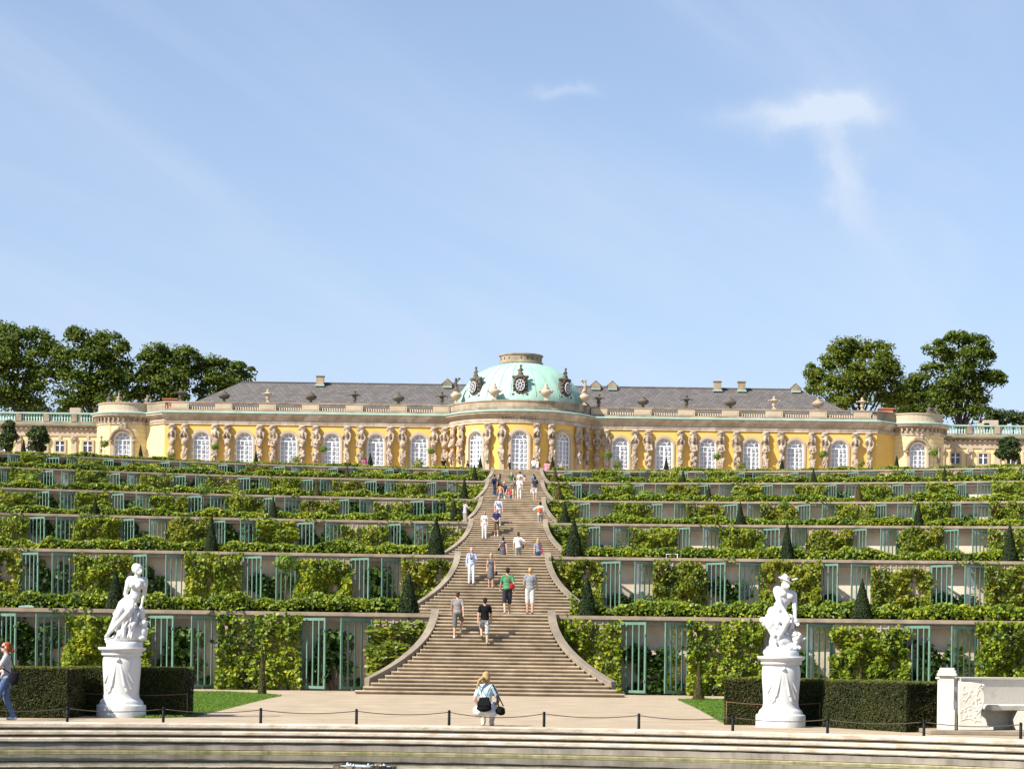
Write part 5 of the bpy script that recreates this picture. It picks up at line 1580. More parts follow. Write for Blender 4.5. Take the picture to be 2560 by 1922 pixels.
tree_from_px('broadleaf_tree', 'low dark tree showing in the gap above the left side wing', 262, 110, [
    (100, 1040, 40, 24, 0), (150, 1045, 40, 22, 1), (60, 1045, 36, 24, 0), (200, 1048, 36, 20, 0)], M('bay_leaf'), 29)
for o in COL.objects:
    if o.get('label') == 'low dark trees line up at the far right edge behind the side wing': o['label'] = 'low dark tree at the far right edge behind the side wing'
# round-headed evergreens before the side wings
def bay(sx, ytop, ybot, hw, lab, seed):
    Yb = 197.0
    x, zt = W(sx, ytop, Yb); k = 0.4 * Yb / F
    zb_ = 18.8
    H = zt - zb_
    cl = []
    r = random.Random(seed)
    zc_ = W(sx, (ytop + ybot) / 2, Yb)[1] - zb_; rz = (ybot - ytop) / 2 * k; rx = hw * k
    for q in range(20):
        u, a = r.uniform(-0.9, 0.9), r.uniform(0, 6.28)
        rr_ = math.sqrt(1 - u * u) * 0.6 * (1.0 if u < 0.2 else 0.85)
        cl.append((rx * rr_ * math.cos(a), rx * rr_ * math.sin(a), zc_ + rz * u * 0.72, rx * 0.42, rz * 0.26))
    crown_tree('evergreen_tree', lab, (x, Yb, zb_), H, cl, M('bay_leaf'), seed, 0.26, 900, 0.16)
bay(23, 1046, 1135, 26, 'dark round-topped evergreen at the far left before the side wing', 51)
bay(95, 1060, 1135, 29, 'dark evergreen with oval head left of the first side wing window', 52)
bay(2522, 1085, 1165, 34, 'dark conical evergreen at the far right before the side wing', 53)

# ---- grass blades on the two lawns
def grass(label, poly, n, seed):
    r = np.random.RandomState(seed)
    xs = [p[0] for p in poly]; ys = [p[1] for p in poly]
    P = []
    while len(P) < n:
        x, y = r.uniform(min(xs), max(xs)), r.uniform(min(ys), max(ys))
        if in_poly((x, y), poly): P.append((x, y, 0.03))
    P = np.array(P)
    N = np.tile(np.array([[0.0, -1.0, 0.25]]), (n, 1))
    V = leaf_arrays(P, 0.085, N, 0.6, 0.22, seed, 0.1)
    V[:, 2] = np.maximum(V[:, 2], 0.004)
    tag(link('grass', mesh_from_leaves('grass', V, M('grass_blade'))), label, 'grass', kind='stuff')
grass('short mown grass of the left lawn beside the path', lawnL, 26000, 5)
grass('short mown grass of the right lawn beside the path', lawnR, 26000, 6)
# ================================================================== FOREGROUND
# ---- clipped yew hedges (footprint given by four corners)
def clipped_hedge(label, c, h, seed, dens=3200, topmat='yew_hedge_leaf'):
    """c: four (x, y) corners, front-left, front-right, back-right, back-left"""
    r = np.random.RandomState(seed)
    cx_, cy_ = sum(p[0] for p in c) / 4, sum(p[1] for p in c) / 4
    t = thing('clipped_hedge', label, 'hedge', (cx_, cy_, 0), 0, 'clipped yew hedges round the basin')
    C4 = [np.array((p[0] - cx_, p[1] - cy_)) for p in c]
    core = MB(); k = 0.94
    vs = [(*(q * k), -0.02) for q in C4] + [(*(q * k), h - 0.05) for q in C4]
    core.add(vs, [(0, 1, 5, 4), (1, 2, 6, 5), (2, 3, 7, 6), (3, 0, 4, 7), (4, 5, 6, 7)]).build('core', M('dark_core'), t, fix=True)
    Ps, Ns = [], []
    for a in range(4):
        p, q = C4[a], C4[(a + 1) % 4]
        L = np.linalg.norm(q - p)
        n = int(L * h * dens * (1.0 if a in (0, 1, 3) else 0.25))
        u = r.rand(n); z = r.rand(n) * h
        d = (q - p) / L; nrm = np.array((d[1], -d[0]))
        bump = np.array([0.05 * noise.noise(Vector((uu * L * 1.7, zz * 1.9, seed + a * 3.0))) + 0.02 * noise.noise(Vector((uu * L * 6, zz * 6, seed))) for uu, zz in zip(u, z)])
        xy = p + np.outer(u, q - p) + nrm * (bump - r.rand(n) * 0.03)[:, None]
        Ps.append(np.concatenate([xy, z[:, None]], 1)); Ns.append(np.tile(np.array((nrm[0], nrm[1], 0.35)), (n, 1)))
    area = abs(sum(C4[a][0] * C4[(a + 1) % 4][1] - C4[(a + 1) % 4][0] * C4[a][1] for a in range(4))) / 2
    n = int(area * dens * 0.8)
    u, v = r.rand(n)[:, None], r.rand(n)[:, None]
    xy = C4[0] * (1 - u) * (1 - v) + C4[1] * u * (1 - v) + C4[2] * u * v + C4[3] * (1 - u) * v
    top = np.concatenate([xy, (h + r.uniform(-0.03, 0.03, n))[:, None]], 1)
    tag(link('lit_top', mesh_from_leaves('lit_top', leaf_arrays(top, 0.05, np.tile(np.array((0, -0.2, 1.0)), (n, 1)), 0.7, 0.55, seed + 9, 0.2), M('yew_lit_top')), t), kind='stuff')  # top leaves coloured as sunlit, yellower than the sides
    P = np.concatenate(Ps); N = np.concatenate(Ns)
    me = mesh_from_leaves('foliage', leaf_arrays(P, 0.042, N, 0.8, 0.55, seed, 0.2), M(topmat))
    tag(link('foliage', me, t), kind='stuff')
def gx(sx, Y): return W(sx, 1700, Y)[0]
clipped_hedge('clipped dark yew hedge at the left edge behind the red-haired walker', [(gx(-260, 43.4), 43.4), (gx(168, 43.4), 43.4), (gx(168, 43.4), 45.2), (gx(-260, 43.4), 45.2)], 1.07, 1)
clipped_hedge('clipped dark yew hedge set back behind the left statue', [(gx(168, 45.2) + 0.02, 45.35), (gx(460, 45.35), 45.35), (gx(460, 45.35), 46.7), (gx(168, 45.2) + 0.02, 46.7)], 1.08, 2)
clipped_hedge('clipped yew hedge set back behind the right statue, ending at the lawn', [(gx(1812, 45.0), 45.0), (gx(2056, 45.0), 45.0), (gx(2070, 46.0), 46.3), (gx(1820, 46.3), 46.3)], 1.02, 3)
P1, P2 = G(2056, 1816), G(2266, 1829)
dv = Vector((P2[0] - P1[0], P2[1] - P1[1])).normalized(); nb_ = Vector((-dv.y, dv.x))
clipped_hedge('clipped yew hedge block between the right statue and the stone bench', [P1, P2, (P2[0] + nb_.x * 1.9, P2[1] + nb_.y * 1.9), (P1[0] + nb_.x * 1.5, P1[1] + nb_.y * 1.5)], 1.02, 4)

# ---- statues
def pedestal(t, seed):
    mb = MB()
    mb.lathe([(0.545, 0.0), (0.545, 0.25), (0.53, 0.275), (0.49, 0.285), (0.485, 0.32), (0.46, 0.37), (0.43, 0.395), (0.40, 0.43), (0.385, 0.52), (0.395, 0.75), (0.415, 1.0), (0.425, 1.2), (0.415, 1.31), (0.395, 1.345), (0.40, 1.36), (0.45, 1.375), (0.455, 1.41),
              (0.44, 1.425), (0.46, 1.46), (0.51, 1.49), (0.525, 1.51), (0.525, 1.555), (0.2, 1.56)], 48, cap=True)
    o = mb.build('pedestal', M('marble'), t)
    q = random.Random(seed)
    pr = []
    def onp(a, z, r=0.415): return (r * math.sin(a), -r * math.cos(a), z)
    # a cloth gathered at a knot under the cap, falling open to both sides in folds
    for s in (-1, 1):
        for k in range(5):
            a1 = s * (0.36 + 0.13 * k); zl = (0.70, 0.58, 0.54, 0.62, 0.78)[k]
            pts = [onp(s * 0.02 + (a1 - s * 0.02) * u ** 0.9, 1.27 - (1.27 - zl) * u, 0.402 + 0.012 * math.sin(u * 3.1 + k)) for u in (0, 0.2, 0.4, 0.6, 0.8, 1.0)]
            for q_, (a, b) in enumerate(zip(pts[:-1], pts[1:])): pr.append(C(a, b, 0.016 + 0.003 * q_, 0.019 + 0.003 * q_))
    pr.append(E(onp(0, 1.28, 0.42), 0.055))
    link('drapery', sculpt('drapery', pr, M('marble'), 0.016, 2), o)
def hand_prims(p, d, side, s=1.0, m=0):
    """palm and five fingers from wrist p along direction d"""
    p = np.array(p, float); d = np.array(d, float); d /= np.linalg.norm(d)
    sv = np.array(side, float); sv -= sv @ d * d; sv /= np.linalg.norm(sv)
    n = np.cross(d, sv)
    out = [E(p + d * 0.045 * s, (0.042 * s, 0.042 * s, 0.042 * s), m)]
    for k in range(4):
        off = (k - 1.5) * 0.021 * s; L = (0.072, 0.082, 0.076, 0.058)[k] * s
        a = p + d * 0.075 * s + sv * off; b = a + d * L * 0.55 + n * 0.008 * s; c_ = b + d * L * 0.4 + n * 0.03 * s
        out += [C(a, b, 0.0105 * s, 0.0095 * s, m), C(b, c_, 0.0095 * s, 0.008 * s, m)]
    a = p + d * 0.03 * s - sv * 0.035 * s; b = a + d * 0.045 * s - sv * 0.025 * s + n * 0.015 * s
    out += [C(a, b, 0.013 * s, 0.010 * s, m)]
    return out
def drape(points, r, n, jitter, q, m=0):
    out = []
    for k in range(n):
        off = [np.array((q.uniform(-jitter, jitter), q.uniform(-jitter, jitter) * 0.6, q.uniform(-jitter, jitter) * 0.4)) for _ in points]
        pts = [np.array(p) + o_ for p, o_ in zip(points, off)]
        for a, b in zip(pts[:-1], pts[1:]): out.append(C(a, b, r * q.uniform(0.7, 1.2), r * q.uniform(0.7, 1.2), m))
    return out
sq = random.Random(12)
def LP(zx, zy, y=0.0): return np.array(((zx - 575) * 0.001294, y, (2783 - zy) * 0.001294))
t = thing('statue', 'white marble statue of a seated bare woman looking right on a round pedestal', 'statue', (W(303, 1792, 44.75)[0], 44.75, 0.0))
pedestal(t, 1)
L = LP
pr = [E(L(845, 235, -0.08), (0.098, 0.112, 0.128), rot=rotm('Y', 8)), E(L(800, 215, -0.02), (0.105, 0.115, 0.115)), E(L(765, 250, 0.02), (0.06, 0.07, 0.07)), E(L(885, 300, -0.14), (0.055, 0.06, 0.045)), C(L(905, 240, -0.17), L(925, 275, -0.19), 0.014, 0.017),
      C(L(830, 320, -0.04), L(815, 420, -0.02), 0.062, 0.075), C(L(700, 415), L(945, 425), 0.085, 0.08), E(L(820, 490, -0.02), (0.165, 0.12, 0.16)), E(L(750, 520, -0.11), 0.068), E(L(862, 525, -0.12), 0.066),
      E(L(795, 640, -0.01), (0.118, 0.095, 0.17)), E(L(765, 735, -0.03), (0.14, 0.12, 0.13)), E(L(655, 815, 0.02), (0.185, 0.17, 0.15), rot=rotm('Y', -25)), E(L(745, 830, -0.08), (0.10, 0.11, 0.10)),
      # arms
      C(L(672, 430), L(628, 660, -0.04), 0.066, 0.05), C(L(628, 660, -0.04), L(685, 840, -0.16), 0.048, 0.034), C(L(960, 450), L(940, 650, 0.03), 0.062, 0.047), C(L(940, 650, 0.03), L(908, 850, -0.04), 0.045, 0.032),
      # legs
      C(L(590, 850, -0.02), L(500, 1070, -0.20), 0.125, 0.078), C(L(500, 1070, -0.20), L(345, 1370, -0.10), 0.074, 0.042), C(L(345, 1370, -0.10), L(320, 1450, -0.20), 0.04, 0.03),
      C(L(720, 880, -0.10), L(725, 985, -0.34), 0.12, 0.078), C(L(725, 985, -0.34), L(430, 1290, -0.22), 0.072, 0.045), C(L(430, 1290, -0.22), L(330, 1400, -0.26), 0.042, 0.03),
      # rock, cloth
      E(L(760, 1120, 0.10), (0.20, 0.2, 0.35)), E(L(800, 1330, 0.0), (0.22, 0.26, 0.28)), E(L(650, 1420, 0.02), (0.36, 0.3, 0.12)), E(L(420, 1480, -0.08), (0.17, 0.2, 0.09)), E(L(480, 980, 0.12), (0.09, 0.1, 0.09)), E(L(440, 1010, 0.10), (0.07, 0.08, 0.05)),
      E(L(890, 1000, 0.02), (0.09, 0.12, 0.20)), E(L(470, 1180, 0.10), (0.08, 0.1, 0.2)),
      # the child-like sea creature at her side
      E(L(960, 1165, -0.12), (0.085, 0.085, 0.08)), E(L(905, 1165, -0.16), (0.05, 0.05, 0.04)), E(L(955, 1310, -0.10), (0.10, 0.11, 0.14)), E(L(930, 1420, -0.10), (0.11, 0.12, 0.07)), C(L(990, 1230, -0.1), L(1030, 1260, -0.12), 0.035, 0.025)]
pr += hand_prims(L(690, 850, -0.18), (0.15, -0.25, -0.9), (1, 0, 0.1), 1.05) + hand_prims(L(905, 865, -0.05), (0.0, -0.2, -0.9), (1, 0, 0), 1.05)
pr += drape([L(790, 840, -0.2), L(700, 1060, -0.28), L(620, 1380, -0.26)], 0.034, 6, 0.075, sq) + drape([L(840, 960, -0.16), L(780, 1180, -0.26), L(740, 1420, -0.28)], 0.032, 5, 0.08, sq) + drape([L(740, 850, -0.2), L(820, 900, -0.2)], 0.04, 3, 0.04, sq) + drape([L(560, 1270, -0.2), L(560, 1400, -0.24)], 0.03, 3, 0.05, sq)
link('figure', sculpt('figure', pr, M('marble'), 0.0125, 2), t)
mb = MB(); mb.lathe([(0.40, 1.56), (0.40, 1.665), (0.38, 1.68), (0.1, 1.69)], 40, (0.055, 0, 0), cap=True); mb.build('plinth', M('marble'), t)

def RP(zx, zy, y=0.0): return np.array(((zx - 630) * 0.001271, y, (2817 - zy) * 0.001271))
t = thing('statue', 'white marble statue of a seated man in a winged hat bending forward', 'statue', (W(1951, 1817, 44.15)[0], 44.15, 0.0))
pedestal(t, 2)
L = RP
pr = [E(L(680, 355, -0.08), (0.095, 0.11, 0.125), rot=rotm('Y', 15)), E(L(700, 400, -0.15), (0.055, 0.06, 0.05)), C(L(725, 365, -0.18), L(735, 395, -0.19), 0.014, 0.016), E(L(690, 290, -0.07), (0.17, 0.17, 0.024), rot=rotm('Y', 24)), E(L(675, 240, -0.05), (0.10, 0.105, 0.075), rot=rotm('Y', 20)), E(L(675, 195, -0.04), 0.04),
      E(L(840, 262, -0.08), (0.085, 0.05, 0.024), rot=rotm('Y', -12)), E(L(590, 235, -0.03), (0.05, 0.05, 0.02), rot=rotm('Y', 20)),
      C(L(655, 410, -0.03), L(640, 480, 0), 0.066, 0.078), C(L(545, 450), L(820, 520, 0.02), 0.095, 0.085), E(L(660, 580, 0.02), (0.19, 0.125, 0.19), rot=rotm('Y', 18)), E(L(610, 720, 0.03), (0.15, 0.115, 0.18), rot=rotm('Y', 22)), E(L(510, 850, 0.03), (0.18, 0.16, 0.15), rot=rotm('Y', 30)), E(L(640, 520, -0.1), (0.08, 0.05, 0.07)), E(L(760, 560, -0.09), (0.08, 0.05, 0.07)),
      C(L(530, 480), L(590, 720, -0.12), 0.076, 0.058), C(L(590, 720, -0.12), L(705, 900, -0.24), 0.055, 0.038), C(L(838, 530, 0.02), L(850, 760, -0.02), 0.070, 0.054), C(L(850, 760, -0.02), L(852, 940, -0.1), 0.052, 0.038),
      # thighs and shins
      C(L(480, 880, -0.06), L(690, 1010, -0.28), 0.115, 0.08), C(L(690, 1010, -0.28), L(560, 1290, -0.20), 0.075, 0.05), C(L(430, 930, 0.04), L(400, 1090, -0.16), 0.12, 0.08), C(L(400, 1090, -0.16), L(495, 1310, -0.18), 0.072, 0.042), C(L(495, 1310, -0.18), L(500, 1370, -0.28), 0.038, 0.03),
      C(L(450, 880, 0.08), L(760, 920, -0.10), 0.10, 0.075), C(L(770, 930, -0.1), L(800, 1090, -0.12), 0.075, 0.05),
      E(L(295, 970, 0.02), (0.07, 0.08, 0.075)), E(L(360, 1010, 0.05), (0.11, 0.13, 0.12)), E(L(520, 1000, -0.02), (0.15, 0.14, 0.15)),
      # rock and fruit
      E(L(660, 1180, 0.08), (0.20, 0.2, 0.26)), E(L(620, 1350, 0.02), (0.27, 0.27, 0.26)), E(L(600, 1500, 0.0), (0.34, 0.32, 0.16)), E(L(420, 1530, -0.05), (0.15, 0.22, 0.10)), E(L(760, 1450, -0.05), (0.18, 0.2, 0.15)), C(L(880, 1180, -0.1), L(960, 1300, -0.14), 0.05, 0.03), C(L(940, 1310, -0.14), L(1015, 1285, -0.18), 0.03, 0.026)]
for k in range(26):
    pr.append(E(L(sq.uniform(780, 950), sq.uniform(1150, 1490), -0.12 - sq.random() * 0.12), sq.uniform(0.03, 0.06)))
pr += hand_prims(L(710, 905, -0.25), (0.35, -0.2, -0.85), (1, 0, 0.2), 1.1) + hand_prims(L(855, 950, -0.11), (0.35, -0.2, -0.9), (1, 0, 0.3), 1.1)
pr += drape([L(420, 900, -0.1), L(460, 1050, -0.2), L(520, 1230, -0.2)], 0.035, 5, 0.07, sq) + drape([L(560, 960, -0.16), L(560, 1100, -0.2), L(600, 1250, -0.2)], 0.035, 4, 0.07, sq)
link('figure', sculpt('figure', pr, M('marble'), 0.0125, 2), t)
mb = MB(); mb.lathe([(0.385, 1.56), (0.385, 1.655), (0.37, 1.67), (0.1, 1.68)], 40, (0.0, 0, 0), cap=True); mb.build('plinth', M('marble'), t)

# thin rope barriers round the statues
for sx0, sx1, Y, side, zz in ((179, 467, 45.32, 'left', 0.52), (1818, 2052, 44.72, 'right', 0.52)):
    xa, xb = gx(sx0, Y - 0.1), gx(sx1, Y - 0.1)
    t = thing('rope_barrier', 'thin rusty rope on slim stakes behind the %s statue' % side, 'barrier', ((xa + xb) / 2, Y - 0.02, 0))
    for x in (xa, xb):
        MB().tube([(x - (xa + xb) / 2, 0, -0.03), (x - (xa + xb) / 2, 0, zz + 0.02)], 0.011, 6).build('stake', M('rope'), t)
    pts = [((k / 20 - 0.5) * (xb - xa), 0.0, zz - 0.05 * (1 - (k / 10 - 1) ** 2)) for k in range(21)]
    MB().tube(pts, 0.010, 5).build('rope', M('rope'), t)

# ---- chain posts along the rim
RPOST = BR + 0.22
def post_xy(sx):
    Y = 41.5; X = 0
    for _ in range(8):
        X = W(sx, 1812, Y)[0]; Y = BY + math.sqrt(RPOST ** 2 - (X - BX) ** 2)
    return X, Y
mb = MB(); mb.lathe([(0.030, -0.05), (0.030, 0.27), (0.022, 0.28), (0.020, 0.295), (0.031, 0.305), (0.031, 0.32), (0.016, 0.335), (0.0, 0.338)], 12)
POST = mb.mesh('post', M('black_iron')); ringm = MB(); ringm.tube([(0.036 * math.cos(a / 10 * 2 * math.pi), 0.036 * math.sin(a / 10 * 2 * math.pi), 0.287) for a in range(11)], 0.008, 5); RING = ringm.mesh('chain_ring', M('black_iron'))
pxs = [-65, 168, 408, 651.6, 891, 1122.6, 1360, 1597, 1832, 2069, 2310, 2552]
pl_ = [post_xy(s) for s in pxs]
pwhere = ['just outside the left edge', 'before the left hedge', 'right of the left statue', 'left of the lawn tip', 'second left of the crouching woman', 'just left of the crouching woman', 'just right of the crouching woman', 'second right of the crouching woman', 'left of the right statue', 'right of the right statue', 'left of the stone bench', 'at the right frame edge']
for k, (x, y) in enumerate(pl_):
    t = thing('chain_post', 'low black iron post on the basin edge, %s' % pwhere[k], 'post', (x, y, 0), 0, 'black iron posts round the basin')
    link('post', POST, t); link('chain_ring', RING, t)
for k in range(len(pl_) - 1):
    (xa, ya), (xb, yb) = pl_[k], pl_[k + 1]
    L_ = math.hypot(xb - xa, yb - ya); ux_, uy_ = (xb - xa) / L_, (yb - ya) / L_
    a = (xa + ux_ * 0.036, ya + uy_ * 0.036); b = (xb - ux_ * 0.036, yb - uy_ * 0.036)
    sag = 0.06 if k != 5 else 0.09
    pts = []
    for q in range(25):
        u = q / 24
        pts.append((a[0] + (b[0] - a[0]) * u - xa, a[1] + (b[1] - a[1]) * u - ya, 0.287 - sag * 4 * u * (1 - u)))
    o = MB().tube(pts, 0.0095, 5).build('chain', M('chain_iron'), None, (xa, ya, 0))
    tag(o, 'thin dark chain hanging between the posts, %s to %s' % (pwhere[k].replace('crouching woman', 'woman').split(' the ')[0] + ' the ' + pwhere[k].split(' the ')[-1] if False else ['left edge', 'left hedge', 'left statue', 'lawn tip', 'second post', 'woman on the left', 'first post right', 'second post right', 'right statue', 'hedge block', 'stone bench'][k], ['left hedge', 'left statue', 'lawn tip', 'second post', 'first post left', 'her right', 'second post right', 'right statue', 'hedge block', 'stone bench', 'right edge'][k]), 'chain', 'chains between the basin posts')

# ---- stone bench at the right edge
YB = 41.1
def BQ(zx, zy, Y=YB): return W(2320 + zx / 7.55, 1640 + zy / 7.55, Y)
bx0 = BQ(255, 1390)[0]
bt = thing('stone_bench', 'carved white stone bench with a griffin arm and square end pillar', 'bench', (bx0, YB, 0))
def bpart(name, mb, bev=0.008):
    mb.v = [(x - bx0, y - YB, z) for x, y, z in mb.v]
    o = mb.build(name, M('bench_stone'), bt, fix=True)
    if bev: bevel(o.data, bev, 1)
    return o
rb = R(-14)
xa, xb = BQ(250, 700)[0], BQ(525, 700)[0]; wq = xb - xa; xc = (xa + xb) / 2
mb = MB(); mb.box((xc, YB + 0.16, 0.30), (wq + 0.05, 0.36, 0.42), 0, rb); 
mb.box((xc, YB + 0.16, 0.84), (wq, 0.30, 0.70), 0, rb)
mb.box((xc, YB + 0.16, 1.225), (wq + 0.10, 0.40, 0.06), 0, rb); mb.box((xc, YB + 0.16, 1.285), (wq + 0.06, 0.36, 0.06), 0, rb); mb.box((xc, YB + 0.16, 1.34), (wq + 0.0, 0.30, 0.05), 0, rb)
bpart('pillar', mb)
mb = MB(); mb.box((xc + 2.2, YB + 1.05, 0.045), (5.2, 2.4, 0.09), 0, 0.0); bs = bpart('base_slab', mb, 0.012); bs.data.materials.clear(); bs.data.materials.append(M('coping'))
# griffin arm: profile cut from a slab, with raised relief
prof = [(572, 1390), (572, 420), (590, 392), (620, 395), (632, 430), (630, 462), (690, 480), (800, 478), (900, 492), (990, 506), (1050, 520), (1085, 548), (1070, 585), (1010, 605), (1050, 650), (1075, 720), (1072, 830), (1040, 930), (1005, 1030), (1005, 1110), (1050, 1140), (1095, 1180), (1118, 1250), (1118, 1300), (1240, 1330), (1240, 1390)]
poly = [BQ(a, b) for a, b in prof]
mb = MB(); mb.prism(poly, YB - 0.02, YB + 0.16); o = bpart('arm', mb, 0.014)
pr = []
for k in range(34):
    zx, zy = rnd.uniform(610, 1000), rnd.uniform(560, 1240)
    x, z = BQ(zx, zy); pr.append(E((x - bx0, -0.018, z), (rnd.uniform(0.02, 0.05), 0.012, rnd.uniform(0.02, 0.045)), rot=rotm('Y', rnd.uniform(0, 180))))
for pts in ([(640, 1000), (790, 920), (960, 960)], [(650, 600), (780, 700), (700, 860)], [(950, 640), (900, 800), (940, 1000)], [(1000, 520), (930, 600), (880, 720)], [(620, 1200), (760, 1160), (980, 1220)]):
    q = [BQ(*p) for p in pts]
    for a, b in zip(q[:-1], q[1:]): pr.append(C((a[0] - bx0, -0.014, a[1]), (b[0] - bx0, -0.014, b[1]), 0.018, 0.016))
x, z = BQ(1035, 548); pr += [E((x - bx0, 0.06, z), (0.06, 0.10, 0.045)), E((x - bx0 - 0.05, -0.03, z + 0.02), 0.018)]
link('relief', sculpt('relief', pr, M('bench_stone'), 0.012, 1), o)
xs0 = BQ(600, 900)[0]
rq = R(26); ca_, sa_ = math.cos(rq), math.sin(rq)
def along(d, off): return (xs0 - 0.15 + d * ca_ - off * sa_, YB + 0.25 + d * sa_ + off * ca_)
mb = MB(); p_ = along(2.2, 0.35); mb.box((p_[0], p_[1], 0.60), (4.4, 0.16, 1.06), 0, rq); mb.box((p_[0], p_[1], 1.15), (4.46, 0.22, 0.05), 0, rq); bpart('backrest', mb)
mb = MB(); p_ = along(2.6, -0.05); mb.box((p_[0], p_[1], 0.555), (3.6, 0.62, 0.12), 0, rq); bpart('seat', mb, 0.02)
mb = MB(); p_ = along(2.6, 0.14); mb.box((p_[0], p_[1], 0.29), (3.5, 0.2, 0.40), 0, rq); bpart('seat_base', mb)
xl_ = BQ(1800, 1200)[0]
mb = MB(); mb.prism([(xl_ - 0.02, 0.09), (xl_ + 0.2, 0.09), (xl_ + 0.2, 0.49), (xl_ + 0.02, 0.49), (xl_ - 0.07, 0.30)], YB + 0.55, YB + 0.95); bpart('seat_support', mb)

# ---- a white garden bench on the second terrace and a pale frame lying on the lowest terrace
Y_ = ROWY[1] + 0.55; X_, Z_ = W(1678, 1390, Y_); Y_ = yrow(1, X_) + 0.25
t = thing('garden_bench', 'small white garden bench at the edge of the second terrace right of the stairs', 'bench', (X_, Y_, ROWZ[1]))
for z in (0.36, 0.30, 0.24): MB().box((0, 0.30, z), (0.62, 0.02, 0.045)).build('back_slat', M('white_paint'), t)
MB().box((0, 0.14, 0.19), (0.62, 0.30, 0.03)).build('seat', M('white_paint'), t)
for x in (-0.27, 0.27):
    for y in (0.03, 0.28): MB().box((x, y, 0.10 if y < 0.1 else 0.19), (0.04, 0.04, 0.2 if y < 0.1 else 0.38)).build('leg', M('white_paint'), t)
Y_ = ROWY[0] + 0.2; X_, Z_ = W(78, 1506, Y_); Y_ = yrow(0, X_) + 0.28
t = thing('cold_frame', 'pale green lid lying on the edge of the lowest terrace at the far left', 'frame', (X_, Y_, ROWZ[0]))
MB().box((0, 0.1, 0.045), (0.56, 0.34, 0.05)).build('lid', M('cornice_copper'), t); MB().box((0, 0.1, 0.085), (0.40, 0.2, 0.03)).build('lid_panel', M('cornice_copper'), t)
# ================================================================== PEOPLE
CLOTH = {}
def cloth(c, pat=None):
    key = (c, pat)
    if key not in CLOTH:
        n = 'cloth_%d' % len(CLOTH)
        if pat == 'camo': CLOTH[key] = mat(n, c, 0.9, col2=(0.16, 0.17, 0.17), scale=14, detail=3, lo=0.46, hi=0.54, spec=0.12)
        elif pat == 'jeans': CLOTH[key] = mat(n, c, 0.9, col2=tuple(q * 0.55 for q in c), scale=6, detail=5, spec=0.12)
        else: CLOTH[key] = mat(n, c, 0.9, col2=tuple(q * 0.82 for q in c), scale=9, detail=4, bump=0.25, bscale=16, spec=0.12)
    return CLOTH[key]
SKIN = mat('skin', (0.52, 0.29, 0.20), 0.55, col2=(0.46, 0.24, 0.165), scale=7)
PALE = mat('pale_skin', (0.60, 0.36, 0.27), 0.55, col2=(0.52, 0.29, 0.21), scale=7)
EYE = mat('eye', (0.03, 0.02, 0.015), 0.3); LIP = mat('lip', (0.38, 0.13, 0.10), 0.5)
WHITE, BLACK, NAVY, GREY = (0.66, 0.66, 0.65), (0.008, 0.008, 0.009), (0.025, 0.032, 0.075), (0.26, 0.245, 0.235)
HAIRC = {'dark': (0.03, 0.02, 0.014), 'brown': (0.075, 0.042, 0.022), 'red': (0.30, 0.075, 0.022), 'blond': (0.42, 0.28, 0.13), 'grey': (0.30, 0.28, 0.26), 'white': (0.7, 0.7, 0.68)}
def ik(a, b, l1, l2, fwd):
    a, b = np.array(a, float), np.array(b, float)
    d = b - a; L = np.linalg.norm(d)
    L = min(L, l1 + l2 - 1e-3)
    u = d / (np.linalg.norm(d) + 1e-9)
    x = (l1 * l1 - l2 * l2 + L * L) / (2 * L)
    hgt = math.sqrt(max(0, l1 * l1 - x * x))
    f = np.array(fwd, float); f -= f @ u * u; f /= np.linalg.norm(f) + 1e-9
    return a + u * x + f * hgt
def hat_or_hair(style, col):
    if style == 'bald': return None
    hp = [E((0, -0.012, 1.668), (0.084, 0.098, 0.098)), E((0, -0.045, 1.62), (0.078, 0.072, 0.09))]
    if style == 'long': hp += [C((0, -0.06, 1.62), (0, -0.085, 1.42), 0.085, 0.06), C((-0.05, -0.04, 1.6), (-0.06, -0.05, 1.45), 0.05, 0.035), C((0.05, -0.04, 1.6), (0.06, -0.05, 1.45), 0.05, 0.035)]
    if style == 'bob': hp += [E((0, -0.03, 1.60), (0.098, 0.095, 0.10))]
    if style == 'pony': hp += [C((0, -0.10, 1.68), (0, -0.16, 1.62), 0.032, 0.036), C((0, -0.16, 1.62), (0, -0.155, 1.42), 0.036, 0.014)]
    if style == 'bun': hp += [C((0, -0.09, 1.6), (0, -0.13, 1.56), 0.045, 0.05)]
    if style == 'cap': hp = [E((0, -0.005, 1.69), (0.088, 0.104, 0.082)), E((0, 0.11, 1.69), (0.065, 0.07, 0.012))]
    return hp
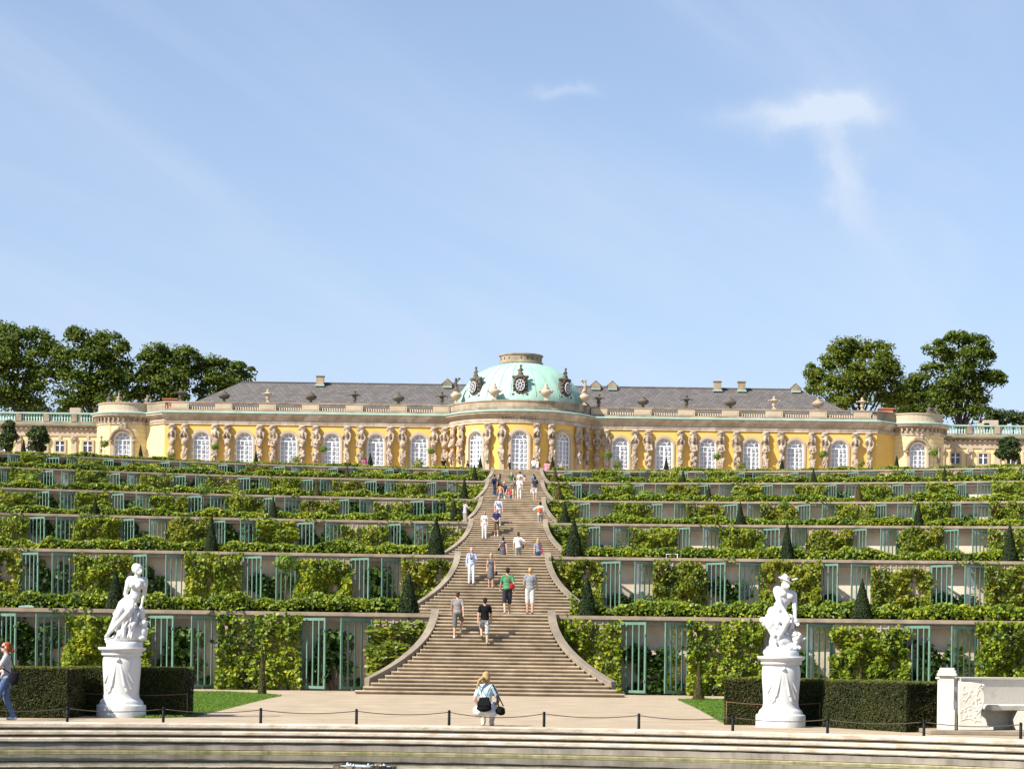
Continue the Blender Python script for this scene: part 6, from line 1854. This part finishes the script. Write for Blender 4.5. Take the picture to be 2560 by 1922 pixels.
def person(label, pos, face, h=1.75, top=GREY, bottom=NAVY, legs='long', sleeve='short', shoes=(0.08, 0.07, 0.06), hair='brown', hstyle='short', feet=((0.0, 0.0), (0.0, 0.0)),
           arms=((8, 12), (-8, 12)), pat=None, female=False, skin=None, voxel=0.0155, lean=0.0, handt=(None, None), headturn=0.0, sitting=None, topc=None, sunglass=False):
    """feet: (forward, up) of left and right foot; arms: (swing, bend) degrees; face 0 looks away from the camera"""
    skin = skin or SKIN
    pr = []
    sh_w = 0.165 if female else 0.185; hip_w = 0.155 if female else 0.15
    drop = 0.0
    for fy, fz in feet: drop = max(drop, 0.935 - (math.sqrt(max(0.01, 0.858 ** 2 - fy * fy)) + fz + 0.08))
    if sitting is not None: drop = 0.93 - sitting
    hz = 0.935 - max(0, drop)
    up = hz - 0.935
    def T(p): return (p[0], p[1] + lean * max(0.0, p[2] - 0.95), p[2] + up)
    # legs
    for s, (fy, fz) in zip((-1, 1), feet):
        hip = (s * 0.088, 0.0, hz); ank = (s * 0.092, fy, fz + 0.085)
        kn = ik(hip, ank, 0.435, 0.42, (s * 0.1, 1, 0.1))
        kr, tr = (0.058, 0.088)
        if legs == 'long':
            pr += [C(hip, kn, 0.092, 0.070, 2), C(kn, ank, 0.068, 0.056, 2)]
        elif legs == 'shorts':
            k2 = np.array(hip) * 0.12 + np.array(kn) * 0.88
            k3 = np.array(kn) * 0.90 + np.array(ank) * 0.10
            pr += [C(hip, k3 if not female else k2, 0.100, 0.084, 2), C(kn, np.array(kn) * 0.62 + np.array(ank) * 0.38, 0.054, 0.055, 0), C(np.array(kn) * 0.62 + np.array(ank) * 0.38, ank, 0.055, 0.037, 0)]
        elif legs == 'capri':
            k3 = np.array(kn) * 0.45 + np.array(ank) * 0.55
            pr += [C(hip, kn, 0.092, 0.068, 2), C(kn, k3, 0.066, 0.058, 2), C(k3, ank, 0.05, 0.037, 0)]
        else:
            pr += [C(hip, kn, 0.085, 0.055, 0), C(kn, np.array(kn) * 0.62 + np.array(ank) * 0.38, 0.052, 0.052, 0), C(np.array(kn) * 0.62 + np.array(ank) * 0.38, ank, 0.052, 0.035, 0)]
        pr += [C((ank[0], fy - 0.035, fz + 0.042), (ank[0] + s * 0.015, fy + 0.13, fz + 0.036), 0.042, 0.036, 3), C((ank[0], fy - 0.02, fz + 0.05), ank, 0.044, 0.042, 3)]
    if legs == 'dress':
        pr += [C((0, 0.0, hz + 0.05), (0, 0.03, hz - 0.40), 0.15, 0.155, 1), C((-0.06, 0, hz - 0.1), (-0.07, 0.03, hz - 0.40), 0.12, 0.115, 1), C((0.06, 0, hz - 0.1), (0.07, 0.03, hz - 0.40), 0.12, 0.115, 1)]
    pr += [E((0, -0.01, hz + 0.03), (hip_w + 0.015, 0.118, 0.12), 2 if legs != 'dress' else 1), E(T((0, 0, 1.12)), (0.132 if female else 0.160, 0.105, 0.19), 1), E(T((0, 0.0, 1.29)), (0.15 if female else 0.178, 0.115, 0.185), 1),
           C(T((-sh_w + 0.03, 0, 1.415)), T((sh_w - 0.03, 0, 1.415)), 0.068, 0.068, 1), E(T((0, -0.005, 0.985)), (hip_w + 0.026, 0.132, 0.115), 1)]
    if female: pr += [E(T((-0.07, 0.09, 1.29)), (0.065, 0.055, 0.06), 1), E(T((0.07, 0.09, 1.29)), (0.065, 0.055, 0.06), 1)]
    pr += [C(T((0, -0.005, 1.44)), T((0, 0.012, 1.54)), 0.054, 0.052, 0)]
    ct, st_ = math.cos(headturn), math.sin(headturn)
    def HT(p):
        x, y = p[0], p[1]; return T((x * ct - y * st_, x * st_ + y * ct, p[2]))
    rh = np.array(Matrix.Rotation(headturn, 3, 'Z'))
    pr += [E(HT((0, 0.015, 1.645)), (0.076, 0.096, 0.108), 0, rh), E(HT((0, 0.04, 1.575)), (0.057, 0.068, 0.052), 0, rh), C(HT((0, 0.106, 1.645)), HT((0, 0.122, 1.613)), 0.011, 0.014, 0),
           E(HT((-0.078, 0.005, 1.63)), (0.012, 0.022, 0.03), 0, rh), E(HT((0.078, 0.005, 1.63)), (0.012, 0.022, 0.03), 0, rh), E(HT((-0.031, 0.1, 1.65)), (0.018, 0.016, 0.011), 4, rh), E(HT((0.031, 0.1, 1.65)), (0.018, 0.016, 0.011), 4, rh), E(HT((0, 0.106, 1.578)), (0.024, 0.012, 0.008), 5, rh)]
    if sunglass: pr += [C(HT((-0.07, 0.07, 1.655)), HT((0.07, 0.07, 1.655)), 0.022, 0.022, 4), E(HT((-0.035, 0.108, 1.652)), (0.03, 0.014, 0.022), 4, rh), E(HT((0.035, 0.108, 1.652)), (0.03, 0.014, 0.022), 4, rh)]
    # arms
    for s, (sw, bd), ht in zip((-1, 1), arms, handt):
        sh = np.array(T((s * sh_w, 0, 1.405)))
        if ht is None:
            a = R(sw); el = sh + np.array((s * 0.045, math.sin(a) * 0.285, -math.cos(a) * 0.285)); b = R(sw + bd); wr = el + np.array((s * 0.01, math.sin(b) * 0.24, -math.cos(b) * 0.24))
        else:
            wr = np.array(T(ht)); el = ik(sh, wr, 0.285, 0.245, (s * 0.9, -0.6, -0.5))
        mid = sh * 0.35 + el * 0.65
        sh = sh + np.array((-s * 0.015, 0, 0))
        if sleeve == 'long': pr += [C(sh, el, 0.060, 0.048, 1), C(el, wr, 0.050, 0.038, 1)]
        elif sleeve == 'short': pr += [C(sh, mid, 0.062, 0.055, 1), C(mid, el, 0.045, 0.040, 0), C(el, wr, 0.040, 0.029, 0)]
        else: pr += [C(sh, sh * 0.8 + el * 0.2, 0.056, 0.05, 0), C(sh * 0.8 + el * 0.2, el, 0.048, 0.038, 0), C(el, wr, 0.038, 0.027, 0)]
        d = wr - el
        pr += hand_prims(wr, d, (0, 1, 0) if ht is None else (1, 0, 0), 1.0, 0)
    ms = [skin, cloth(top if topc is None else topc), cloth(bottom, pat), cloth(shoes), EYE, LIP]
    me = sculpt('person', pr, ms, voxel, 1)
    o = link('person', me, None, pos, face)
    k = h / 1.75
    o.scale = (k, k, k)
    tag(o, label, 'person', 'visitors')
    hp = hat_or_hair(hstyle, hair)
    if hp:
        q2 = []
        for p in hp:
            if p[0] == 'c': q2.append(C(HT(p[1]), HT(p[2]), p[3], p[4]))
            else: q2.append(E(HT(p[1]), p[2], 0, rh))
        link('hair' if hstyle != 'cap' else 'cap', sculpt('hair', q2, cloth(HAIRC[hair]), 0.016, 1), o)
    return o
def local_bag(name, label, owner, prims, color, strap=None, cat='bag', rough=0.6):
    """a bag carried by a person, placed in the carrier's own frame but a thing of its own"""
    mw = owner.matrix_basis
    b = sculpt(name, prims, cloth(color), 0.014, 2)
    t = link(name, b, None, owner.location, owner.rotation_euler.z); t.scale = owner.scale
    tag(t, label, cat, 'bags carried by visitors')
    if strap:
        link('strap', MB().tube(strap, 0.014, 6).mesh('strap', cloth(color)), t)
    return t
BACKPACK = [E((0, -0.20, 1.20), (0.14, 0.09, 0.21)), E((0, -0.24, 1.10), (0.11, 0.06, 0.09))]
def bp_strap(s=1): return [(s * 0.10, -0.13, 1.36), (s * 0.115, -0.03, 1.475), (s * 0.115, 0.10, 1.38), (s * 0.12, 0.12, 1.22), (s * 0.15, 0.02, 1.08), (s * 0.12, -0.13, 1.06)]
def hipbag(s, z=0.98, y=-0.04): return [E((s * 0.255, y, z), (0.06, 0.115, 0.10)), E((s * 0.26, y, z + 0.05), (0.055, 0.12, 0.05))]
def hip_strap(s, z=1.05, y=-0.04): return [(s * 0.25, y - 0.06, z), (s * 0.12, -0.125, 1.22), (-s * 0.06, -0.09, 1.43), (-s * 0.085, 0.0, 1.485), (-s * 0.04, 0.11, 1.38), (s * 0.12, 0.125, 1.18), (s * 0.25, y + 0.06, z)]
# ---- where they stand
def on_flight(i, sx, sy):
    zb = 0.0 if i == 0 else ROWZ[i - 1] - 0.03
    best = None
    for k in range(NS):
        Y = flight_front(i, k) + 0.10; z = zb + (k + 1) * (ROWZ[i] - zb) / NS
        py = PY - (z - CZ) * F / Y + SR * (sx * 0.4 - PX)
        if best is None or abs(py - sy * 0.4) < best[0]: best = (abs(py - sy * 0.4), Y, z)
    _, Y, z = best
    return (W(sx, sy, Y)[0], Y, z)
def gz(i, Y): return ROWZ[i] - 0.03 if i < 5 else ROWZ[5] - 0.03 + max(0, Y - 182.3) * (19.15 - ROWZ[5] + 0.03) / (204 - 182.3)
def behind(i, sx, sy_head, h):
    lo, hi = ROWY[i] + 0.35, (ROWY[i + 1] - LEN - 0.6 if i < 5 else 203.0)
    Y = lo
    for _ in range(30):
        X, Zt = W(sx, sy_head, Y)
        Y2 = (gz(i, Y) + h - CZ) / ((Zt - CZ) / Y)
        Y = 0.5 * Y + 0.5 * Y2
    Y = min(max(Y, lo), hi)
    X = W(sx, sy_head, Y)[0]
    return (X, Y, gz(i, Y) + 0.002)
def edge(i, sx, back=0.3):
    Y = ROWY[i] + back
    return (W(sx, 1500, Y)[0], Y, ROWZ[i] + 0.002)
RISE = 0.134
WALKUP = ((0.20, 2 * RISE), (-0.12, 0.0)); WALKUP2 = ((-0.12, 0.0), (0.20, 2 * RISE))
STEPUP = ((0.0, 0.0), (0.16, RISE))
A = ((22, 14), (-20, 10)); B = ((-20, 10), (22, 14))
# the two near ones
sx, sy = 14, 1799
gxy = (W(14, 1799, 41.9)[0], 41.9)
p = person('red-haired woman in grey top and jeans walking left by the hedge', (gxy[0], gxy[1], 0.0), R(90) + 0.12, 1.66, (0.42, 0.41, 0.43), (0.09, 0.14, 0.27), 'long', 'short', (0.42, 0.50, 0.60), 'red', 'bun', ((0.30, 0.02), (-0.16, 0.0)), ((30, 40), (14, 55)), 'jeans', True, PALE, 0.0125, sunglass=True, headturn=0.1)
local_bag('shoulder_bag', 'black shoulder bag on the back hip of the red-haired woman', p, [E((-0.20, -0.19, 0.93), (0.07, 0.12, 0.16)), E((-0.2, -0.2, 1.02), (0.06, 0.11, 0.06))], (0.010, 0.011, 0.015), [(-0.20, -0.22, 1.05), (-0.10, -0.15, 1.30), (0.03, -0.09, 1.44), (0.08, 0.02, 1.485), (0.02, 0.12, 1.36), (-0.13, 0.14, 1.2), (-0.22, -0.1, 1.05)])
Yw = BY + math.sqrt(RPOST ** 2 - (W(1217, 1800, 41.8)[0] - BX) ** 2) + 0.20
pw = (W(1214, 1800, Yw)[0], Yw, 0.0)
LB = (0.50, 0.64, 0.70)
p = person('crouching blonde woman in pale blue shirt seen from behind at the basin edge', pw, -0.12, 1.70, LB, (0.50, 0.46, 0.37), 'long', 'short', (0.6, 0.57, 0.5), 'blond', 'bob', ((0.30, 0.0), (0.26, 0.0)), ((0, 0), (0, 0)), None, True, PALE, 0.0125, lean=0.10, handt=((-0.15, 0.26, 1.00), (0.17, 0.28, 1.00)), headturn=-0.45, sitting=0.36)
k = p.scale[0]
# ponytail, white jacket round the hips
hp = [C((-0.06, -0.07, 1.05), (-0.13, -0.12, 0.99), 0.034, 0.04), C((-0.13, -0.12, 0.99), (-0.185, -0.12, 0.80), 0.04, 0.014)]
link('ponytail', sculpt('ponytail', hp, cloth(HAIRC['blond']), 0.012, 1), p)
jk = [E((0, -0.02, 0.36), (0.235, 0.185, 0.15)), E((0, -0.05, 0.47), (0.185, 0.145, 0.09)), E((-0.17, -0.03, 0.33), (0.11, 0.16, 0.12)), E((0.15, -0.03, 0.31), (0.12, 0.15, 0.12)), C((-0.14, -0.12, 0.30), (-0.1, -0.1, 0.22), 0.08, 0.04), C((0.12, -0.12, 0.30), (0.14, -0.1, 0.21), 0.08, 0.04)]
link('tied_jacket', sculpt('tied_jacket', jk, cloth((0.70, 0.70, 0.70)), 0.014, 2), p)
dz = 0.36 - 0.935
bpk = [E((0.0, -0.25, 0.48), (0.165, 0.085, 0.13)), E((0.0, -0.26, 0.40), (0.175, 0.09, 0.085)), C((-0.075, -0.24, 0.59), (0.075, -0.24, 0.60), 0.045, 0.045)]
for q in range(6): bpk.append(C((-0.085 + 0.034 * q, -0.29, 0.62), (-0.125 + 0.05 * q, -0.335, 0.46), 0.014, 0.02))
t = local_bag('backpack', 'black leather drawstring backpack on the crouching woman', p, bpk, (0.008, 0.008, 0.009))
for s in (-1, 1): link('strap', MB().tube([(s * 0.04, -0.24, 0.62), (s * 0.09, -0.20, 0.78), (s * 0.135, -0.08, 0.895), (s * 0.14, 0.06, 0.88)], 0.008, 5).mesh('strap', cloth(BLACK)), t)
cb = [E((0.335, -0.10, 0.33), (0.115, 0.085, 0.085), rot=rotm('Y', 18)), E((0.345, -0.10, 0.40), (0.10, 0.08, 0.04), rot=rotm('Y', 18)), E((0.33, -0.19, 0.33), (0.07, 0.03, 0.05), rot=rotm('Y', 18))]
local_bag('camera_bag', 'black camera bag hanging at the right side of the crouching woman', p, cb, (0.006, 0.006, 0.007), [(0.40, -0.10, 0.44), (0.30, -0.12, 0.64), (0.19, -0.08, 0.84), (0.15, 0.0, 0.905), (0.17, 0.08, 0.84), (0.25, 0.02, 0.6), (0.29, -0.04, 0.42)])
# lowest flight and its landing
person('man in grey t-shirt and grey shorts climbing the lowest flight', on_flight(0, 1143, 1593), -0.1, 1.74, (0.235, 0.215, 0.205), (0.13, 0.135, 0.12), 'shorts', 'short', (0.62, 0.62, 0.60), 'brown', 'short', WALKUP2, A)
person('man in black t-shirt and pale camouflage shorts climbing the lowest flight', on_flight(0, 1211, 1613), 0.05, 1.78, BLACK, (0.46, 0.48, 0.50), 'shorts', 'short', (0.05, 0.08, 0.03), 'dark', 'short', WALKUP, B, 'camo')
p = person('man in green t-shirt and dark shorts at the head of the lowest flight', edge(0, 1268, 0.12), 0.08, 1.78, (0.075, 0.26, 0.13), (0.035, 0.035, 0.045), 'shorts', 'short', (0.35, 0.35, 0.35), 'dark', 'short', ((-0.18, 0.04), (0.14, 0.0)), A)
local_bag('shoulder_bag', 'red and black bag at the hip of the man in green', p, [E((0.15, -0.19, 1.06), (0.11, 0.075, 0.10)), E((0.15, -0.2, 1.0), (0.10, 0.07, 0.06))], (0.33, 0.02, 0.02), hip_strap(1, 1.10))
person('blond man in grey t-shirt and pale shorts at the head of the lowest flight', edge(0, 1325, 0.14), -0.05, 1.79, (0.24, 0.25, 0.27), (0.56, 0.53, 0.51), 'shorts', 'short', (0.10, 0.09, 0.09), 'blond', 'short', ((0.10, 0.0), (-0.10, 0.0)), ((10, 60), (14, 50)))
# second flight
p = person('man in light blue shirt and white trousers coming down the second flight', on_flight(1, 1178, 1462), math.pi + 0.1, 1.76, (0.40, 0.47, 0.66), WHITE, 'long', 'long', (0.28, 0.08, 0.04), 'grey', 'short', ((0.10, -0.0), (-0.05, 0.0)), ((0, 0), (-6, 14)), handt=((-0.05, 0.24, 1.22), None))
local_bag('camera', 'black camera held at the chest of the man in light blue shirt', p, [E((0.02, 0.25, 1.20), (0.065, 0.04, 0.045)), C((0.02, 0.27, 1.20), (0.02, 0.34, 1.195), 0.03, 0.028)], BLACK, [(-0.03, 0.23, 1.22), (-0.07, 0.12, 1.42), (0.0, -0.06, 1.50), (0.07, 0.12, 1.42), (0.06, 0.23, 1.22)], 'camera')
p = person('blonde woman in sleeveless grey dress coming down the second flight', on_flight(1, 1227, 1464), math.pi - 0.1, 1.64, (0.115, 0.115, 0.125), (0.115, 0.115, 0.125), 'dress', 'none', (0.45, 0.3, 0.2), 'blond', 'bob', ((0.06, 0.0), (-0.05, 0.0)), ((4, 10), (-4, 8)), None, True)
local_bag('handbag', 'dark handbag at the side of the woman in the grey dress', p, [E((-0.27, 0.0, 0.72), (0.06, 0.10, 0.12))], (0.02, 0.02, 0.024), [(-0.27, 0.03, 0.82), (-0.25, 0.02, 0.9), (-0.25, -0.03, 0.9), (-0.27, -0.05, 0.82)])
# on the second terrace, half hidden by its edge
p = person('dark-haired woman in dark sleeveless dress with cross strap, seen from behind mid stairs', behind(1, 1258, 1340.6, 1.66), 0.0, 1.66, (0.10, 0.10, 0.115), (0.10, 0.10, 0.115), 'dress', 'none', BLACK, 'dark', 'bun', STEPUP, A, None, True)
local_bag('shoulder_bag', 'black bag of the woman in the dark dress', p, hipbag(-1, 1.0), BLACK, hip_strap(-1, 1.08))
p = person('man in white shirt seen from behind mid stairs, arm held out', behind(1, 1296, 1329, 1.80), 0.0, 1.80, WHITE, (0.25, 0.25, 0.25), 'long', 'short', BLACK, 'brown', 'short', STEPUP, ((4, 8), (0, 0)), handt=(None, (0.46, 0.10, 1.02)))
local_bag('shoulder_bag', 'dark brown bag beside the man in white shirt', p, hipbag(1, 0.98), (0.06, 0.035, 0.035), hip_strap(1, 1.06))
p = person('blonde long-haired woman in blue patterned top seen from behind mid stairs', behind(1, 1345, 1344, 1.62), 0.05, 1.62, (0.22, 0.26, 0.33), (0.10, 0.16, 0.26), 'shorts', 'short', WHITE, 'blond', 'long', STEPUP, B, 'jeans', True)
local_bag('shoulder_bag', 'bright pink bag of the blonde woman', p, hipbag(1, 0.98), (0.52, 0.02, 0.16), hip_strap(1, 1.06))
# third flight
person('woman all in white coming down the third flight', on_flight(2, 1210.6, 1342.6), math.pi + 0.05, 1.58, WHITE, WHITE, 'long', 'short', WHITE, 'dark', 'bob', ((0.08, 0.0), (-0.06, 0.0)), ((6, 10), (-6, 10)), None, True, sunglass=True)
p = person('man in navy t-shirt and khaki shorts coming down the third flight', on_flight(2, 1240.6, 1342), math.pi, 1.63, (0.032, 0.032, 0.105), (0.13, 0.10, 0.065), 'shorts', 'short', (0.62, 0.62, 0.6), 'brown', 'short', ((0.06, 0.0), (-0.06, 0.0)), ((0, 0), (0, 0)), handt=((-0.10, 0.20, 1.02), (0.12, 0.20, 1.02)))
local_bag('belt_bag', 'black belt bag of the man in navy t-shirt', p, [E((0.0, 0.17, 0.98), (0.12, 0.05, 0.06))], BLACK)
p = person('tall man in pale blue shirt with camera strap behind the man in navy', on_flight(2, 1246, 1316), math.pi - 0.05, 1.74, (0.46, 0.52, 0.68), (0.36, 0.38, 0.40), 'long', 'short', WHITE, 'grey', 'bald', ((0.05, 0.0), (-0.05, 0.0)), ((5, 10), (-5, 10)))
local_bag('camera', 'black camera hanging on the chest of the tall man in pale blue', p, [E((0.05, 0.15, 1.24), (0.06, 0.04, 0.04))], BLACK, [(0.10, 0.15, 1.26), (0.12, 0.11, 1.4), (0.06, -0.06, 1.49), (-0.08, 0.02, 1.47), (0.0, 0.15, 1.27)], 'camera')
# third terrace
p = person('man in pale grey shirt standing left of the cheek wall on the third terrace', behind(2, 1163, 1249, 1.76), -R(60), 1.76, (0.40, 0.41, 0.42), (0.30, 0.27, 0.22), 'shorts', 'short', WHITE, 'brown', 'short', ((0, 0), (0.04, 0)), ((0, 0), (0, 0)), handt=((-0.05, 0.28, 1.28), (0.08, 0.30, 1.30)))
local_bag('shoulder_bag', 'dark bag of the man in pale grey shirt', p, hipbag(-1, 1.02), (0.03, 0.035, 0.05), hip_strap(-1, 1.09))
p = person('man in white shirt and grey trousers with orange backpack at the right cheek wall', behind(2, 1351, 1253, 1.74), -0.15, 1.74, WHITE, (0.26, 0.27, 0.28), 'long', 'long', GREY, 'dark', 'short', STEPUP, ((0, 0), (5, 10)), handt=((-0.40, 0.10, 1.12), None))
local_bag('backpack', 'bright orange backpack of the man in white', p, BACKPACK, (0.55, 0.09, 0.015), bp_strap(1))
# fourth terrace group
p = person('man in dark t-shirt and jeans at the left of the upper group', on_flight(4, 1236, 1240), -R(50), 1.72, (0.03, 0.035, 0.06), (0.03, 0.05, 0.11), 'long', 'short', (0.4, 0.5, 0.6), 'dark', 'short', ((0, 0), (0, 0)), ((0, 0), (0, 0)), 'jeans', handt=((-0.05, 0.28, 1.15), (0.08, 0.30, 1.15)))
local_bag('backpack', 'navy backpack of the man in dark t-shirt', p, BACKPACK, (0.02, 0.025, 0.07), bp_strap(1))
person('long-haired woman in grey top facing the man in dark t-shirt', on_flight(4, 1248, 1236), R(60), 1.68, (0.22, 0.22, 0.24), (0.03, 0.03, 0.04), 'long', 'short', BLACK, 'brown', 'long', ((0, 0), (0, 0)), ((10, 50), (10, 50)), None, True)
person('man in white cap and navy shirt at the edge of the fourth terrace', behind(3, 1260.6, 1203, 1.72), math.pi - 0.4, 1.72, NAVY, (0.46, 0.40, 0.30), 'shorts', 'short', GREY, 'white', 'cap', ((0, 0), (0, 0)), ((6, 20), (-6, 20)))
p = person('brown-haired woman in peach top behind the man in white cap', behind(3, 1252, 1206, 1.62), 0.3, 1.62, (0.60, 0.30, 0.16), (0.16, 0.28, 0.40), 'capri', 'none', WHITE, 'brown', 'bob', ((0, 0), (0, 0)), A, None, True)
p = person('woman in dark top and beige shorts carrying a blue bag in the upper group', behind(3, 1287, 1193, 1.72), 0.1, 1.72, (0.13, 0.11, 0.10), (0.46, 0.38, 0.26), 'shorts', 'none', GREY, 'dark', 'short', ((0, 0), (0.08, 0)), A, None, True)
local_bag('shoulder_bag', 'slate blue bag of the woman in beige shorts', p, hipbag(-1, 1.15, -0.1), (0.13, 0.15, 0.20), hip_strap(-1, 1.2))
person('small child in red shirt and jeans among the upper group', behind(3, 1278, 1216, 1.28), 0.2, 1.28, (0.52, 0.06, 0.09), (0.16, 0.22, 0.32), 'capri', 'short', WHITE, 'brown', 'short', ((0, 0), (0.05, 0)), B, 'jeans')
person('woman all in white with fair hair seen from behind in the upper group', behind(3, 1299, 1190, 1.76), 0.0, 1.76, WHITE, WHITE, 'capri', 'short', (0.55, 0.4, 0.3), 'blond', 'bob', ((0, 0), (0.08, 0)), A, None, True)
p = person('dark-haired woman in navy top and white shorts at the right of the upper group', behind(3, 1338, 1189, 1.74), 0.0, 1.74, (0.035, 0.04, 0.06), WHITE, 'shorts', 'short', (0.5, 0.35, 0.28), 'dark', 'bob', ((0, 0), (0.06, 0)), B, None, True)
local_bag('plastic_bag', 'white plastic bag carried by the woman in navy top', p, [E((-0.27, 0.02, 0.66), (0.05, 0.09, 0.14)), C((-0.27, 0.02, 0.78), (-0.26, 0.02, 0.85), 0.03, 0.015)], (0.68, 0.68, 0.68))
# fifth terrace
p = person('man in white shirt with dark bag just below the topmost flight', behind(4, 1300, 1177, 1.76), 0.0, 1.76, WHITE, GREY, 'long', 'short', GREY, 'dark', 'short', STEPUP, ((5, 10), (-5, 10)))
local_bag('shoulder_bag', 'dark bag of the man in white near the top', p, hipbag(1, 1.15), BLACK, hip_strap(1, 1.2))
person('fair-haired woman in dark green top below the topmost flight', behind(4, 1279, 1179, 1.62), 0.0, 1.62, (0.03, 0.11, 0.065), GREY, 'long', 'short', GREY, 'blond', 'long', STEPUP, A, None, True)
person('girl in pale pink top below the topmost flight', behind(4, 1312, 1186, 1.42), 0.2, 1.42, (0.62, 0.42, 0.38), GREY, 'long', 'none', GREY, 'dark', 'bob', STEPUP, B, None, True)
person('woman in bright blue top below the topmost flight', behind(4, 1334, 1184, 1.58), 0.6, 1.58, (0.07, 0.24, 0.48), GREY, 'long', 'short', GREY, 'dark', 'pony', STEPUP, A, None, True)
# on the top, before the palace
p = person('man in grey shirt and black trousers at the head of the stairs', behind(5, 1274.5, 1134, 1.80), R(-70), 1.80, (0.34, 0.33, 0.32), BLACK, 'long', 'short', BLACK, 'brown', 'short', ((0.12, 0), (-0.12, 0)), B)
person('man in white shirt at the right of the stair head', behind(5, 1334.5, 1143, 1.76), -0.3, 1.76, WHITE, (0.12, 0.13, 0.15), 'long', 'short', BLACK, 'brown', 'short')
p = person('dark-haired man with black backpack at the right of the stair head', behind(5, 1345, 1147, 1.74), R(50), 1.74, (0.48, 0.40, 0.38), BLACK, 'long', 'short', BLACK, 'dark', 'short')
local_bag('backpack', 'black backpack of the dark-haired man at the stair head', p, BACKPACK, BLACK, bp_strap(1))
person('bare-armed woman in white sitting low at the right of the stair head', edge(5, 1339.5, 0.5), math.pi, 1.0, WHITE, WHITE, 'shorts', 'none', WHITE, 'brown', 'bob', ((0, 0), (0, 0)), A, None, True)
person('woman in pink dress right of the stair head', behind(5, 1366, 1151, 1.66), 0.2, 1.66, (0.62, 0.30, 0.42), (0.62, 0.30, 0.42), 'dress', 'short', WHITE, 'brown', 'bob', female=True)
person('woman in salmon top beside the woman in pink dress', behind(5, 1372, 1152, 1.62), -0.2, 1.62, (0.60, 0.22, 0.22), GREY, 'long', 'short', WHITE, 'dark', 'bob', female=True)
person('woman in beige before the right rotunda window', behind(5, 1404, 1156, 1.64), 0.5, 1.64, (0.52, 0.42, 0.34), (0.50, 0.42, 0.36), 'long', 'short', WHITE, 'blond', 'bob', female=True)
person('man in black t-shirt left of the rotunda', behind(5, 1109, 1143, 1.78), 0.0, 1.78, BLACK, (0.42, 0.38, 0.32), 'shorts', 'short', GREY, 'dark', 'short', ((0, 0), (0.05, 0)), ((10, 80), (-10, 70)))
person('person in dark clothes before the left rotunda window', behind(5, 1172, 1151, 1.66), R(60), 1.66, (0.05, 0.05, 0.06), (0.05, 0.05, 0.06), 'long', 'long', BLACK, 'brown', 'short', lean=0.25)
person('woman in magenta top before the fifth palace window', behind(5, 913, 1143, 1.66), 0.4, 1.66, (0.42, 0.07, 0.22), GREY, 'long', 'short', WHITE, 'brown', 'bob', female=True)
